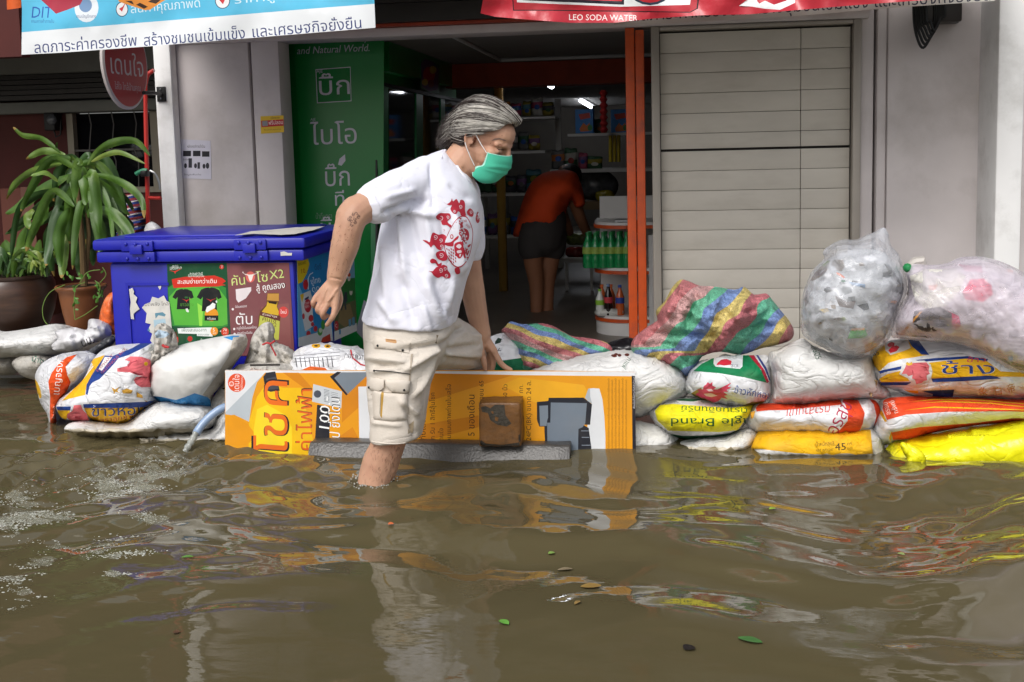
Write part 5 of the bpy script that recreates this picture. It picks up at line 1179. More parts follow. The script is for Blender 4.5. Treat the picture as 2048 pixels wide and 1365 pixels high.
b.box((L0 + 0.10, YI + 0.05, zlid - 0.004), (L1 - 0.10, YIb - 0.08, zlid + 0.010), bev=0.006); b.build('lid', m_blue, ib, sharp=30)
for xs, xe, sfx in ((245, 308, 0), (470, 534, 1)):
    h0, h1 = Xt(xs, 500, YI - 0.04), Xt(xe, 500, YI - 0.04)
    b = MB(); b.box((h0, YI - 0.052, zs1 - 0.002), (h1, YI - 0.0405, zlid - 0.006), bev=0.003)
    b.box((h0 - .004, YI - 0.048, zs2 + 0.004), (h1 + .004, YI - 0.0305, zs1 - 0.006), bev=0.003)
    b.box((h0 + (h1 - h0) * .30, YI - 0.066, zs1 - 0.014), (h0 + (h1 - h0) * .70, YI - 0.0525, zs1 + 0.026), bev=0.004); la = b.build('latch', m_blue, ib, sharp=30)
    for fx_ in (.16, .5, .84):
        for zz0 in (zlid - 0.018, zs2 + 0.018):
            b = MB(); b.ball(((h0 + (h1 - h0) * fx_), YI - (0.054 if zz0 > zs1 else 0.05) - (.012 if (fx_ == .5 and zz0 > zs1) else 0), zz0), (0.008, 0.006, 0.008), seg=10); b.build('rivet', m_blue, la)
# recessed frame on the front
b = MB()
fr0, fr1 = Xt(254, 600, YI), Xt(340, 600, YI); ft, fb = Zt(254, 566, YI), Zt(254, 700, YI)
b.box((fr0, YI - 0.006, fb), (fr0 + 0.012, YI - 0.0005, ft)); b.box((fr0 + .0121, YI - 0.006, ft - 0.012), (fr1, YI - 0.0005, ft)); b.build('raised_frame', m_blue, ib, smooth=False)
ip = lambda p: zz(p, 330, 500, 5.251)
il = lambda p: zz(p, 180, 430, 3.657)
m_paper = mat('torn paper', '#c9c6be', rough=0.75, var=0.12, vs=18, dirt='#8f9aa2', da=0.5, ds=10)
flat_sheet('torn_paper', il([(285, 545), (310, 535), (322, 560), (318, 580), (345, 605), (335, 640), (362, 690), (340, 705), (318, 725), (322, 765), (300, 762), (292, 690), (298, 640)]), YI - 0.0065, m_paper, sp=20, thick=0.001, parent=ib)
flat_sheet('torn_paper', il([(380, 680), (400, 655), (440, 640), (455, 600), (500, 612), (540, 590), (560, 630), (580, 640), (610, 960), (470, 960), (440, 920), (455, 870), (420, 845), (445, 800), (405, 790), (415, 720)]), YI - 0.0065, m_paper, [
    (text('หมดพลัง โกลิ', (283, 613), 5.5, d=(1, -0.03), width=54), '#4a4a48'), ([il([(475, 720), (530, 712), (555, 730), (545, 745), (500, 735), (480, 760)]), il([(410, 820), (425, 812), (440, 850), (425, 865)])], '#5a8494'), ([il([(465, 770), (550, 760), (560, 820), (470, 825)])], '#9fb8c4')], sp=20, thick=0.001, parent=ib)
flat_sheet('torn_paper', il([(497, 525), (520, 518), (520, 535), (510, 550)]), YI - 0.003, m_paper, sp=20, thick=0.001, parent=ib)
flat_sheet('torn_paper', il([(1392, 272), (1420, 268), (1450, 280), (1478, 278), (1475, 298), (1440, 298), (1395, 300)]), YI - 0.033, m_paper, sp=20, thick=0.001, parent=ib)
printed('torn_paper', il([(1060, 150), (1100, 140), (1180, 120), (1330, 108), (1500, 92), (1715, 84), (1640, 110), (1500, 140), (1400, 145), (1200, 138)]), lambda P: onZ(P, zlid + 0.0115), m_paper, sp=20, nb=(0, 0, -0.0008), parent=ib)
# green shirt poster
ts = lambda ox, oy, k: [(ox + k * x, oy + k * y) for x, y in [(-52, 0), (-28, -10), (-8, -13), (0, -8), (8, -13), (30, -10), (58, 4), (72, 48), (50, 58), (40, 44), (44, 130), (-48, 130), (-42, 44), (-54, 60), (-78, 46)]]
flat_sheet('poster', [(334, 528), (454, 526), (463, 705), (338, 705)], YI - 0.0025, ink('#12482c'), [
    ([ip([(30, 400), (120, 340), (500, 330), (640, 400), (660, 800), (560, 830), (60, 800)])], '#2f7f34'), ([ip([(40, 500), (130, 400), (350, 380), (560, 400), (650, 520), (655, 780), (600, 800), (100, 790)])], '#54a83a'), ([ip([(340, 560), (400, 600), (390, 800), (360, 800)])], '#8ccf4a'),
    ([ip([(70, 310), (200, 285), (520, 270), (605, 300), (640, 330), (600, 360), (640, 370), (560, 385), (300, 392), (90, 402), (80, 360)])], '#c32c1e'), (text('สะสมง่ายกว่าเดิม', ip([(128, 358)])[0], 6.6, d=(1, -0.02), width=79, off=0.03), '#eef0ea'),
    (text('สะสมฝาวันนี้', ip([(258, 262)])[0], 3.6, width=26), '#dfe6dc'), (text('รับรางวัลทุกวัน', ip([(240, 286)])[0], 3.6, width=32), '#dfe6dc'), (text('คุณ', ip([(75, 190)])[0], 5, d=(1, -0.1), width=12, off=0.03), '#e6ece2'), (text('มีดีแคล', ip([(50, 212)])[0], 4.5, d=(1, -0.1), width=24, off=0.03), '#e6ece2'), ([ip([(35, 215), (100, 225), (185, 190), (115, 235), (105, 255), (95, 232)]), ip([(575, 165), (595, 152), (615, 165), (618, 190), (595, 205), (572, 190)])], '#c8302a'), (text('T', ip([(586, 194)])[0], 5, off=0.05), '#f0e8e4'),
    ([ip(ts(195, 430, 1.5)), ip(ts(470, 418, 1.75))], '#15181a'), (text('ชาวลวง', ip([(158, 592)])[0], 5.5, width=27, off=0.02), '#4f8f2e'), ([ip([(215, 620), (235, 615), (252, 645), (245, 660), (225, 650)])], '#d9dcd6'), (text('คุณ', ip([(205, 508)])[0], 3, width=7), '#3f8f3a'), ([ip([(175, 515), (225, 530), (280, 510), (230, 538), (228, 555), (220, 538)]), ip([(430, 512), (480, 528), (540, 508), (485, 536), (482, 553), (474, 536)])], '#b8322a'),
    ([ell(330 + 488 / 5.251, 500 + 680 / 5.251, 13.5, 13.5, 18)], '#d98f24'), ([ip([(415, 690), (560, 690), (560, 745), (415, 745)])], '#15181a'), ([ip([(440, 600), (470, 585), (500, 555), (530, 570), (525, 610), (500, 625), (470, 640), (440, 660), (425, 640)]), ip([(530, 540), (545, 530), (550, 550), (538, 560)])], '#dfe2df'), (text('ครับผม', ip([(442, 735)])[0], 4, width=17, off=0.02), '#e6e6e4'),
    ([ip([(130, 825), (490, 815), (500, 890), (140, 878)])], '#dfe3e0'), (text('เพียงสะสมฉลาก', ip([(172, 860)])[0], 5, d=(1, -0.01), width=50), '#2f5a44'), ([ip([(335, 880), (500, 880), (500, 912), (335, 905)])], '#dfe3e0'), (text('คาราบาวแดง', ip([(345, 900)])[0], 3, width=22), '#2f5a44'),
    ([ell(428.5, 663, 7.6, 8.5, 20)], '#e08f2e'), ([ell(450, 664, 7.6, 8.5, 20)], '#cf3f26'), (text('5', ip([(500, 858)])[0], 6.5, off=0.03), '#f2efe8'), (text('ฉลาก', ip([(500, 882)])[0], 2.2, width=7), '#f2efe8'), (text('70', ip([(608, 856)])[0], 5.5, off=0.03), '#f2efe8'), (text('บาท', ip([(612, 882)])[0], 2.4, width=7), '#f2efe8'), (text('+', ip([(572, 868)])[0], 5), '#eef0ea'),
    ([ip([(90, 870), (118, 860), (132, 900), (140, 1040), (80, 1040)])], '#4a2a14'), ([ip([(88, 920), (138, 915), (140, 970), (86, 975)])], '#c6302a'), ([ip([(225, 905), (320, 900), (330, 985), (222, 990)])], '#17573a'), ([ell(330 + 262 / 5.251, 500 + 935 / 5.251, 5, 5.5, 14)], '#b8322a'), (text('รับเลย', ip([(370, 968)])[0], 5, width=18, off=0.03), '#cfe2cf')],
    sp=40, thick=0.001, parent=ib)['label'] = 'green poster with two black t-shirts'
# brown tonic poster
flat_sheet('poster', [(453.5, 527), (578, 526), (589, 712), (464, 712)], YI - 0.0035, ink('#78474a'), [
    ([ip([(1010, 600), (1300, 560), (1330, 1080), (980, 1080)])], '#86514f'),
    (text('คัน', ip([(692, 380)])[0], 15.5, d=(1, -0.10), width=30, off=0.10), '#4f3a28'), (text('โซ', ip([(962, 345)])[0], 15.5, d=(1, -0.10), width=24, off=0.10), '#4f3a28'), (text('X2', ip([(1100, 312)])[0], 18, d=(1, -0.12), width=31, off=0.08), '#4f3a28'),
    (text('คัน', ip([(692, 378)])[0], 15, d=(1, -0.10), width=29, off=0.04), '#c3cf7e'), (text('โซ', ip([(962, 342)])[0], 15, d=(1, -0.10), width=23, off=0.04), '#c3cf7e'), (text('X2', ip([(1101, 310)])[0], 17, d=(1, -0.12), width=29, off=0.03), '#c3cf7e'),
    ([ell(330 + 897 / 5.251, 500 + 285 / 5.251, 9.2, 11, 24)], '#d0615a'), ([ip([(850, 255), (880, 262), (915, 260), (940, 250), (925, 275), (912, 320), (897, 338), (884, 318), (872, 275)]), ip([(852, 268), (812, 240), (818, 225), (830, 250), (860, 258)]), ip([(935, 262), (985, 240), (975, 225), (962, 248), (930, 255)])], '#e4dcd6'),
    (text('สู้ คูณสอง', ip([(958, 440)])[0], 10.5, d=(1, -0.13), width=60, off=0.09), '#3f2a2c'), (text('สู้ คูณสอง', ip([(959, 438)])[0], 10, d=(1, -0.13), width=58, off=0.03), '#ecebe8'),
    ([ip([(742, 415), (905, 392), (905, 430), (850, 510), (770, 555), (748, 520)])], '#d9d0d2'), ([ell(330 + 712 / 5.251, 619, 2.2, 2.4, 12), ell(330 + 727 / 5.251, 658.5, 2.2, 2.4, 12), ell(330 + 731 / 5.251, 668.5, 2.2, 2.4, 12)], '#e0dada'),
    (text('มีส่วนผสมจาก', ip([(738, 612)])[0], 3.8, d=(1, -0.08), width=23), '#e4dede'), (text('ตับ', ip([(735, 785)])[0], 17, d=(1, -0.02), width=35, off=0.03), '#e9e6e6'), (text('กลูโคโรโนแลคโทน', ip([(752, 838)])[0], 4, d=(1, -0.06), width=40), '#e4dede'), (text('สารสกัดขมิ้นชัน', ip([(758, 890)])[0], 4, d=(1, -0.06), width=30), '#e4dede'),
    ([ip([(1080, 455), (1195, 455), (1200, 520), (1180, 600), (1205, 650), (1215, 700), (1190, 940), (960, 940), (985, 700), (1000, 640), (1070, 570), (1065, 500)])], '#5f3f1a'), ([ip([(1078, 460), (1196, 460), (1196, 540), (1070, 530)])], '#b98a3f'), ([ip([(1075, 545), (1180, 548), (1175, 600), (1198, 655), (1190, 690), (1010, 660), (1065, 590)])], '#c9a42c'), ([ip([(1084, 540), (1178, 548), (1170, 575), (1090, 560)])], '#2a1a12'),
    ([ip([(1005, 650), (1210, 700), (1205, 750), (998, 690)])], '#5a2424'), ([ip([(998, 690), (1205, 750), (1195, 945), (965, 945)])], '#b5b84e'), (text('คันโซ', ip([(1015, 742)])[0], 6.5, d=(1, 0.17), width=29, off=0.02), '#4a2418'), (text('X2', ip([(1110, 800)])[0], 7, d=(1, 0.17), width=11), '#4a2418'), (text('ช่วยบำรุง', ip([(1020, 684)])[0], 3.2, d=(1, 0.2), width=30), '#e6dccb'),
    ([ell(330 + 1245 / 5.251, 500 + 655 / 5.251, 10, 11, 24)], '#c9403c'), (text('ใหม่', ip([(1212, 672)])[0], 5.5, d=(1, -0.02), width=12, off=0.02), '#f2e6e2')],
    sp=40, thick=0.001, parent=ib)['label'] = 'brown poster with a tonic bottle'
# posters on the right side face
sd_ = lambda P: onX(P, X1 + 0.003)
sx_ = lambda p: zz(p, 330, 500, 5.251)
s2 = lambda p: zz(p, 600, 540, 9.75)
printed('poster', [(594, 521), (640, 505), (664, 498), (666, 682), (597, 694)], sd_, ink('#1f86c4'), [
    ([[(594, 560), (610, 600), (622, 660), (622, 694), (594, 694)]], '#6fb4dc'), ([sx_([(1380, 100), (1500, 90), (1518, 150), (1490, 250), (1440, 340), (1395, 360)])], '#e0c81c'), (text('10.-', sx_([(1425, 250)])[0], 9, d=(1, -0.15), width=15, off=0.03), '#a82c1c'), (text('ลองเลย!', sx_([(1402, 168)])[0], 5, d=(1, -0.3), width=16), '#5a4a12'),
    (text('ดัชชี่', sx_([(1572, 215)])[0], 9, d=(1, -0.15), width=14, off=0.03), '#1f2f6a'), (text('ยูไทย', sx_([(1535, 365)])[0], 9, d=(1, -0.25), width=20, off=0.02), '#dfeaf2'), (text('ดูด', sx_([(1545, 445)])[0], 9, d=(1, -0.2), width=16, off=0.02), '#dfeaf2'),
    ([sx_([(1500, 420), (1498, 300), (1520, 255), (1555, 235), (1555, 245), (1525, 262), (1508, 300), (1510, 415)])], '#dfeaf2'), ([ell(330 + 1477 / 5.251, 500 + 365 / 5.251, 5.2, 10.5, 20)], '#bf2430'),
    ([s2([(0, 490), (200, 400), (240, 560), (260, 1100), (100, 1200), (60, 1000)])], '#d9dde0'), ([s2([(0, 490), (70, 460), (75, 520), (40, 640)])], '#d9b820'), ([ell(615.7, 612, 7, 13.5, 22)], '#b81f34'), (text('STRAW', s2([(105, 690)])[0], 5, d=(1, -0.35), width=9.5, off=0.01), '#f0e2e2'), (text('BERRY', s2([(105, 755)])[0], 5, d=(1, -0.35), width=9.5, off=0.01), '#f0e2e2'), ([s2([(90, 560), (170, 515), (172, 555), (92, 600)])], '#1a2a5c'),
    ([ell(622, 637, 5, 7, 14), ell(625, 649, 3.2, 4.5, 12), ell(607, 633, 2.6, 6, 12), ell(617, 668, 4.5, 6, 12), ell(631, 658, 4, 6, 12)], '#c22f38'), ([[(597, 694), (597, 676), (640, 664), (662, 640), (666, 682)]], '#d5dade'), ([ell(640, 664, 5, 8, 14), ell(646, 650, 4, 10, 14), ell(655, 648, 4, 5, 12)], '#4a9a3f'), ([ell(641, 661, 3.2, 5, 12)], '#cfdcc4'), ([[(640, 690), (645, 676), (660, 668), (662, 684)]], '#c23a26')],
    sp=30, nb=(-0.001, 0, 0), parent=ib)['label'] = 'blue poster with strawberry drinking yoghurt'
printed('poster', [(667, 497), (707, 482), (714, 662), (669, 682)], sd_, ink('#78b0cc'), [
    ([[(667, 600), (712, 592), (714, 662), (669, 682)]], '#5f6a45'), ([[(680, 615), (700, 608), (709, 640), (690, 655), (676, 645)]], '#8a7a54'), ([[(667, 560), (712, 556), (712, 600), (667, 616)]], '#2f7a3c'), ([ell(698, 556, 3, 7, 14), ell(702, 585, 3, 6, 14)], '#d9d4c8'), ([ell(698, 550, 3.4, 4, 12)], '#b8442a'), ([ell(702, 579, 3, 4, 12)], '#2f7a3c'),
    ([[(689, 585), (694, 584), (695, 604), (692, 604), (693, 620), (690, 620), (688, 604), (684, 622), (682, 620), (687, 600)]], '#37404a'), ([[(668, 664), (714, 646), (714, 662), (669, 682)]], '#d9dcda'), ([ell(673, 652, 4.2, 10, 18)], '#b8303a'), (text('C', (671, 656), 7, d=(1, -.2), width=4), '#f0e2e2'), ([[(697, 640), (702, 638), (703, 652), (698, 654)], [(704, 636), (709, 634), (710, 650), (705, 652)]], '#5f9ab8'), ([ell(680, 664, 2, 6, 10)], '#3f8fc0')],
    sp=30, nb=(-0.001, 0, 0), parent=ib)['label'] = 'small poster of a field and drinks'

# ================================================================== POTS AND PLANTS
def hang(name, pts, m, r, parent):
    b = MB(); b.tube(pts, r, 5); return b.build(name, m, parent)
class Leafs:
    def __init__(s): s.b = MB()
    def leaf(s, path, w, tilt=0.0, fold=0.18, n=10, m=0, wav=0.0, tip=0):
        P = crom(path, max(2, n // max(1, len(path) - 1)), False) if len(path) > 2 else np.linspace(path[0], path[1], n)
        P = np.array(P); k = len(P); t = np.linspace(0, 1, k)
        T = np.gradient(P, axis=0); T /= np.linalg.norm(T, axis=1)[:, None] + 1e-9
        V = P.mean(0) - CAM; V /= np.linalg.norm(V)
        W = np.cross(T, V); W /= np.linalg.norm(W, axis=1)[:, None] + 1e-9; N = np.cross(W, T)
        W = W * math.cos(tilt) + N * math.sin(tilt); N = np.cross(W, T)
        prof = w * np.clip(np.sin(np.pi * np.clip(t * 0.93 + 0.05, 0, 1)) ** 0.75, 0.03, 1)
        rip = wav * np.sin(t * 17 + w * 900)
        L = P + W * prof[:, None] * (1 - .2 * fold) + N * (fold * prof * 1.2 + rip * w)[:, None]; Rr = P - W * prof[:, None] * (1 - .2 * fold) + N * (fold * prof * 1.2 - rip * w)[:, None]
        ML, MR = (P + L) / 2 + N * (prof * .06)[:, None], (P + Rr) / 2 + N * (prof * .06)[:, None]
        A_ = np.stack([L, ML, P, MR, Rr], 1).reshape(-1, 3)
        Fc = [[i * 5 + j, i * 5 + j + 1, i * 5 + j + 6, i * 5 + j + 5] for i in range(k - 1) for j in range(4)]
        nb_ = len(s.b.m); s.b.add(A_, Fc, m)
        if tip:
            for q in range(tip * 4): s.b.m[-1 - q] = 1
def leafmat(name, c, c2):
    return mat(name, c, rough=0.42, spec=0.4, var=0.3, vs=9, dirt=c2, da=0.6, ds=7, bump=0.15, bs=50, stretch=(1, 1, .6))
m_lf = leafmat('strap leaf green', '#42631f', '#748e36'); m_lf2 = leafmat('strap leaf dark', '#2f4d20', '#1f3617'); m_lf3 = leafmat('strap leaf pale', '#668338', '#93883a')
m_stem = mat('plant stem', '#6f5a3a', rough=0.8)
YP1, YP2 = 5.15, 4.95
def pot(name, cx, ytop, ybot, rpx, Y, prof, m, lb):
    top, bot = at(cx, ytop, Y), at(cx, ybot, Y); h = top[2] - bot[2]; r = rpx / ppm(Y)
    e = empty(name, (bot[0], Y, bot[2]), lb, 'pot')
    b = MB(); b.lathe((bot[0], Y, bot[2]), [(a * r, z * h) for a, z in prof], 36); b.build('vessel', m, e, sharp=60)
    b = MB(); b.lathe((bot[0], Y, bot[2] + h * 0.90), [(0.05 * r, 0.012), (r * .6, 0.02), (r * 0.9, 0)], 24); b.build('soil', mat('potting soil', '#3a2c1e', rough=0.95, bump=1, bs=60, bd=.02), e)
    return e
m_pot1 = mat('dark glazed pot', '#3f2c22', rough=0.32, spec=0.5, var=0.35, vs=4, stretch=(.6, .6, 5), dirt='#6a4a34', da=0.6, ds=3)
m_pot2 = mat('brown clay pot', '#7a4a2a', rough=0.45, spec=0.4, var=0.25, vs=6, dirt='#4d3018', da=0.6, ds=5)
pot1 = pot('plant_pot', 30, 548, 664, 88, YP1, [(.70, 0), (.76, .02), (.95, .35), (1.03, .62), (1.0, .85), (.93, .93), (.97, .96), (.98, 1.0), (.90, 1.0), (.88, .92), (.3, .9)], m_pot1, 'large dark brown glazed pot holding a leafy plant at the far left')
pot2 = pot('plant_pot', 168, 570, 664, 51, YP2, [(.58, 0), (.62, .02), (.80, .45), (.88, .75), (.90, .86), (1.02, .92), (1.05, .97), (1.0, 1.0), (.93, 1.0), (.90, .9), (.3, .88)], m_pot2, 'brown clay pot with trailing weeds beside the ice box')
pz2 = lambda p: zz(p, 0, 240, 2.844)
dr = empty('dracaena', at(168, 572, YP2), 'tall drooping strap-leaved green plant growing from the brown clay pot', 'plant')
b = MB(); b.tube([at(168, 572, YP2), at(164, 480, YP2), at(158, 400, YP2), at(155, 330, YP2)], [.016, .014, .012, .008], 8); b.tube([at(170, 572, YP2 + .02), at(178, 470, YP2 + .03), at(172, 400, YP2 + .02)], [.012, .01, .008], 8); b.build('stem', m_stem, dr)
spec = [([(345, 190), (240, 110), (130, 90), (75, 42)], 34, 0), ([(370, 200), (250, 178), (148, 225)], 42, 2), ([(400, 220), (280, 230), (185, 292)], 56, 0), ([(350, 250), (200, 290), (95, 360), (38, 452)], 44, 2), ([(410, 310), (250, 385), (130, 470), (34, 535)], 72, 0),
        ([(410, 350), (300, 460), (190, 530), (45, 640)], 56, 1), ([(380, 205), (405, 250), (375, 318)], 58, 2), ([(420, 230), (480, 330), (485, 485)], 66, 0), ([(430, 340), (405, 500), (398, 705)], 76, 0), ([(395, 500), (340, 650), (345, 840)], 66, 0), ([(470, 500), (492, 640), (485, 795)], 78, 1),
        ([(500, 260), (560, 180), (650, 130), (770, 122), (852, 205)], 46, 0), ([(520, 240), (600, 200), (690, 188), (825, 250)], 30, 2), ([(470, 260), (510, 280), (520, 328)], 62, 2), ([(530, 310), (640, 335), (740, 390), (805, 460), (820, 560)], 46, 0), ([(530, 320), (610, 390), (680, 480), (738, 542)], 60, 0),
        ([(550, 400), (620, 480), (660, 560), (675, 645)], 66, 1), ([(510, 450), (540, 570), (560, 720)], 58, 1), ([(570, 480), (610, 560), (625, 660)], 62, 1), ([(190, 510), (150, 560), (165, 622)], 50, 2), ([(270, 490), (235, 560), (200, 600)], 52, 0), ([(420, 470), (300, 545), (205, 605)], 52, 1), ([(320, 540), (275, 700), (310, 890)], 60, 1),
        ([(440, 690), (450, 800), (455, 895)], 56, 1), ([(680, 540), (725, 590), (752, 645)], 56, 1), ([(440, 250), (500, 200), (540, 260)], 40, 1), ([(330, 350), (260, 300), (175, 318)], 30, 2), ([(430, 420), (450, 560), (440, 640)], 60, 1), ([(370, 420), (250, 470), (120, 600), (30, 650)], 46, 1), ([(500, 380), (580, 420), (700, 440), (760, 520)], 44, 1),
        ([(480, 600), (520, 720), (530, 830)], 50, 1), ([(380, 650), (360, 780), (350, 900)], 52, 2), ([(270, 520), (180, 620), (130, 720)], 48, 1), ([(560, 520), (580, 640), (590, 760)], 46, 1), ([(330, 180), (322, 150), (326, 128)], 14, 0)]
LM = [m_lf, m_lf2, m_lf3]
rl_ = random.Random(3)
for i in range(44):                           # the inner leaves that fill the crown and hang round the stems
    x0, y0 = rl_.uniform(385, 520), rl_.uniform(250, 560); a = rl_.uniform(-1.0, 1.0); l = rl_.uniform(180, 380)
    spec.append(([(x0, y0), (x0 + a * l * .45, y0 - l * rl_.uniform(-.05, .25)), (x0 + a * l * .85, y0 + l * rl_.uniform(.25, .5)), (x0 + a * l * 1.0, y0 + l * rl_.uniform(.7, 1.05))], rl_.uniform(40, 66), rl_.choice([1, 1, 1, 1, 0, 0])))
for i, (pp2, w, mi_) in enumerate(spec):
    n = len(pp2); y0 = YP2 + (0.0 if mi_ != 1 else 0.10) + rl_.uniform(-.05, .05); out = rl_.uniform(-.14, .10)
    path = onY(pz2(pp2), np.array([y0 + out * (j / (n - 1)) for j in range(n)]))
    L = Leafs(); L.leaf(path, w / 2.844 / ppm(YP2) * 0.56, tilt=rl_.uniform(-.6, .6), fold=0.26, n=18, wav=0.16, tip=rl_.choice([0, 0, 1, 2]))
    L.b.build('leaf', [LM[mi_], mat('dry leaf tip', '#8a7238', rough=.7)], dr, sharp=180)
# second plant: leafy clump in the dark pot
cl_ = empty('leafy_plant', at(40, 545, YP1), 'low clump of green leaves and weeds growing in the large dark pot', 'plant')
Ls = [Leafs(), Leafs(), Leafs()]
for i in range(170):
    x0, y0 = rl_.uniform(-20, 100), rl_.uniform(535, 556); a = rl_.uniform(-1, 1); l = rl_.uniform(18, 60)
    Yq = YP1 + rl_.uniform(-.16, .12)
    p = [(x0, y0), (x0 + a * l * .4, y0 - l * .7), (x0 + a * l * 1.0, y0 - l * rl_.uniform(.3, .9))]
    Ls[rl_.randrange(3)].leaf(onY(p, Yq), rl_.uniform(3, 8) / ppm(Yq), tilt=rl_.uniform(-.8, .8), n=8)
for p, w in (([(30, 545), (20, 505), (10, 480)], 9), ([(45, 545), (40, 490), (52, 455)], 9), ([(10, 545), (5, 510), (-10, 490)], 9), ([(60, 545), (72, 510), (80, 480)], 9), ([(25, 540), (40, 500), (66, 512)], 13), ([(0, 530), (8, 500), (12, 482)], 10)):
    Ls[0].leaf(onY(p, YP1 - .1), w / ppm(YP1), tilt=.2, n=10)
for L, m in zip(Ls, LM): L.b.build('foliage', m, cl_, sharp=180)
wd = empty('trailing_weed', at(185, 572, YP2 - .05), 'thin trailing weeds hanging over the rim of the brown clay pot', 'weed')
m_vine = mat('vine', '#5f7a34', rough=0.6)
for p in ([(170, 565), (152, 575), (148, 610), (150, 640)], [(190, 562), (200, 572), (196, 600)], [(160, 566), (175, 545), (200, 540)], [(130, 570), (100, 585), (86, 612), (88, 640), (104, 658)], [(200, 566), (212, 550), (205, 535)], [(150, 640), (170, 630), (195, 612)]):
    hang('vine', onY(crom(p, 5, False), YP2 - 0.13), m_vine, 0.0022, wd)
L = Leafs()
for i in range(44):
    x, y = rl_.choice([(150, rl_.uniform(570, 645)), (196, rl_.uniform(570, 600)), (rl_.uniform(125, 215), rl_.uniform(540, 572)), (195 + rl_.uniform(-14, 14), 590), (104, 657)])
    a = rl_.uniform(0, 6.28); l = rl_.uniform(4, 11)
    L.leaf(onY([(x, y), (x + l * math.cos(a), y + l * math.sin(a))], YP2 - .135 + rl_.uniform(-.02, .02)), l * .3 / ppm(YP2), tilt=rl_.uniform(-.6, .6), n=6)
L.b.build('leaves', leafmat('weed leaf', '#4f7f2c', '#2c5a1c'), wd, sharp=180)
# dim things behind the plants
fb_ = pillow('striped_cushion', [(225, 470), (228, 420), (240, 396), (258, 388), (280, 396), (292, 420), (292, 460), (286, 480), (240, 482)], 5.9, 0.1, mat('blue cloth', '#2a3c7a', rough=0.85), [
    ([[(226 + 2 * i, 418 + 13 * i), (255, 398 + 13 * i), (294, 392 + 13 * i), (294, 396 + 13 * i), (258, 403 + 13 * i), (226 + 2 * i, 424 + 13 * i)] for i in range(-1, 6)], '#7a3238'), ([[(226 + 2 * i, 425 + 13 * i), (256, 404 + 13 * i), (294, 397 + 13 * i), (294, 399 + 13 * i), (258, 406 + 13 * i), (226 + 2 * i, 428 + 13 * i)] for i in range(-1, 6)], '#b5aea8')], sp=6, seed=51)
tag(fb_, 'blue cushion with red and white stripes in the shade behind the strap-leaved plant', 'cushion')
cb_ = empty('cardboard_box', at(60, 480, 6.2), 'dim reddish brown carton standing in the porch behind the plants', 'box')
b = MB(); b.box(at(18, 640, 6.2), at(112, 372, 6.5), bev=.01); b.build('carton', mat('dim carton', '#5f352a', rough=0.8), cb_)
b = MB(); b.box(at(60, 640, 6.195), at(66, 374, 6.199)); b.build('tape', mat('carton tape', '#6a4538'), cb_)
wbg = pillow('white_bag', [(288, 466), (292, 450), (304, 444), (318, 452), (328, 466), (318, 474), (296, 474)], 5.0, 0.05, mat('white carrier film', '#d3d2d4'), sp=5, wr=.012, seed=52)
tag(wbg, 'small white plastic bag showing behind the left corner of the ice box lid', 'plastic bag')

# ================================================================== STRIPED TARPAULIN SACKS
def stripe_mat():
    m = bpy.data.materials.new('striped woven plastic'); m.use_nodes = True
    n, l = m.node_tree.nodes, m.node_tree.links; bs = n['Principled BSDF']
    bs.inputs['Roughness'].default_value = 0.5; bs.inputs['Specular IOR Level'].default_value = 0.35
    uv = n.new('ShaderNodeUVMap'); uv.uv_map = 'UVMap'
    sp_ = n.new('ShaderNodeSeparateXYZ'); l.new(uv.outputs[0], sp_.inputs[0])
    fr_ = n.new('ShaderNodeMath'); fr_.operation = 'FRACT'; l.new(sp_.outputs[0], fr_.inputs[0])
    cr = n.new('ShaderNodeValToRGB'); cr.color_ramp.interpolation = 'CONSTANT'
    cols = ['#c4b06a', '#b87274', '#bb9290', '#62a98a', '#6f86b4', '#c2b06c', '#b56c72', '#5fa88c', '#7288b8']
    el = cr.color_ramp.elements
    while len(el) < len(cols): el.new(0.5)
    for i, c in enumerate(cols): el[i].position = i / len(cols); el[i].color = lin(c)
    l.new(fr_.outputs[0], cr.inputs[0])
    tc = n.new('ShaderNodeTexCoord'); t = n.new('ShaderNodeTexNoise'); t.inputs['Scale'].default_value = 260; t.inputs['Detail'].default_value = 2
    l.new(tc.outputs['Object'], t.inputs['Vector'])
    mr = n.new('ShaderNodeMapRange'); mr.inputs[1].default_value = .35; mr.inputs[2].default_value = .65; mr.inputs[3].default_value = .60; mr.inputs[4].default_value = 1.35
    l.new(t.outputs['Fac'], mr.inputs[0])
    mx = n.new('ShaderNodeMix'); mx.data_type = 'RGBA'; mx.blend_type = 'MULTIPLY'; mx.inputs[0].default_value = 1
    l.new(cr.outputs[0], mx.inputs[6]); l.new(mr.outputs[0], mx.inputs[7])
    l.new(mx.outputs[2], bs.inputs['Base Color'])
    t2 = n.new('ShaderNodeTexNoise'); t2.inputs['Scale'].default_value = 26; t2.inputs['Detail'].default_value = 6; l.new(tc.outputs['Object'], t2.inputs['Vector'])
    k = n.new('ShaderNodeBump'); k.inputs['Strength'].default_value = 1.0; k.inputs['Distance'].default_value = .03; l.new(t2.outputs['Fac'], k.inputs['Height']); l.new(k.outputs[0], bs.inputs['Normal'])
    return m
m_str = stripe_mat()
def nz(P, f, s): return vnoise(np.stack([P[:, 0] / f, P[:, 1] / f, 0 * P[:, 0]], 1), 1.0, s)
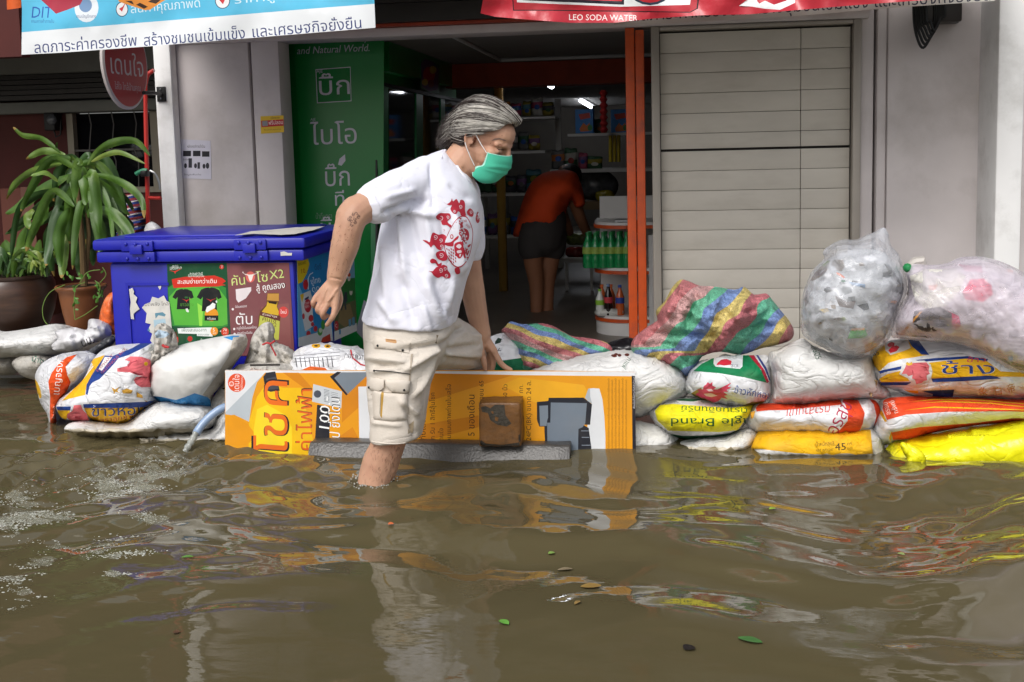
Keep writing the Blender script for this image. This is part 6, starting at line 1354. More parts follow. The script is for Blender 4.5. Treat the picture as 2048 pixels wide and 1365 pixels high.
tb = pillow('striped_sack', [(1262, 690), (1272, 672), (1298, 652), (1315, 641), (1312, 622), (1330, 602), (1344, 576), (1360, 560), (1378, 563), (1400, 572), (1425, 573), (1470, 580), (1488, 574), (1510, 591), (1532, 587), (1546, 602), (1562, 622), (1577, 640), (1588, 662), (1582, 680), (1556, 690), (1520, 698), (1482, 710), (1440, 704), (1404, 714), (1392, 738), (1372, 754), (1350, 738), (1320, 734), (1290, 722), (1268, 712)], 4.12, 0.17, m_str,
    uvf=lambda P: np.stack([((1.15 * P[:, 0] + P[:, 1]) / 1.52 + 16 * nz(P, 60, 3) + 5 * nz(P, 22, 5)) / 232.0 + 0.07 + 0.25 * np.clip((P[:, 1] - 0.12 * (P[:, 0] - 1262) - 688) / 10, 0, 1), P[:, 1] / 100], 1),
    flex=lambda P: 1.7 * folds(P, [(1345, 600, 1330, 650, 9, .03), (1400, 590, 1370, 660, 10, -.03), (1440, 590, 1420, 640, 8, .025), (1500, 600, 1440, 680, 14, .035), (1540, 620, 1500, 690, 10, -.03), (1300, 665, 1420, 672, 7, -.035), (1420, 672, 1560, 650, 9, -.02), (1330, 700, 1372, 745, 10, .03), (1400, 690, 1420, 700, 8, -.03), (1470, 640, 1520, 625, 6, .02), (1285, 690, 1340, 690, 8, -.025), (1375, 620, 1400, 640, 5, .018), (1450, 620, 1475, 650, 4, -.018)]),
    sp=5, wr=0.020, fold=0.055, seed=61, wf=16, k=3, smooth_it=5)
tag(tb, 'large heap of striped yellow, red, green and blue woven sack before the cream shutter', 'striped sack')
ts_ = pillow('striped_sack', [(1003, 662), (1012, 652), (1022, 643), (1045, 649), (1085, 647), (1112, 655), (1142, 672), (1180, 677), (1214, 686), (1224, 703), (1192, 710), (1156, 722), (1148, 744), (1100, 746), (1044, 748), (1038, 722), (1030, 692), (1016, 674)], 4.16, 0.10, m_str,
    uvf=lambda P: np.stack([((P[:, 1] - 0.38 * P[:, 0]) + 6 * nz(P, 40, 6)) / 96.0 + 0.3, P[:, 0] / 100], 1),
    flex=lambda P: folds(P, [(1035, 660, 1060, 740, 8, .02), (1060, 715, 1200, 690, 6, -.03), (1090, 735, 1150, 715, 6, .02)]), sp=5, wr=0.010, fold=0.03, seed=62, wf=18, k=3)
tag(ts_, 'smaller flat piece of striped woven sack lying beside the hand on the board', 'striped sack')
bk_ = pillow('black_bag', [(1150, 700), (1200, 690), (1235, 680), (1262, 676), (1285, 690), (1292, 712), (1260, 718), (1200, 712)], 4.28, 0.06, mat('black film', '#18171a', rough=0.25, spec=0.5, bump=.4, bs=25, bd=.01), sp=6, wr=.012, fold=.03, seed=63)
tag(bk_, 'black plastic bag tucked between the two striped sacks', 'plastic bag')
# ================================================================== RUBBISH BAGS
def film_mat(name, c, op):
    m = bpy.data.materials.new(name); m.use_nodes = True
    n, l = m.node_tree.nodes, m.node_tree.links; bs = n['Principled BSDF']; out = n['Material Output']
    bs.inputs['Base Color'].default_value = lin(c); bs.inputs['Roughness'].default_value = 0.10; bs.inputs['Specular IOR Level'].default_value = 0.8
    tr = n.new('ShaderNodeBsdfTransparent'); mx = n.new('ShaderNodeMixShader')
    tc = n.new('ShaderNodeTexCoord'); mp = n.new('ShaderNodeMapping'); mp.inputs['Rotation'].default_value = (0.2, 0.9, 0.3); mp.inputs['Scale'].default_value = (2.5, 9, 12)
    l.new(tc.outputs['Object'], mp.inputs['Vector'])
    t = n.new('ShaderNodeTexNoise'); t.inputs['Scale'].default_value = 1; t.inputs['Detail'].default_value = 7; t.inputs['Distortion'].default_value = 1.2; l.new(mp.outputs[0], t.inputs['Vector'])
    mr = n.new('ShaderNodeMapRange'); mr.inputs[1].default_value = .38; mr.inputs[2].default_value = .68; mr.inputs[3].default_value = op * .45; mr.inputs[4].default_value = min(1, op * 1.7)
    l.new(t.outputs['Fac'], mr.inputs[0])
    lw = n.new('ShaderNodeLayerWeight'); lw.inputs[0].default_value = .35
    ad = n.new('ShaderNodeMath'); ad.operation = 'MULTIPLY_ADD'; ad.use_clamp = True; l.new(lw.outputs['Facing'], ad.inputs[0]); ad.inputs[1].default_value = .35; l.new(mr.outputs[0], ad.inputs[2])
    l.new(ad.outputs[0], mx.inputs[0]); l.new(tr.outputs[0], mx.inputs[1]); l.new(bs.outputs[0], mx.inputs[2]); l.new(mx.outputs[0], out.inputs[0])
    k = n.new('ShaderNodeBump'); k.inputs['Strength'].default_value = .7; k.inputs['Distance'].default_value = .02; l.new(t.outputs['Fac'], k.inputs['Height']); l.new(k.outputs[0], bs.inputs['Normal'])
    return m
gz = lambda p: zz(p, 1580, 440, 4.265)
def shrink(p, k, dy=0):
    p = np.array(p, float); c = p.mean(0); return (p - c) * k + c + np.array([0, dy])
oA = gz([(88, 880), (105, 650), (150, 520), (195, 430), (290, 330), (280, 285), (315, 235), (440, 170), (560, 170), (640, 135), (720, 105), (800, 66), (838, 120), (862, 220), (930, 300), (985, 460), (1000, 600), (965, 700), (925, 780), (875, 960), (800, 1075), (690, 1150), (560, 1192), (420, 1165), (300, 1100), (185, 1040), (112, 985)])
oAi = gz([(110, 860), (125, 660), (180, 510), (240, 420), (350, 330), (500, 260), (650, 250), (780, 270), (880, 350), (950, 480), (970, 600), (930, 720), (890, 800), (840, 950), (770, 1050), (680, 1120), (560, 1160), (430, 1130), (310, 1070), (190, 1010)])
ga = empty('rubbish_bag', at(1695, 718, 3.94), 'clear grey plastic rubbish bag with a twisted top stuffed with white litter', 'rubbish bag')
rg = random.Random(8)
def scraps(o, n, cols, rmin, rmax):
    o = np.array(o); lo, hi = o.min(0), o.max(0); out = []
    for i in range(n):
        x, y = rg.uniform(lo[0], hi[0]), rg.uniform(lo[1], hi[1]); r = rg.uniform(rmin, rmax); a0 = rg.uniform(0, 6.28); k = rg.choice([4, 5, 6, 7])
        out.append(([[(x + r * rg.uniform(.5, 1.2) * math.cos(a0 + 6.28 * j / k), y + r * .7 * rg.uniform(.5, 1.2) * math.sin(a0 + 6.28 * j / k)) for j in range(k)]], rg.choice(cols)))
    return out
m_lit = mat('crumpled litter white', '#b9bcc0', rough=0.5, var=0.3, vs=14, bump=0.6, bs=22, bd=.02, dirt='#6a665f', da=0.5, ds=9)
lay = scraps(oAi, 48, ['#d9dbe0', '#b9bdc2', '#7f8486', '#e2e3e6', '#8f8578', '#4f5254', '#dfe0e4', '#6a5f52'], 6, 16) + [([gz([(160, 520), (230, 430), (300, 360), (340, 345), (330, 400), (290, 470), (200, 520)])], '#5a4630'), ([gz([(215, 455), (250, 430), (290, 420), (310, 445), (260, 480), (225, 480)])], '#3f2418'), ([gz([(270, 380), (330, 345), (340, 360), (290, 410)])], '#5f7a2c'), ([gz([(110, 600), (150, 600), (160, 700), (130, 745)])], '#3f3028'),
    ([gz([(395, 445), (430, 460), (470, 490), (460, 500), (400, 465)])], '#cf6a44'), ([gz([(500, 530), (640, 550), (640, 580), (540, 560)])], '#6f94bc'), ([gz([(435, 515), (470, 515), (475, 530), (440, 530)])], '#2f6a44'), ([gz([(250, 765), (320, 755), (335, 780), (290, 795)])], '#cfc0a0'), ([ell(1580 + 455 / 4.265, 440 + 847 / 4.265, 5, 4, 10)], '#7c8e2c'),
    ([gz([(520, 935), (640, 925), (662, 985), (640, 1010), (490, 1015)])], '#5fae5a'), ([gz([(520, 930), (635, 922), (637, 940), (522, 945)])], '#d9963a'), ([gz([(640, 1050), (780, 1060), (700, 1120), (640, 1160)])], '#cf9436'), ([gz([(680, 1085), (710, 1045), (705, 1080)])], '#4a5a24'), ([gz([(835, 690), (915, 690), (910, 720), (850, 705)])], '#bf7a44'), ([gz([(800, 370), (850, 390), (930, 500), (950, 560), (860, 480)])], '#4a4d4c'), ([gz([(380, 640), (480, 700), (560, 690), (540, 760), (420, 740)])], '#77706c'), ([gz([(340, 960), (400, 990), (360, 1040), (330, 1020)])], '#5a5a58')]
pillow('rubbish', oAi, 3.94, 0.21, m_lit, lay, sp=7, wr=0.009, fold=0.02, seed=71, parent=ga, wf=20)
pillow('film', oA, 3.94, 0.235, film_mat('grey clear film', '#dfe2e8', 0.24), sp=8, wr=0.010, fold=0.05, seed=72, parent=ga, wf=18, flex=lambda P: folds(P, [tuple(gz([(850, 250)])[0]) + tuple(gz([(960, 560)])[0]) + (5, .02), tuple(gz([(780, 240)])[0]) + tuple(gz([(900, 540)])[0]) + (5, .02), tuple(gz([(300, 470)])[0]) + tuple(gz([(850, 330)])[0]) + (5, .014), tuple(gz([(400, 560)])[0]) + tuple(gz([(960, 560)])[0]) + (5, .014), tuple(gz([(740, 160)])[0]) + tuple(gz([(820, 300)])[0]) + (6, .02)]))
oB = gz([(985, 450), (1000, 410), (1060, 375), (1200, 385), (1340, 370), (1450, 322), (1600, 312), (1780, 350), (1950, 425), (2100, 520), (2350, 700), (2350, 1250), (2100, 1370), (1980, 1330), (1850, 1290), (1740, 1215), (1600, 1130), (1400, 1058), (1150, 1040), (940, 1012), (862, 985), (905, 800), (1000, 650), (1005, 540)])
oBi = gz([(1010, 470), (1060, 400), (1200, 410), (1340, 400), (1460, 350), (1600, 345), (1780, 385), (1940, 455), (2090, 550), (2320, 720), (2320, 1220), (2100, 1330), (1860, 1250), (1740, 1170), (1600, 1090), (1400, 1030), (1150, 1010), (950, 985), (900, 960), (940, 800), (1030, 650)])
gb = empty('rubbish_bag', at(1900, 740, 3.88), 'clear plastic rubbish bag with pink and white litter inside, at the right edge', 'rubbish bag')
m_litp = mat('crumpled litter lilac', '#cfc5cc', rough=0.5, var=0.22, vs=10, bump=0.6, bs=20, bd=.02, dirt='#8a8288', da=0.4, ds=8)
lay = scraps(oBi, 26, ['#c9c2c8', '#b0a8ae', '#d6d0d4', '#a29aa0'], 8, 20) + [([gz([(1020, 480), (1150, 420), (1400, 420), (1500, 480), (1440, 620), (1330, 740), (1150, 760), (1060, 680)])], '#d5d2ca'), ([gz([(1540, 510), (1650, 500), (1720, 560), (1730, 640), (1650, 700), (1500, 680), (1470, 620)])], '#d23f66'), ([gz([(1330, 770), (1440, 820), (1460, 900), (1420, 940), (1370, 900)])], '#cf4568'), ([gz([(1440, 380), (1640, 400), (1640, 450), (1500, 440)])], '#b87890'),
    ([gz([(1060, 780), (1280, 740), (1380, 800), (1380, 940), (1150, 960), (1040, 900)])], '#4a4648'), ([gz([(905, 1010), (1110, 780), (1130, 780), (940, 1010)])], '#b5803f'), ([gz([(1040, 985), (1160, 990), (1180, 1020), (1060, 1020)])], '#33503c'), ([gz([(1740, 1270), (1800, 1180), (1960, 1230), (2200, 1290), (2200, 1340), (1900, 1300)])], '#1c5a34'), ([gz([(1850, 420), (1900, 430), (1905, 450), (1860, 445)])], '#c96a44'), ([gz([(1850, 1170), (1900, 1165), (1905, 1210), (1860, 1210)])], '#8fa8d0'), ([gz([(1180, 560), (1260, 550), (1240, 600), (1190, 600)])], '#cf8a6a')]
pillow('rubbish', oBi, 3.88, 0.20, m_litp, lay, sp=8, wr=0.008, fold=0.02, seed=73, parent=gb, wf=14)
pillow('film', oB, 3.88, 0.225, film_mat('lilac clear film', '#e0d9e2', 0.32), sp=9, wr=0.008, fold=0.05, seed=74, parent=gb, wf=14, flex=lambda P: folds(P, [tuple(gz([(1050 + 130 * i, 420 - 10 * i)])[0]) + tuple(gz([(1750 + 90 * i, 1200 - 20 * i)])[0]) + (5, .012) for i in range(8)]))
b = MB(); b.ball(at(1815, 536, 3.88), (0.016, 0.02, 0.016), seg=10); b.tube(onY([(1818, 532), (1830, 524), (1845, 522), (1846, 530)], 3.89), [.012, .016, .018, .014], 8, 1); b.build('tied_neck', [mat('green tie', '#1f7a44', rough=0.4), mat('twisted film', '#a8a39c', rough=0.3)], gb)
# ================================================================== FLOATING THINGS
def onwater(x, y, dz=0.003):
    p = onZ([(x, y)])[0]; p[2] = float(wave(np.array([p[0]]), np.array([p[1]]))[0]) + dz; return p
fl = empty
for x, y, l, w, a, c, lb in ((1103, 1107, 13, 6, .3, '#7a9a4c', 'small pale green leaf floating mid water to the right of the reflection of the man'), (1182, 1172, 40, 10, .1, '#8a6f3a', 'long tan leaf floating in the foreground water'), (1130, 1134, 30, 6, .15, '#7d7058', 'curled grey brown leaf floating above the tan one'), (1008, 1250, 20, 7, -.4, '#5f9a3c', 'bright green leaf in the foreground beside the white reflection'),
                         (1545, 1020, 16, 6, .2, '#8fae3c', 'yellow green leaf floating on the right in front of the yellow banded sack'), (1378, 1300, 16, 10, .5, '#1f1a18', 'small dark leaf near the bottom of the picture'), (1802, 1110, 13, 6, -.3, '#8a9a5c', 'small olive leaf floating far right'), (1500, 1288, 40, 9, -.2, '#3f6a34', 'dull green leaf awash at lower right'),
                         (352, 1268, 12, 6, 0, '#5a3f2a', 'tiny brown scrap afloat at lower left'), (782, 1055, 12, 7, .2, '#cf6a3a', 'tiny orange scrap floating beside the leg reflection'), (375, 1118, 24, 6, .1, '#5f8a3c', 'slim green leaf floating left of centre'), (1155, 1211, 12, 4, .7, '#8a7040', 'short brown twig floating in the foreground')):
    p = onwater(x, y); L = Leafs(); s_ = 1 / 900.0
    d = np.array([math.cos(a), math.sin(a) * 2, 0]) * l * .5 * s_ * 1.15
    path = np.array([p - d, p + [0, 0, .002], p + d])
    b = MB(); P = crom(path, 4, False); k = len(P); t = np.linspace(0, 1, k); wv = w * s_ * 1.3 * np.sin(np.pi * np.clip(t * .9 + .05, 0, 1)); nrm_ = np.array([-d[1], d[0], 0]); nrm_ /= np.linalg.norm(nrm_)
    V = np.vstack([P + nrm_ * wv[:, None] + [0, 0, .002], P, P - nrm_ * wv[:, None] + [0, 0, .002]])
    b.add(V, [[i, i + 1, k + i + 1, k + i] for i in range(k - 1)] + [[k + i, k + i + 1, 2 * k + i + 1, 2 * k + i] for i in range(k - 1)])
    tag(b.build('floating_leaf', mat('leaf ' + c, c, rough=.5, var=.2, vs=30), sharp=180), lb, 'leaf', 'bits floating on the flood')
# foam where the hose water spreads
rf = np.random.default_rng(4)
b = MB()
lines = [([(345, 915), (300, 938), (240, 950), (170, 965)], 26, 150), ([(300, 970), (220, 985), (140, 1003)], 9, 200), ([(330, 958), (270, 962), (200, 975)], 16, 90), ([(120, 1038), (60, 1035), (0, 1052), (-20, 1050)], 9, 190), ([(80, 1045), (40, 1055), (15, 1075)], 9, 80), ([(60, 980), (30, 990), (5, 995)], 14, 40),
         ([(90, 1080), (60, 1110), (40, 1160), (20, 1220)], 18, 40), ([(300, 1030), (260, 1070), (200, 1100), (120, 1110)], 30, 40), ([(300, 1030), (298, 1034)], 6, 14), ([(300, 1105), (180, 1118)], 6, 40), ([(20, 1155), (40, 1170)], 5, 16), ([(250, 1140), (200, 1160)], 6, 16)]
for pts, spread, n in lines:
    Q = crom(pts, 12, False) if len(pts) > 2 else np.linspace(pts[0], pts[1], 12)
    for i in range(n // 2):
        q0 = Q[rf.integers(len(Q))] + rf.normal(0, 1, 2) * [spread * 1.1, spread * .33]
        big = rf.random() ** 2
        if i % 3 == 0:                         # thin broken film of froth
            nn = 11; an = np.arange(nn) * 2 * math.pi / nn; rr0 = (8 + 26 * big) * rf.uniform(.45, 1.1, nn)
            pq = [onwater(q0[0] + rr0[z_] * math.cos(an[z_]), q0[1] + .26 * rr0[z_] * math.sin(an[z_]), .0016) for z_ in range(nn)]
            b.add([onwater(q0[0], q0[1], .0022)] + pq, [[0, 1 + z_, 1 + (z_ + 1) % nn] for z_ in range(nn)], 1)
        for j in range(int(3 + 22 * big)):
            q = q0 + rf.normal(0, 1, 2) * [7 + 16 * big, 1.0 + 1.8 * big]
            r = 0.0007 + 0.0018 * rf.random() ** 2
            p = onwater(q[0], q[1], 0)
            b.ball(p, (r * rf.uniform(1, 2.4), r * 1.3, r * .5), seg=6)
fo = b.build('foam', [mat('foam bubbles', '#b5b7ae', rough=0.3, spec=0.6, var=0.05), mat('froth film', '#a8a794', rough=0.45, spec=0.4, var=0.2, vs=60, bump=.8, bs=300, alpha=0.30)], sharp=180)
tag(fo, 'white foam bubbles drifting left from the hose outlet', 'foam', kind='stuff')
# ================================================================== THE MAN STEPPING OVER THE BOARD
def ringloft(rings, name, m, parent=None, n=40, ex=2.3, cap=True, build=True, mb=None, sub=4):
    """rings: (left px, right px, Y, depth half-width): closed tube following a silhouette read off the photo"""
    C, Ax, Bx = [], [], []
    for l, r, Y, bdep in rings:
        p, q = at(l[0], l[1], Y), at(r[0], r[1], Y)
        C.append((p + q) / 2); Ax.append((q - p) / 2); Bx.append(np.array([0, bdep, 0]))
    C, Ax, Bx = (crom(np.array(q), sub, False) for q in (C, Ax, Bx))
    V, Fc = [], []
    t = np.arange(n) * 2 * math.pi / n
    ct, st = np.sign(np.cos(t)) * np.abs(np.cos(t)) ** (2 / ex), np.sign(np.sin(t)) * np.abs(np.sin(t)) ** (2 / ex)
    for c, a, b_ in zip(C, Ax, Bx):
        V += list(c + ct[:, None] * a + st[:, None] * b_)
    k = len(C)
    for i in range(k - 1):
        for j in range(n): Fc.append([i * n + j, i * n + (j + 1) % n, (i + 1) * n + (j + 1) % n, (i + 1) * n + j])
    Fc += [list(range(n))[::-1], [(k - 1) * n + j for j in range(n)]]
    mb = mb or MB(); mb.add(V, Fc); return mb
def limb(mb, pts, rr, n=16, flat=1.0, k=5):
    pts, rr = np.array(pts, float), np.array(rr, float)
    tt = np.linspace(0, len(pts) - 1, (len(pts) - 1) * k + 1); t0 = np.arange(len(pts))
    P3 = crom(pts, k, False) if len(pts) > 2 else np.stack([np.interp(tt, t0, pts[:, i]) for i in range(3)], 1)
    Rr = np.interp(tt, t0, rr)
    mb.tube(P3, Rr, n, flat=flat); mb.ball(P3[0], Rr[0] * .99, seg=12); mb.ball(P3[-1], Rr[-1] * .99, seg=12)
def wrinkle(o, segs, amp=0.0, f=14.0, seed=1, amp2=0.0, f2=40.0):
    me = o.data; n = len(me.vertices)
    V = np.empty(n * 3); me.vertices.foreach_get('co', V); V = V.reshape(-1, 3)
    N = np.empty(n * 3); me.vertex_normals.foreach_get('vector', N); N = N.reshape(-1, 3)
    Wd = V + worldloc(o); P = pxof(Wd)
    view = Wd - CAM; view /= np.linalg.norm(view, axis=1)[:, None]
    face = np.clip(-(N * view).sum(1) * 2.2, 0, 1)
    h = 1.9 * folds(P, segs) * face if len(segs) else np.zeros(n)
    if amp: h = h + amp * vnoise(Wd, f, seed)
    if amp2: h = h + amp2 * vnoise(Wd, f2, seed + 9)
    V = V + N * h[:, None]
    me.vertices.foreach_set('co', V.ravel()); me.update()
def bvh_of(o):
    w = worldloc(o); me = o.data
    return BVHTree.FromPolygons([tuple(np.array(v.co) + w) for v in me.vertices], [tuple(p.vertices) for p in me.polygons])
def onto(P, tree, off, Yd):
    D = rays(P); D /= np.linalg.norm(D, axis=1)[:, None]; out = []
    for d in D:
        hit = tree.ray_cast(Vector(CAM), Vector(d))
        if hit[0] is None or hit[0].y > Yd + .25:
            q = CAM + d * (Yd / d[1]); near = tree.find_nearest(Vector(q)); h = np.array(near[0]); out.append(h - d * off)
        else: out.append(np.array(hit[0]) - d * off)
    return np.array(out)
def emboss(o, layers, tree, Yd, off=0.0016, sp=6.0, fn=ink):
    """print colour patches (photo-pixel outlines) onto o's own mesh, layer over layer"""
    me = o.data; w = worldloc(o)
    V = [tuple(v.co) for v in me.vertices]; Fc = [tuple(p.vertices) for p in me.polygons]; mi = [p.material_index for p in me.polygons]
    mats = list(me.materials)
    for li, (loops, c) in enumerate(layers):
        m = fn(c) if isinstance(c, str) else c
        if m not in mats: mats.append(m)
        k = mats.index(m)
        loops = [np.asarray(loops, float)] if np.asarray(loops[0]).ndim == 1 else [np.asarray(x, float) for x in loops]
        al = np.vstack(loops); lo, hi = al.min(0) - 1, al.max(0) + 1
        P, T, mm, _ = tri(rect(lo[0], lo[1], hi[0], hi[1]), [(loops, 1)], sp)
        T = T[mm == 1]
        if not len(T): continue
        used = np.unique(T); re = -np.ones(len(P), int); re[used] = np.arange(len(used))
        Q = onto(P[used], tree, off + 0.0007 * li, Yd) - w
        n0 = len(V); V += [tuple(q) for q in Q]; Fc += [tuple(re[t] + n0) for t in T]; mi += [k] * len(T)
    nm = bpy.data.meshes.new(o.name); nm.from_pydata(V, [], Fc)
    for m in mats: nm.materials.append(m)
    nm.polygons.foreach_set('material_index', np.array(mi, np.int32)); nm.polygons.foreach_set('use_smooth', np.ones(len(Fc), bool)); nm.update()
    o.data = nm; bpy.data.meshes.remove(me)
def drape(name, outline, tree, Yd, m, layers=(), off=0.004, parent=None, sp=6.0, thick=0.003, fn=ink, swell=0.0):
    mats, lay = palette(m, layers, fn); P, T, mi, ol = tri(crom(outline, 3) if swell < 0 else outline, lay, sp)
    d = segdist(P, ol); t = np.clip(d / 5.0, 0, 1)
    V = onto(P, tree, off, Yd); D = rays(P); D /= np.linalg.norm(D, axis=1)[:, None]
    V = V - D * (abs(swell) * t)[:, None]; B = V + D * (thick + off + abs(swell) * t)[:, None]; n = len(V)
    e = {}; Fc = T.tolist() + (T[:, ::-1] + n).tolist(); mi = list(mi) + [0] * len(T)
    for q in T.tolist():
        for a, bb in ((q[0], q[1]), (q[1], q[2]), (q[2], q[0])):
            if (bb, a) in e: del e[(bb, a)]
            else: e[(a, bb)] = 1
    for a, bb in e: Fc.append([bb, a, a + n, bb + n]); mi.append(0)
    return obj(name, np.vstack([V, B]), Fc, mats, mi, parent, True, None, 60)

man = empty('person', (at(745, 1000, 3.42)[0], 3.42, -0.41), 'man in white t-shirt and beige cargo shorts stepping over the orange board', 'person')
m_skin = mat('skin', '#bd937a', rough=0.5, spec=0.35, var=0.12, vs=14, dirt='#a3695a', da=0.45, ds=10, bump=0.15, bs=130, sss=0.06)
# ---- body: one continuous surface
B_ = MB()
hd = at(945, 283, 3.555)                      # between the ears
hp_, hy_ = R(24), R(13)
hf = np.array([math.cos(hp_) * math.cos(hy_), -math.cos(hp_) * math.sin(hy_), -math.sin(hp_)])
hl = np.array([math.sin(hy_), math.cos(hy_), 0.0]); hu = np.cross(hf, hl)
HM = np.stack([hf, hl, hu], 1)
near_ear = at(945, 283, 3.555)
hc = near_ear + hl * 0.070                    # head centre: the near ear is 7 cm towards the street
H = lambda x, y, z: hc + HM @ np.array([x, y, z])
def hball(c, r, seg=16): B_.ball(H(*c), r, seg=seg, rot=HM)
hball((-.004, 0, .045), (.101, .075, .086)); hball((.050, 0, .048), (.056, .062, .050)); hball((.042, 0, -.022), (.054, .057, .074)); hball((.012, 0, -.03), (.06, .062, .06))
hball((.074, 0, -.090), (.022, .026, .020), 10)
for s_ in (-1, 1):
    limb(B_, [H(-.002, s_ * .058, -.035), H(.020, s_ * .052, -.078), H(.075, s_ * .016, -.098)], [.020, .020, .018], 10)
    hball((.062, s_ * .042, -.014), (.026, .022, .020), 10)
    hball((.081, s_ * .031, .000), (.0125, .0155, .0120), 12)
    limb(B_, [H(.074, s_ * .050, .020), H(.090, s_ * .026, .024), H(.096, s_ * .006, .018)], [.0085, .0105, .010], 10)
    # ear
    e0 = [(.006, .073, .020), (-.004, .080, .031), (-.018, .085, .026), (-.023, .086, .008), (-.015, .082, -.012), (-.004, .077, -.026), (.003, .073, -.028)]
    limb(B_, [H(x, s_ * y, z) for x, y, z in e0], [.0052] * 5 + [.0062, .0055], 10)
    hball((-.008, s_ * .074, .002), (.015, .006, .024), 10); hball((.004, s_ * .076, -.003), (.004, .006, .006), 8)
limb(B_, [H(.099, 0, .016), H(.109, 0, -.008), H(.114, 0, -.024)], [.0085, .010, .011], 12)
hball((.112, -.012, -.032), (.011, .008, .008), 8); hball((.112, .012, -.032), (.011, .008, .008), 8)
# neck and trunk (hidden by the clothes below the collar)
limb(B_, [H(-.018, 0, -.03), at(915, 335, 3.61), at(890, 385, 3.60)], [.060, .062, .075])
limb(B_, [at(890, 385, 3.60), at(865, 470, 3.58), at(835, 570, 3.56), at(815, 660, 3.55)], [.10, .12, .115, .115])
limb(B_, [at(830, 375, 3.50), at(890, 385, 3.60), at(915, 400, 3.70)], [.046, .06, .046])
# right arm
limb(B_, [at(826, 372, 3.51), at(776, 396, 3.385), at(728, 416, 3.31), at(703, 440, 3.275), at(690, 490, 3.27), at(677, 540, 3.275), at(671, 562, 3.275)], [.034, .044, .049, .046, .044, .034, .028])
limb(B_, [at(712, 420, 3.30), at(698, 434, 3.28)], [.046, .043])
wr_ = at(670, 562, 3.275)
for kx, ky, kY, chain, rr in ((632, 596, 3.270, [(626, 607, 3.262), (631, 614, 3.278), (637, 612, 3.292)], (.0085, .0080, .0070)), (642, 605, 3.258, [(635, 619, 3.250), (640, 626, 3.268), (646, 622, 3.285)], (.0092, .0085, .0075)),
                             (655, 609, 3.252, [(645, 627, 3.243), (648, 636, 3.262), (654, 631, 3.280)], (.0096, .0088, .0078)), (671, 609, 3.256, [(667, 630, 3.245), (660, 642, 3.252), (654, 650, 3.262)], (.0098, .0088, .0075))):
    K = at(kx, ky, kY)
    limb(B_, [wr_ + (K - wr_) * .05, wr_ + (K - wr_) * .5, K], [.021, .0165, .0115], 10)
    B_.ball(K + [0, -.003, 0], .0105, seg=8)
    limb(B_, [K] + [at(*c) for c in chain], [.0108, rr[0], rr[1], rr[2]], 10, k=4)
limb(B_, [at(672, 575, 3.295), at(678, 600, 3.305), at(672, 622, 3.295), at(664, 636, 3.285)], [.016, .0135, .010, .0085], 10)   # thumb
# left arm and hand on the board
limb(B_, [at(915, 405, 3.74), at(930, 470, 3.78), at(939, 535, 3.80), at(947, 590, 3.82), at(958, 645, 3.845), at(964, 672, 3.855)], [.058, .046, .043, .042, .036, .033])
wl = at(965, 674, 3.855)
for chain, rr in (([(988, 702, 3.856), (996, 718, 3.858), (1004, 730, 3.864), (1014, 737, 3.868), (1022, 739.5, 3.868)], (.0125, .0115, .0105, .0095, .0078)), ([(982, 706, 3.872), (986, 722, 3.886), (985, 735, 3.895), (982, 744, 3.898)], (.0125, .011, .010, .008)),
                  ([(976, 706, 3.884), (979, 722, 3.898), (979, 734, 3.903), (977, 744, 3.903)], (.012, .0105, .0095, .008)), ([(970, 704, 3.892), (971, 718, 3.905), (971, 730, 3.910), (970, 738, 3.910)], (.011, .0095, .0085, .0072))):
    K = at(*chain[0]); limb(B_, [wl, wl + (K - wl) * .5, K], [.022, .019, .014], 10)
    limb(B_, [at(*c) for c in chain], rr, 10, k=4)
limb(B_, [at(960, 682, 3.845), at(960, 698, 3.838), at(966, 715, 3.838), at(969, 728, 3.842), at(971, 739.5, 3.848)], [.019, .0165, .0125, .0112, .0082], 10)  # thumb
# legs
limb(B_, [at(815, 690, 3.50), at(808, 770, 3.45), at(790, 845, 3.43), at(776, 890, 3.43), at(762, 925, 3.44), at(750, 962, 3.44), at(738, 1010, 3.43), at(734, 1090, 3.42), at(733, 1165, 3.42)], [.075, .066, .056, .0555, .0615, .057, .047, .036, .038])
limb(B_, [at(733, 1170, 3.42), at(775, 1190, 3.38), at(800, 1196, 3.36)], [.036, .034, .025])
limb(B_, [at(860, 680, 3.64), at(910, 690, 3.80), at(948, 708, 3.975)], [.08, .066, .052])
limb(B_, [at(948, 708, 3.975), at(962, 800, 3.985), at(968, 900, 3.985), at(972, 985, 3.99)], [.058, .054, .042, .036])
limb(B_, [at(972, 985, 3.99), at(1012, 1000, 3.965)], [.034, .026])
body = voxel(B_.build('body', m_skin, man), 0.0036, 4, 0.5)
wrinkle(body, [(915, 335, 935, 362, 2.2, -.003), (908, 335, 925, 365, 2, -.0025), (925, 335, 942, 360, 2, -.0025), (668, 590, 655, 604, 2, .0025), (676, 575, 660, 598, 2, .002), (655, 575, 645, 600, 2, .002), (975, 690, 985, 705, 2, .0015), (968, 715, 975, 706, 2.4, -.004),
               (660, 556, 684, 560, 1.5, -.002), (998, 291, 1010, 289, 1.2, -.0016), (1000, 303, 1012, 301, 1.4, -.0018)], 0.0012, 30, 4)
bt = bvh_of(body)
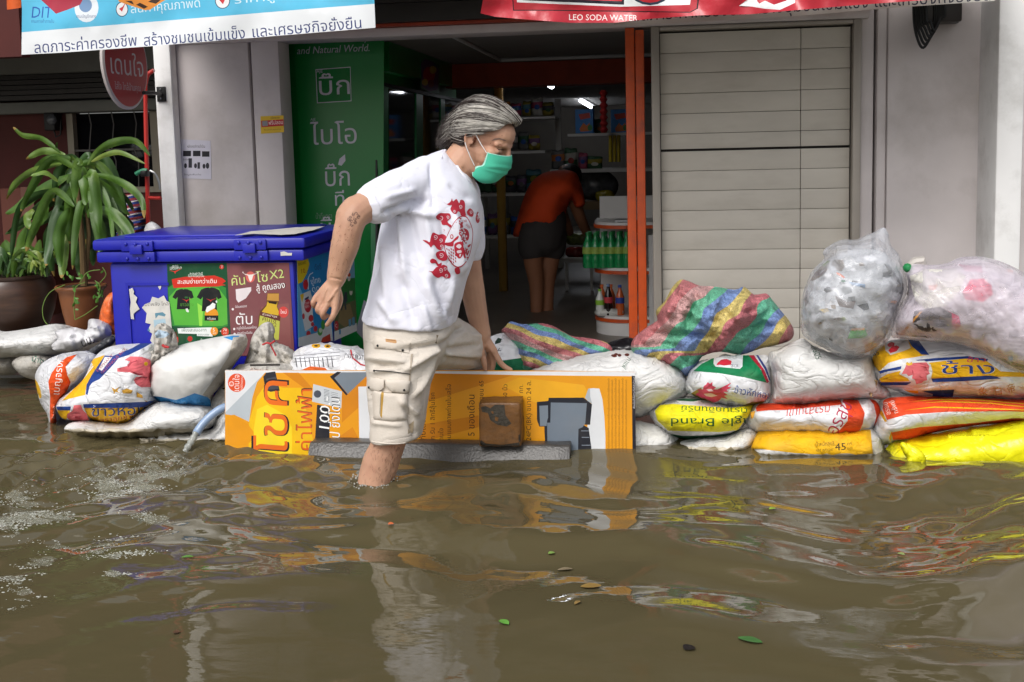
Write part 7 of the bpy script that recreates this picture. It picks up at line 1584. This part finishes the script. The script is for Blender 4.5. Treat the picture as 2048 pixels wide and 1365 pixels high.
# tattoo, arm and leg hair tones, closed eye, brow
tat = []
for i, (x, y) in enumerate(((701, 436), (707, 431), (713, 428), (703, 444), (710, 440), (717, 436), (704, 452), (711, 447), (698, 441))):
    tat += text('๑๙๖๓๘๗๕๒๔'[i], (x, y + 3), 6.5, d=(.55, -.83))
emboss(body, [(tat, '#5e4a46'), ([[(982, 282), (990, 277), (1000, 276.5), (1008, 279), (1013, 282), (1008, 282), (1000, 279.5), (991, 280.5)]], '#7c655a'),
              ([[(993, 296.5), (998, 298.5), (1003, 299.5), (1007, 299), (1007.5, 300.2), (1003, 301.2), (997, 300.2)]], '#3a2420'), ([[(989, 293), (996, 290.5), (1003, 290.5), (1007, 292.5), (1003, 291.6), (996, 291.7)]], '#8a5a48'),
              ([[(945, 281), (949, 275), (953, 276), (951, 284), (947, 289)]], '#7a4432'), ([ell(1004, 272, .9, .9, 8), ell(981, 287, 1.1, .9, 8), ell(690, 470, 1.2, 1, 8), ell(683, 505, 1.0, 1.3, 8), ell(697, 495, 1, 1, 8), ell(676, 530, 1.2, 1, 8), ell(693, 520, .9, .9, 8)], '#8a5a44')], bt, 3.5, off=0.0009, sp=5)
hair_ = []
rq = np.random.default_rng(31)
for i in range(110):                          # dark hairs on the calf and forearm
    if i < 80: x, y = rq.uniform(742, 800), rq.uniform(890, 962); x -= (y - 890) * .28 - 4
    else: x, y = rq.uniform(668, 712), rq.uniform(450, 545); x -= (y - 450) * .16
    a = rq.normal(1.75, .35); l = rq.uniform(4, 9)
    hair_.append([(x - .28, y), (x + .28, y), (x + l * math.cos(a) + .12, y + l * math.sin(a)), (x + l * math.cos(a) - .12, y + l * math.sin(a))])
emboss(body, [(hair_, '#7d5a48')], bt, 3.45, off=0.0012, sp=6)
bl_ = []
for i in range(26):
    x, y = rq.uniform(664, 716), rq.uniform(440, 560); bl_.append(ell(x - (y - 440) * .18, y, rq.uniform(.5, 1.1), rq.uniform(.5, 1.1), 7))
emboss(body, [(bl_, '#9a6a54')], bt, 3.3, off=0.0014, sp=6)
# ---- face mask
gu, gv = np.linspace(-1, 1, 41), np.linspace(0, 1, 33)
cl_x = crom([(.115, -.003), (.1235, -.022), (.1235, -.046), (.117, -.072), (.100, -.105), (.066, -.121)], 8, False)
ed_x = crom([(.062, -.014), (.061, -.035), (.057, -.058), (.040, -.070), (.032, -.090), (.040, -.108)], 8, False)
ip1 = lambda a, t: np.stack([np.interp(t, np.linspace(0, 1, len(a)), a[:, i]) for i in (0, 1)], -1)
C_, E_ = ip1(cl_x, gv), ip1(ed_x, gv)
V = []
for i, v in enumerate(gv):
    for u in gu:
        c, s_ = math.cos(u * math.pi / 2), math.sin(u * math.pi / 2)
        pl = 0.0028 * sum(np.tanh((v - q) * 40) - np.tanh((v - q - .055) * 18) for q in (.33, .52)) * (1 - abs(u) ** 4)
        pl += .0022 * math.sin(u * 9 + v * 6) * abs(u) * v + .0018 * math.sin(7 * v - 5 * u)
        xx = E_[i][0] + (C_[i][0] - E_[i][0]) * c + pl; zzv = E_[i][1] + (C_[i][1] - E_[i][1]) * c ** 1.3
        V.append(H(xx, .066 * s_ * (1 - .12 * v), zzv - pl * .4))
nu = len(gu)
Fm = [[i * nu + j, i * nu + j + 1, (i + 1) * nu + j + 1, (i + 1) * nu + j] for i in range(len(gv) - 1) for j in range(nu - 1)]
m_mask = mat('mask green', '#4fc0a0', rough=0.75, spec=0.2, var=0.06, vs=20, bump=0.1, bs=150)
m_mw = mat('mask edge', '#9fd9c8', rough=0.75)
mi = [1 if (i < 1 or j == 0 or j == nu - 2) else 0 for i in range(len(gv) - 1) for j in range(nu - 1)]
mk = obj('face_mask', V, Fm, [m_mask, m_mw], mi, man)
so = mk.modifiers.new('s', 'SOLIDIFY'); so.thickness = 0.0016
b = MB(); b.tube([H(.060, -.069, -.016), H(.034, -.078, .004), H(.006, -.084, .028), H(-.010, -.088, .034)], .0014, 6); b.tube([H(.036, -.070, -.070), H(.016, -.080, -.048), H(-.004, -.086, -.026), H(-.016, -.088, -.010)], .0014, 6)
b.tube([H(.060, .069, -.016), H(.006, .084, .028), H(-.010, .088, .034)], .0014, 6); b.build('ear_loop', mat('white elastic', '#e2e2e2', rough=.7), mk)
# ---- hair: swept-back locks over a close cap, the sweep tilted down towards the nape
rh = np.random.default_rng(12)
HE = np.array([.114, .0885, .100]); HC = np.array([-.012, 0, .042]); HT = R(22)
def th0(phi):
    return float(np.interp(abs(phi), [0, .8, 1.25, 1.6, 1.76, 1.86, 2.5], [R(6), R(12), R(27), R(44), R(68), R(99), R(116)]))
b = MB()
def hsurf(th, phi, k=1.0):
    x, y, z = HE * k * np.array([math.cos(th), math.sin(th) * math.sin(phi), math.sin(th) * math.cos(phi)])
    return HC + np.array([x * math.cos(HT) - z * math.sin(HT), y, x * math.sin(HT) + z * math.cos(HT)])
nphi, nth = 48, 24; CV = []
for i in range(nphi + 1):
    phi = -2.35 + 4.7 * i / nphi
    for j in range(nth + 1):
        t_ = th0(phi) + .05; th = t_ + (R(178) - t_) * j / nth
        CV.append(H(*hsurf(th, phi, .962)))
b.add(CV, [[i * (nth + 1) + j, i * (nth + 1) + j + 1, (i + 1) * (nth + 1) + j + 1, (i + 1) * (nth + 1) + j] for i in range(nphi) for j in range(nth)], 1)
locks = []
for i in range(95):
    phi = rh.uniform(-2.35, 2.35); side = abs(phi)
    band = float(np.interp(side, [0, .45, .7, 1.0, 1.2, 1.45, 1.9, 2.1, 2.4], [-.4, -.9, .8, .7, -.9, .9, .9, -.4, -1]))
    g = band + rh.normal(0, .75)
    locks.append((phi, rh.uniform(.975, 1.05), g, rh.uniform(0, 6), rh.normal(0, .10), rh.uniform(.5, 1.35), rh.uniform(0, 1.6)))
for i in range(2000):
    lk = locks[rh.integers(len(locks))]; wild = rh.random() < .05
    phi = lk[0] + rh.normal(0, .045 if not wild else .2); side = abs(phi)
    if side > 2.38: continue
    t0 = th0(phi) + (abs(rh.normal(0, .32)) if rh.random() < .7 else 0)
    t1 = R(rh.uniform(150, 184))
    if t1 - t0 < .35: continue
    front = t0 < th0(phi) + .10 and side < 1.6
    lift = lk[1] + rh.normal(0, .010) + (rh.uniform(.02, .09) if wild else 0); k = 12; P_ = []
    for j in range(k):
        t = j / (k - 1); th = t0 + (t1 - t0) * t
        pin = (1 - .35 * t) if not wild else 1       # strands of a lock draw together towards the tip
        ph = lk[0] + (phi - lk[0]) * pin + lk[4] * t + .035 * math.sin(4 * t + lk[3])
        q = hsurf(th, ph, lift * (1 + .016 * math.sin(5 * t + lk[3])))
        if front:                              # front roots roll forward and up before they sweep back
            q = q + np.array([.046, 0, -.010]) * max(0, 1 - t * 2.4) * max(0.15, 1 - side * .5) * math.sin(min(1, t * 7 + .12) * 1.57)
        if t > .68:                            # the ends fall to the collar and flick out
            d = (t - .68) / .32; q = q + np.array([-.020 * d * d * lk[6], 0, -.056 * d * lk[5] * rh.uniform(.8, 1.15)])
        P_.append(H(*q))
    g = lk[2] + rh.normal(0, .35)
    root = 0 if g > .55 else (2 if g > .0 else 1)
    if front and rh.random() < .5: root = 0
    tip = 1 if rh.random() < .6 else 2
    r = rh.uniform(.0005, .0013) * np.interp(np.arange(k), [0, 1, 7, k - 1], [.5, 1, .9, .2]) * (.6 if wild else 1)
    cut = int(k * rh.uniform(.45, .75))
    if root == 0 and side < 1.9 and rh.random() < .4: cut = k - 2
    b.tube(P_[:cut + 1], r[:cut + 1], 4, root, cap=False); b.tube(P_[cut:], r[cut:], 4, tip, cap=False)
hr = b.build('hair', [mat('silver hair', '#bab6ae', rough=.36, spec=.5, var=.25, vs=40), mat('brown hair', '#2c1f1b', rough=.38, spec=.5, var=.3, vs=40), mat('grey hair', '#665f5a', rough=.38, spec=.5, var=.3, vs=40)], man, sharp=180)
# ---- t-shirt
m_tee = mat('white cotton', '#dedfea', rough=0.85, spec=0.15, var=0.03, vs=6, bump=0.12, bs=160, sheen=0.15, crease=0.50, cs=(5, 5, 7), cd=.012)
T_ = ringloft([((890, 297), (944, 358), 3.615, .075), ((872, 303), (952, 378), 3.61, .12), ((844, 320), (960, 408), 3.60, .160), ((818, 356), (962, 436), 3.595, .180), ((784, 404), (960, 470), 3.59, .185), ((764, 455), (950, 508), 3.58, .180), ((754, 520), (934, 556), 3.565, .180), ((742, 585), (920, 602), 3.555, .182), ((728, 636), (908, 650), 3.55, .188)], 't', m_tee)
limb(T_, [at(856, 358, 3.53), at(812, 374, 3.44), at(774, 394, 3.37), at(751, 406, 3.335)], [.076, .070, .066, .066], 20)
limb(T_, [at(915, 392, 3.70), at(932, 440, 3.775), at(938, 502, 3.795)], [.080, .068, .055], 18)
tee = voxel(T_.build('t_shirt', m_tee, man), 0.0065, 6, .6)
wrinkle(tee, [(770, 425, 850, 400, 6, -.012), (800, 418, 870, 432, 7, .010), (862, 330, 866, 420, 4, -.006), (785, 430, 790, 520, 7, -.008), (800, 425, 812, 560, 8, .009), (768, 470, 775, 610, 9, .008), (815, 430, 850, 560, 9, -.008), (850, 420, 868, 520, 8, .007), (880, 430, 890, 480, 7, -.005),
               (835, 520, 880, 640, 10, .008), (800, 560, 830, 650, 9, -.008), (760, 600, 790, 645, 8, .008), (870, 560, 900, 640, 8, -.008), (905, 560, 890, 640, 7, .007), (910, 430, 925, 545, 8, .012),  (752, 372, 790, 360, 5, -.005), (770, 395, 830, 380, 6, .006), (900, 370, 940, 400, 6, -.005), (740, 560, 760, 520, 5, -.006), (845, 610, 860, 660, 6, .006)], .006, 9, 5, .0022, 26)
tt_ = bvh_of(tee)
sc = lambda p: zz(p, 820, 370, 6.5)
REDP = '#b02a3c'
cloud = lambda p, amp=1.0: crom(sc(p), 3)
lay = [([cloud([(440, 225), (480, 250), (530, 215), (545, 175), (560, 215), (600, 185), (625, 215), (640, 240), (655, 200), (690, 200), (715, 240), (715, 330), (725, 400), (665, 400), (650, 360), (625, 345), (600, 380), (555, 365), (525, 315), (545, 265), (500, 265)]), cloud([(340, 410), (390, 370), (450, 370), (515, 375), (530, 430), (490, 470), (500, 500), (540, 530), (520, 555), (480, 525), (420, 520), (400, 470), (350, 445)]), cloud([(740, 350), (780, 305), (825, 350), (820, 405), (790, 415), (750, 385)]), cloud([(855, 420), (880, 350), (905, 400), (905, 470), (880, 500), (858, 470)]),
         cloud([(165, 720), (215, 725), (255, 745), (270, 680), (300, 620), (370, 650), (420, 640), (470, 670), (450, 740), (440, 800), (400, 850), (350, 830), (310, 780), (270, 815), (245, 780)]), cloud([(335, 900), (370, 865), (440, 860), (480, 930), (480, 975), (430, 990), (360, 960)]), cloud([(258, 990), (290, 960), (340, 980), (370, 1030), (410, 1010), (405, 1060), (360, 1060), (330, 1020), (280, 1020)]), cloud([(240, 1120), (290, 1125), (320, 1095), (345, 1070), (400, 1060), (430, 1040), (480, 1060), (490, 1110), (525, 1160), (520, 1210), (460, 1215), (420, 1190), (360, 1210), (310, 1180), (280, 1140)])], REDP)]
cen = [((655, 285), 30), ((400, 430), 36), ((490, 420), 26), ((790, 355), 26), ((330, 680), 34), ((400, 720), 30), ((410, 800), 30), ((405, 915), 36), ((400, 1110), 34), ((455, 1090), 26), ((470, 1180), 28), ((575, 345), 22), ((880, 430), 22)]
sw = []
for (cx, cy), r in cen:
    th = np.linspace(0, 8.2, 26); rr_ = r * (.25 + .75 * th / 8.2)
    o1 = np.stack([cx + rr_ * np.cos(th), cy + rr_ * np.sin(th)], 1); o2 = np.stack([cx + (rr_ - 7) * np.cos(th), cy + (rr_ - 7) * np.sin(th)], 1)
    sw.append(sc(np.vstack([o1, o2[::-1]])))
lay.append((sw, '#d9c8cf'))
ringo = ell(640, 740, 1, 1, 40); base_ring = crom([(665, 405), (600, 450), (540, 540), (480, 660), (445, 760), (460, 880), (520, 1000), (600, 1075), (680, 1060), (760, 960), (800, 820), (820, 660), (810, 560), (770, 460), (730, 410)], 3)
inner = (base_ring - base_ring.mean(0)) * .955 + base_ring.mean(0)
lay += [([sc(base_ring)], REDP), ([sc(inner)], m_tee)]
lay += [([cloud([(445, 755), (530, 745), (590, 690), (630, 660), (625, 700), (570, 745), (560, 800), (470, 790)]), cloud([(655, 585), (700, 565), (750, 590), (770, 650), (755, 720), (700, 720), (650, 660), (635, 630)]), cloud([(690, 830), (730, 870), (775, 850), (740, 940), (700, 945)]), sc(ell(543, 675, 22, 32, 14)), cloud([(580, 1090), (640, 1080), (650, 1150), (600, 1160)]), cloud([(750, 790), (790, 770), (780, 800), (755, 815)])] +
         [sc([(470 + 28 * i, 820 + 40 * j + 14 * (i % 2)), (484 + 28 * i, 826 + 40 * j + 14 * (i % 2)), (490 + 28 * i, 850 + 40 * j + 14 * (i % 2)), (476 + 28 * i, 846 + 40 * j + 14 * (i % 2))]) for i in range(5) for j in range(5) if 460 + 10 * j < 470 + 28 * i < 640 and j * 40 < 190 + i * 22] +
         [cloud([(575, 780), (640, 740), (690, 760), (690, 900), (640, 960), (590, 900)])], REDP)]
lay += [([cloud([(600, 800), (640, 770), (670, 800), (640, 830)]), cloud([(610, 860), (660, 850), (670, 880), (620, 890)]), sc(ell(672, 640, 10, 14, 10)), sc(ell(715, 620, 12, 10, 10)), sc(ell(735, 670, 9, 14, 10)), sc(ell(690, 690, 12, 8, 10)), sc(ell(543, 675, 12, 20, 12)), cloud([(640, 910), (665, 900), (650, 940)])], '#dccfd6')]
lay += [(text('รวย', sc([(668, 490)])[0], 4.5, d=(1, -.1), width=11) + text('แบบเฮง', sc([(720, 520)])[0], 4.2, d=(.7, .7), width=11) + text('ว', sc([(430, 605)])[0], 4), REDP)]
emboss(tee, lay, tt_, 3.42, off=0.0016, sp=5)
# collar, sleeve hem and bottom hem
def hemline(pts, Yd, r, name, m, tree=tt_, off=.001):
    b = MB(); b.tube(onto(crom(pts, 6, False), tree, off, Yd), r, 6); return b.build(name, m, tee)
hemline([(889, 299), (905, 318), (922, 345), (940, 365)], 3.5, .0042, 'collar', m_tee)
hemline([(739, 371), (748, 390), (760, 415), (771, 434)], 3.3, .0022, 'sleeve_hem', m_tee)
# ---- cargo shorts
m_sho = mat('beige twill', '#cfc7bc', rough=0.8, spec=0.2, var=0.05, vs=8, bump=0.25, bs=150, dirt='#a08a72', da=0.22, ds=4, crease=0.45, cs=(7, 7, 12), cd=.012)
S_ = ringloft([((736, 622), (902, 635), 3.555, .165), ((731, 650), (906, 668), 3.545, .172), ((734, 692), (890, 706), 3.52, .165), ((739, 740), (868, 748), 3.485, .140), ((738, 790), (856, 796), 3.46, .118), ((742, 836), (848, 836), 3.445, .106), ((744, 877), (840, 874), 3.435, .100)], 's', m_sho)
limb(S_, [at(850, 676, 3.59), at(900, 686, 3.74), at(936, 698, 3.90), at(954, 706, 3.965)], [.112, .092, .076, .064], 20)
shorts = voxel(S_.build('shorts', m_sho, man), 0.0065, 4, .6)
wrinkle(shorts, [(888, 690, 850, 800, 6, -.012), (890, 690, 800, 700, 6, -.010), (885, 692, 810, 740, 6, .010), (882, 705, 830, 790, 6, .009), (890, 690, 930, 650, 5, -.012), (892, 700, 960, 690, 5, -.009), (892, 706, 960, 712, 5, .009), (892, 716, 965, 728, 5, -.009), (925, 660, 965, 675, 4, .008), (912, 655, 950, 668, 4, -.007), (740, 655, 800, 660, 4, -.006), (745, 730, 800, 738, 4, -.010), (745, 744, 805, 736, 4, .008), (800, 800, 835, 830, 6, .009), (745, 845, 800, 850, 5, .006), (810, 810, 830, 870, 5, -.008), (735, 715, 815, 725, 5, .007), (828, 650, 880, 660, 5, -.008)], .005, 10, 8, .002, 30)
ss_ = bvh_of(shorts)
emboss(shorts, [([[(873, 670), (877, 671), (874, 688), (870, 686)]], '#7d705e'), ([[(818, 850), (828, 842), (826, 866), (816, 868)], [(770, 806), (782, 800), (800, 812), (790, 826)]], '#b3a288'), ([[(734, 644), (754, 650), (754, 653), (734, 648)], [(741, 788), (800, 794), (800, 795.2), (741, 789.2)], [(822, 708), (826, 708), (818, 790), (815, 790)]], '#a89c8c')], ss_, 3.4, off=.0012, sp=6)
m_pk = mat('beige pocket', '#cfc6ba', rough=0.8, spec=0.2, var=0.06, vs=10, bump=0.25, bs=150, dirt='#a08a72', da=0.25, ds=5)
pk = lambda p: zz(p, 660, 620, 3.592)
def pocket(name, pts, sw, off=.005, lay=(), lb=None, c=m_pk):
    o = drape(name, pk(pts), ss_, 3.42, c, lay, off, shorts, 5, swell=sw); return o
SHD = '#8f8576'
pocket('pocket', [(300, 560), (395, 590), (560, 600), (560, 790), (440, 800), (310, 785)], .010, .006, [([pk([(368, 600), (385, 545), (390, 560), (372, 780), (360, 760)])], '#b08a3c'), ([pk([(362, 612), (368, 598), (362, 770), (355, 740)]), pk([(300, 562), (395, 592), (560, 600), (560, 606), (395, 598), (300, 568)])], SHD)])
pocket('pocket_flap', [(268, 560), (285, 500), (330, 488), (388, 505), (385, 560), (350, 588), (300, 580)], .005, .013)
pocket('pocket_flap', [(392, 505), (440, 498), (580, 512), (568, 585), (540, 600), (440, 590), (400, 550)], .005, .013)
pocket('pocket_flap', [(318, 185), (400, 200), (580, 238), (566, 310), (430, 282), (318, 275), (305, 230)], .005, .006, [([pk([(398, 208), (475, 215), (480, 235), (470, 242), (400, 230)])], '#b5895a'), (text('OUTDOOR', pk([(405, 220)])[0], 2.2, d=(1, .1), width=16), '#6f4f30') if False else ([pk([(408, 213), (468, 219), (468, 224), (408, 218)])], '#8a6238')])
for x, y in ((342, 258), (522, 291), (280, 558), (532, 577)):
    q = onto(np.array([pk([(x, y)])[0]]), ss_, .017 if y > 400 else .011, 3.42)[0]; b = MB(); b.ball(q, (.0042, .0025, .0042), seg=10); b.build('snap_button', m_black, shorts)
b = MB(); b.tube(onto(crom(pk([(318, 436), (400, 440), (500, 452), (575, 462)]), 6, False), ss_, .004, 3.42), .0016, 5); b.ball(onto(np.array([pk([(316, 438)])[0]]), ss_, .005, 3.42)[0], .0035, seg=8); b.build('zip', m_black, shorts)
b = MB(); b.tube(onto(crom([(743, 884), (765, 887), (790, 888), (812, 886)], 5, False), ss_, .001, 3.42), .002, 6); b.build('hem', m_sho, shorts)
# splash at the leg
b = MB(); rs_ = np.random.default_rng(6)
for i in range(70):
    a = rs_.uniform(0, 6.28); r = .062 + abs(rs_.normal(0, .012)); p = onZ([(750, 966)])[0] + np.array([r * math.cos(a) * 1.0, r * math.sin(a), 0]); p[2] = float(wave(p[:1], p[1:2])[0]) + rs_.random() ** 3 * .02 * (1.6 if math.cos(a) < -.4 else .4)
    b.ball(p, rs_.uniform(.0012, .0042), seg=6)
tag(b.build('splash', mat('splash drops', '#b9bab2', rough=.08, spec=.9, alpha=.6)), 'ring of water droplets splashing around the leg of the man', 'splash', kind='stuff')

emboss(wb, [([zz([(520, 490), (560, 480), (600, 500), (640, 470), (720, 470), (730, 560), (780, 630), (740, 655), (660, 640), (600, 600), (580, 540), (530, 530)], 840, 700, 4.267)], '#3f3a31'), ([zz([(640, 570), (670, 580), (665, 610), (640, 605)], 840, 700, 4.267)], '#6e4a24'),
    ([zz([(498, 790), (520, 770), (560, 800), (700, 812), (850, 790), (850, 820), (500, 820)], 840, 700, 4.267), zz([(840, 730), (856, 720), (856, 790), (842, 780)], 840, 700, 4.267), zz([(500, 450), (530, 450), (510, 470)], 840, 700, 4.267)], '#2a241c')], bvh_of(wb), 3.73, off=.0008, sp=5, fn=lambda c: mat('stain ' + c, c, rough=.6, var=.4, vs=60, bump=.9, bs=110))
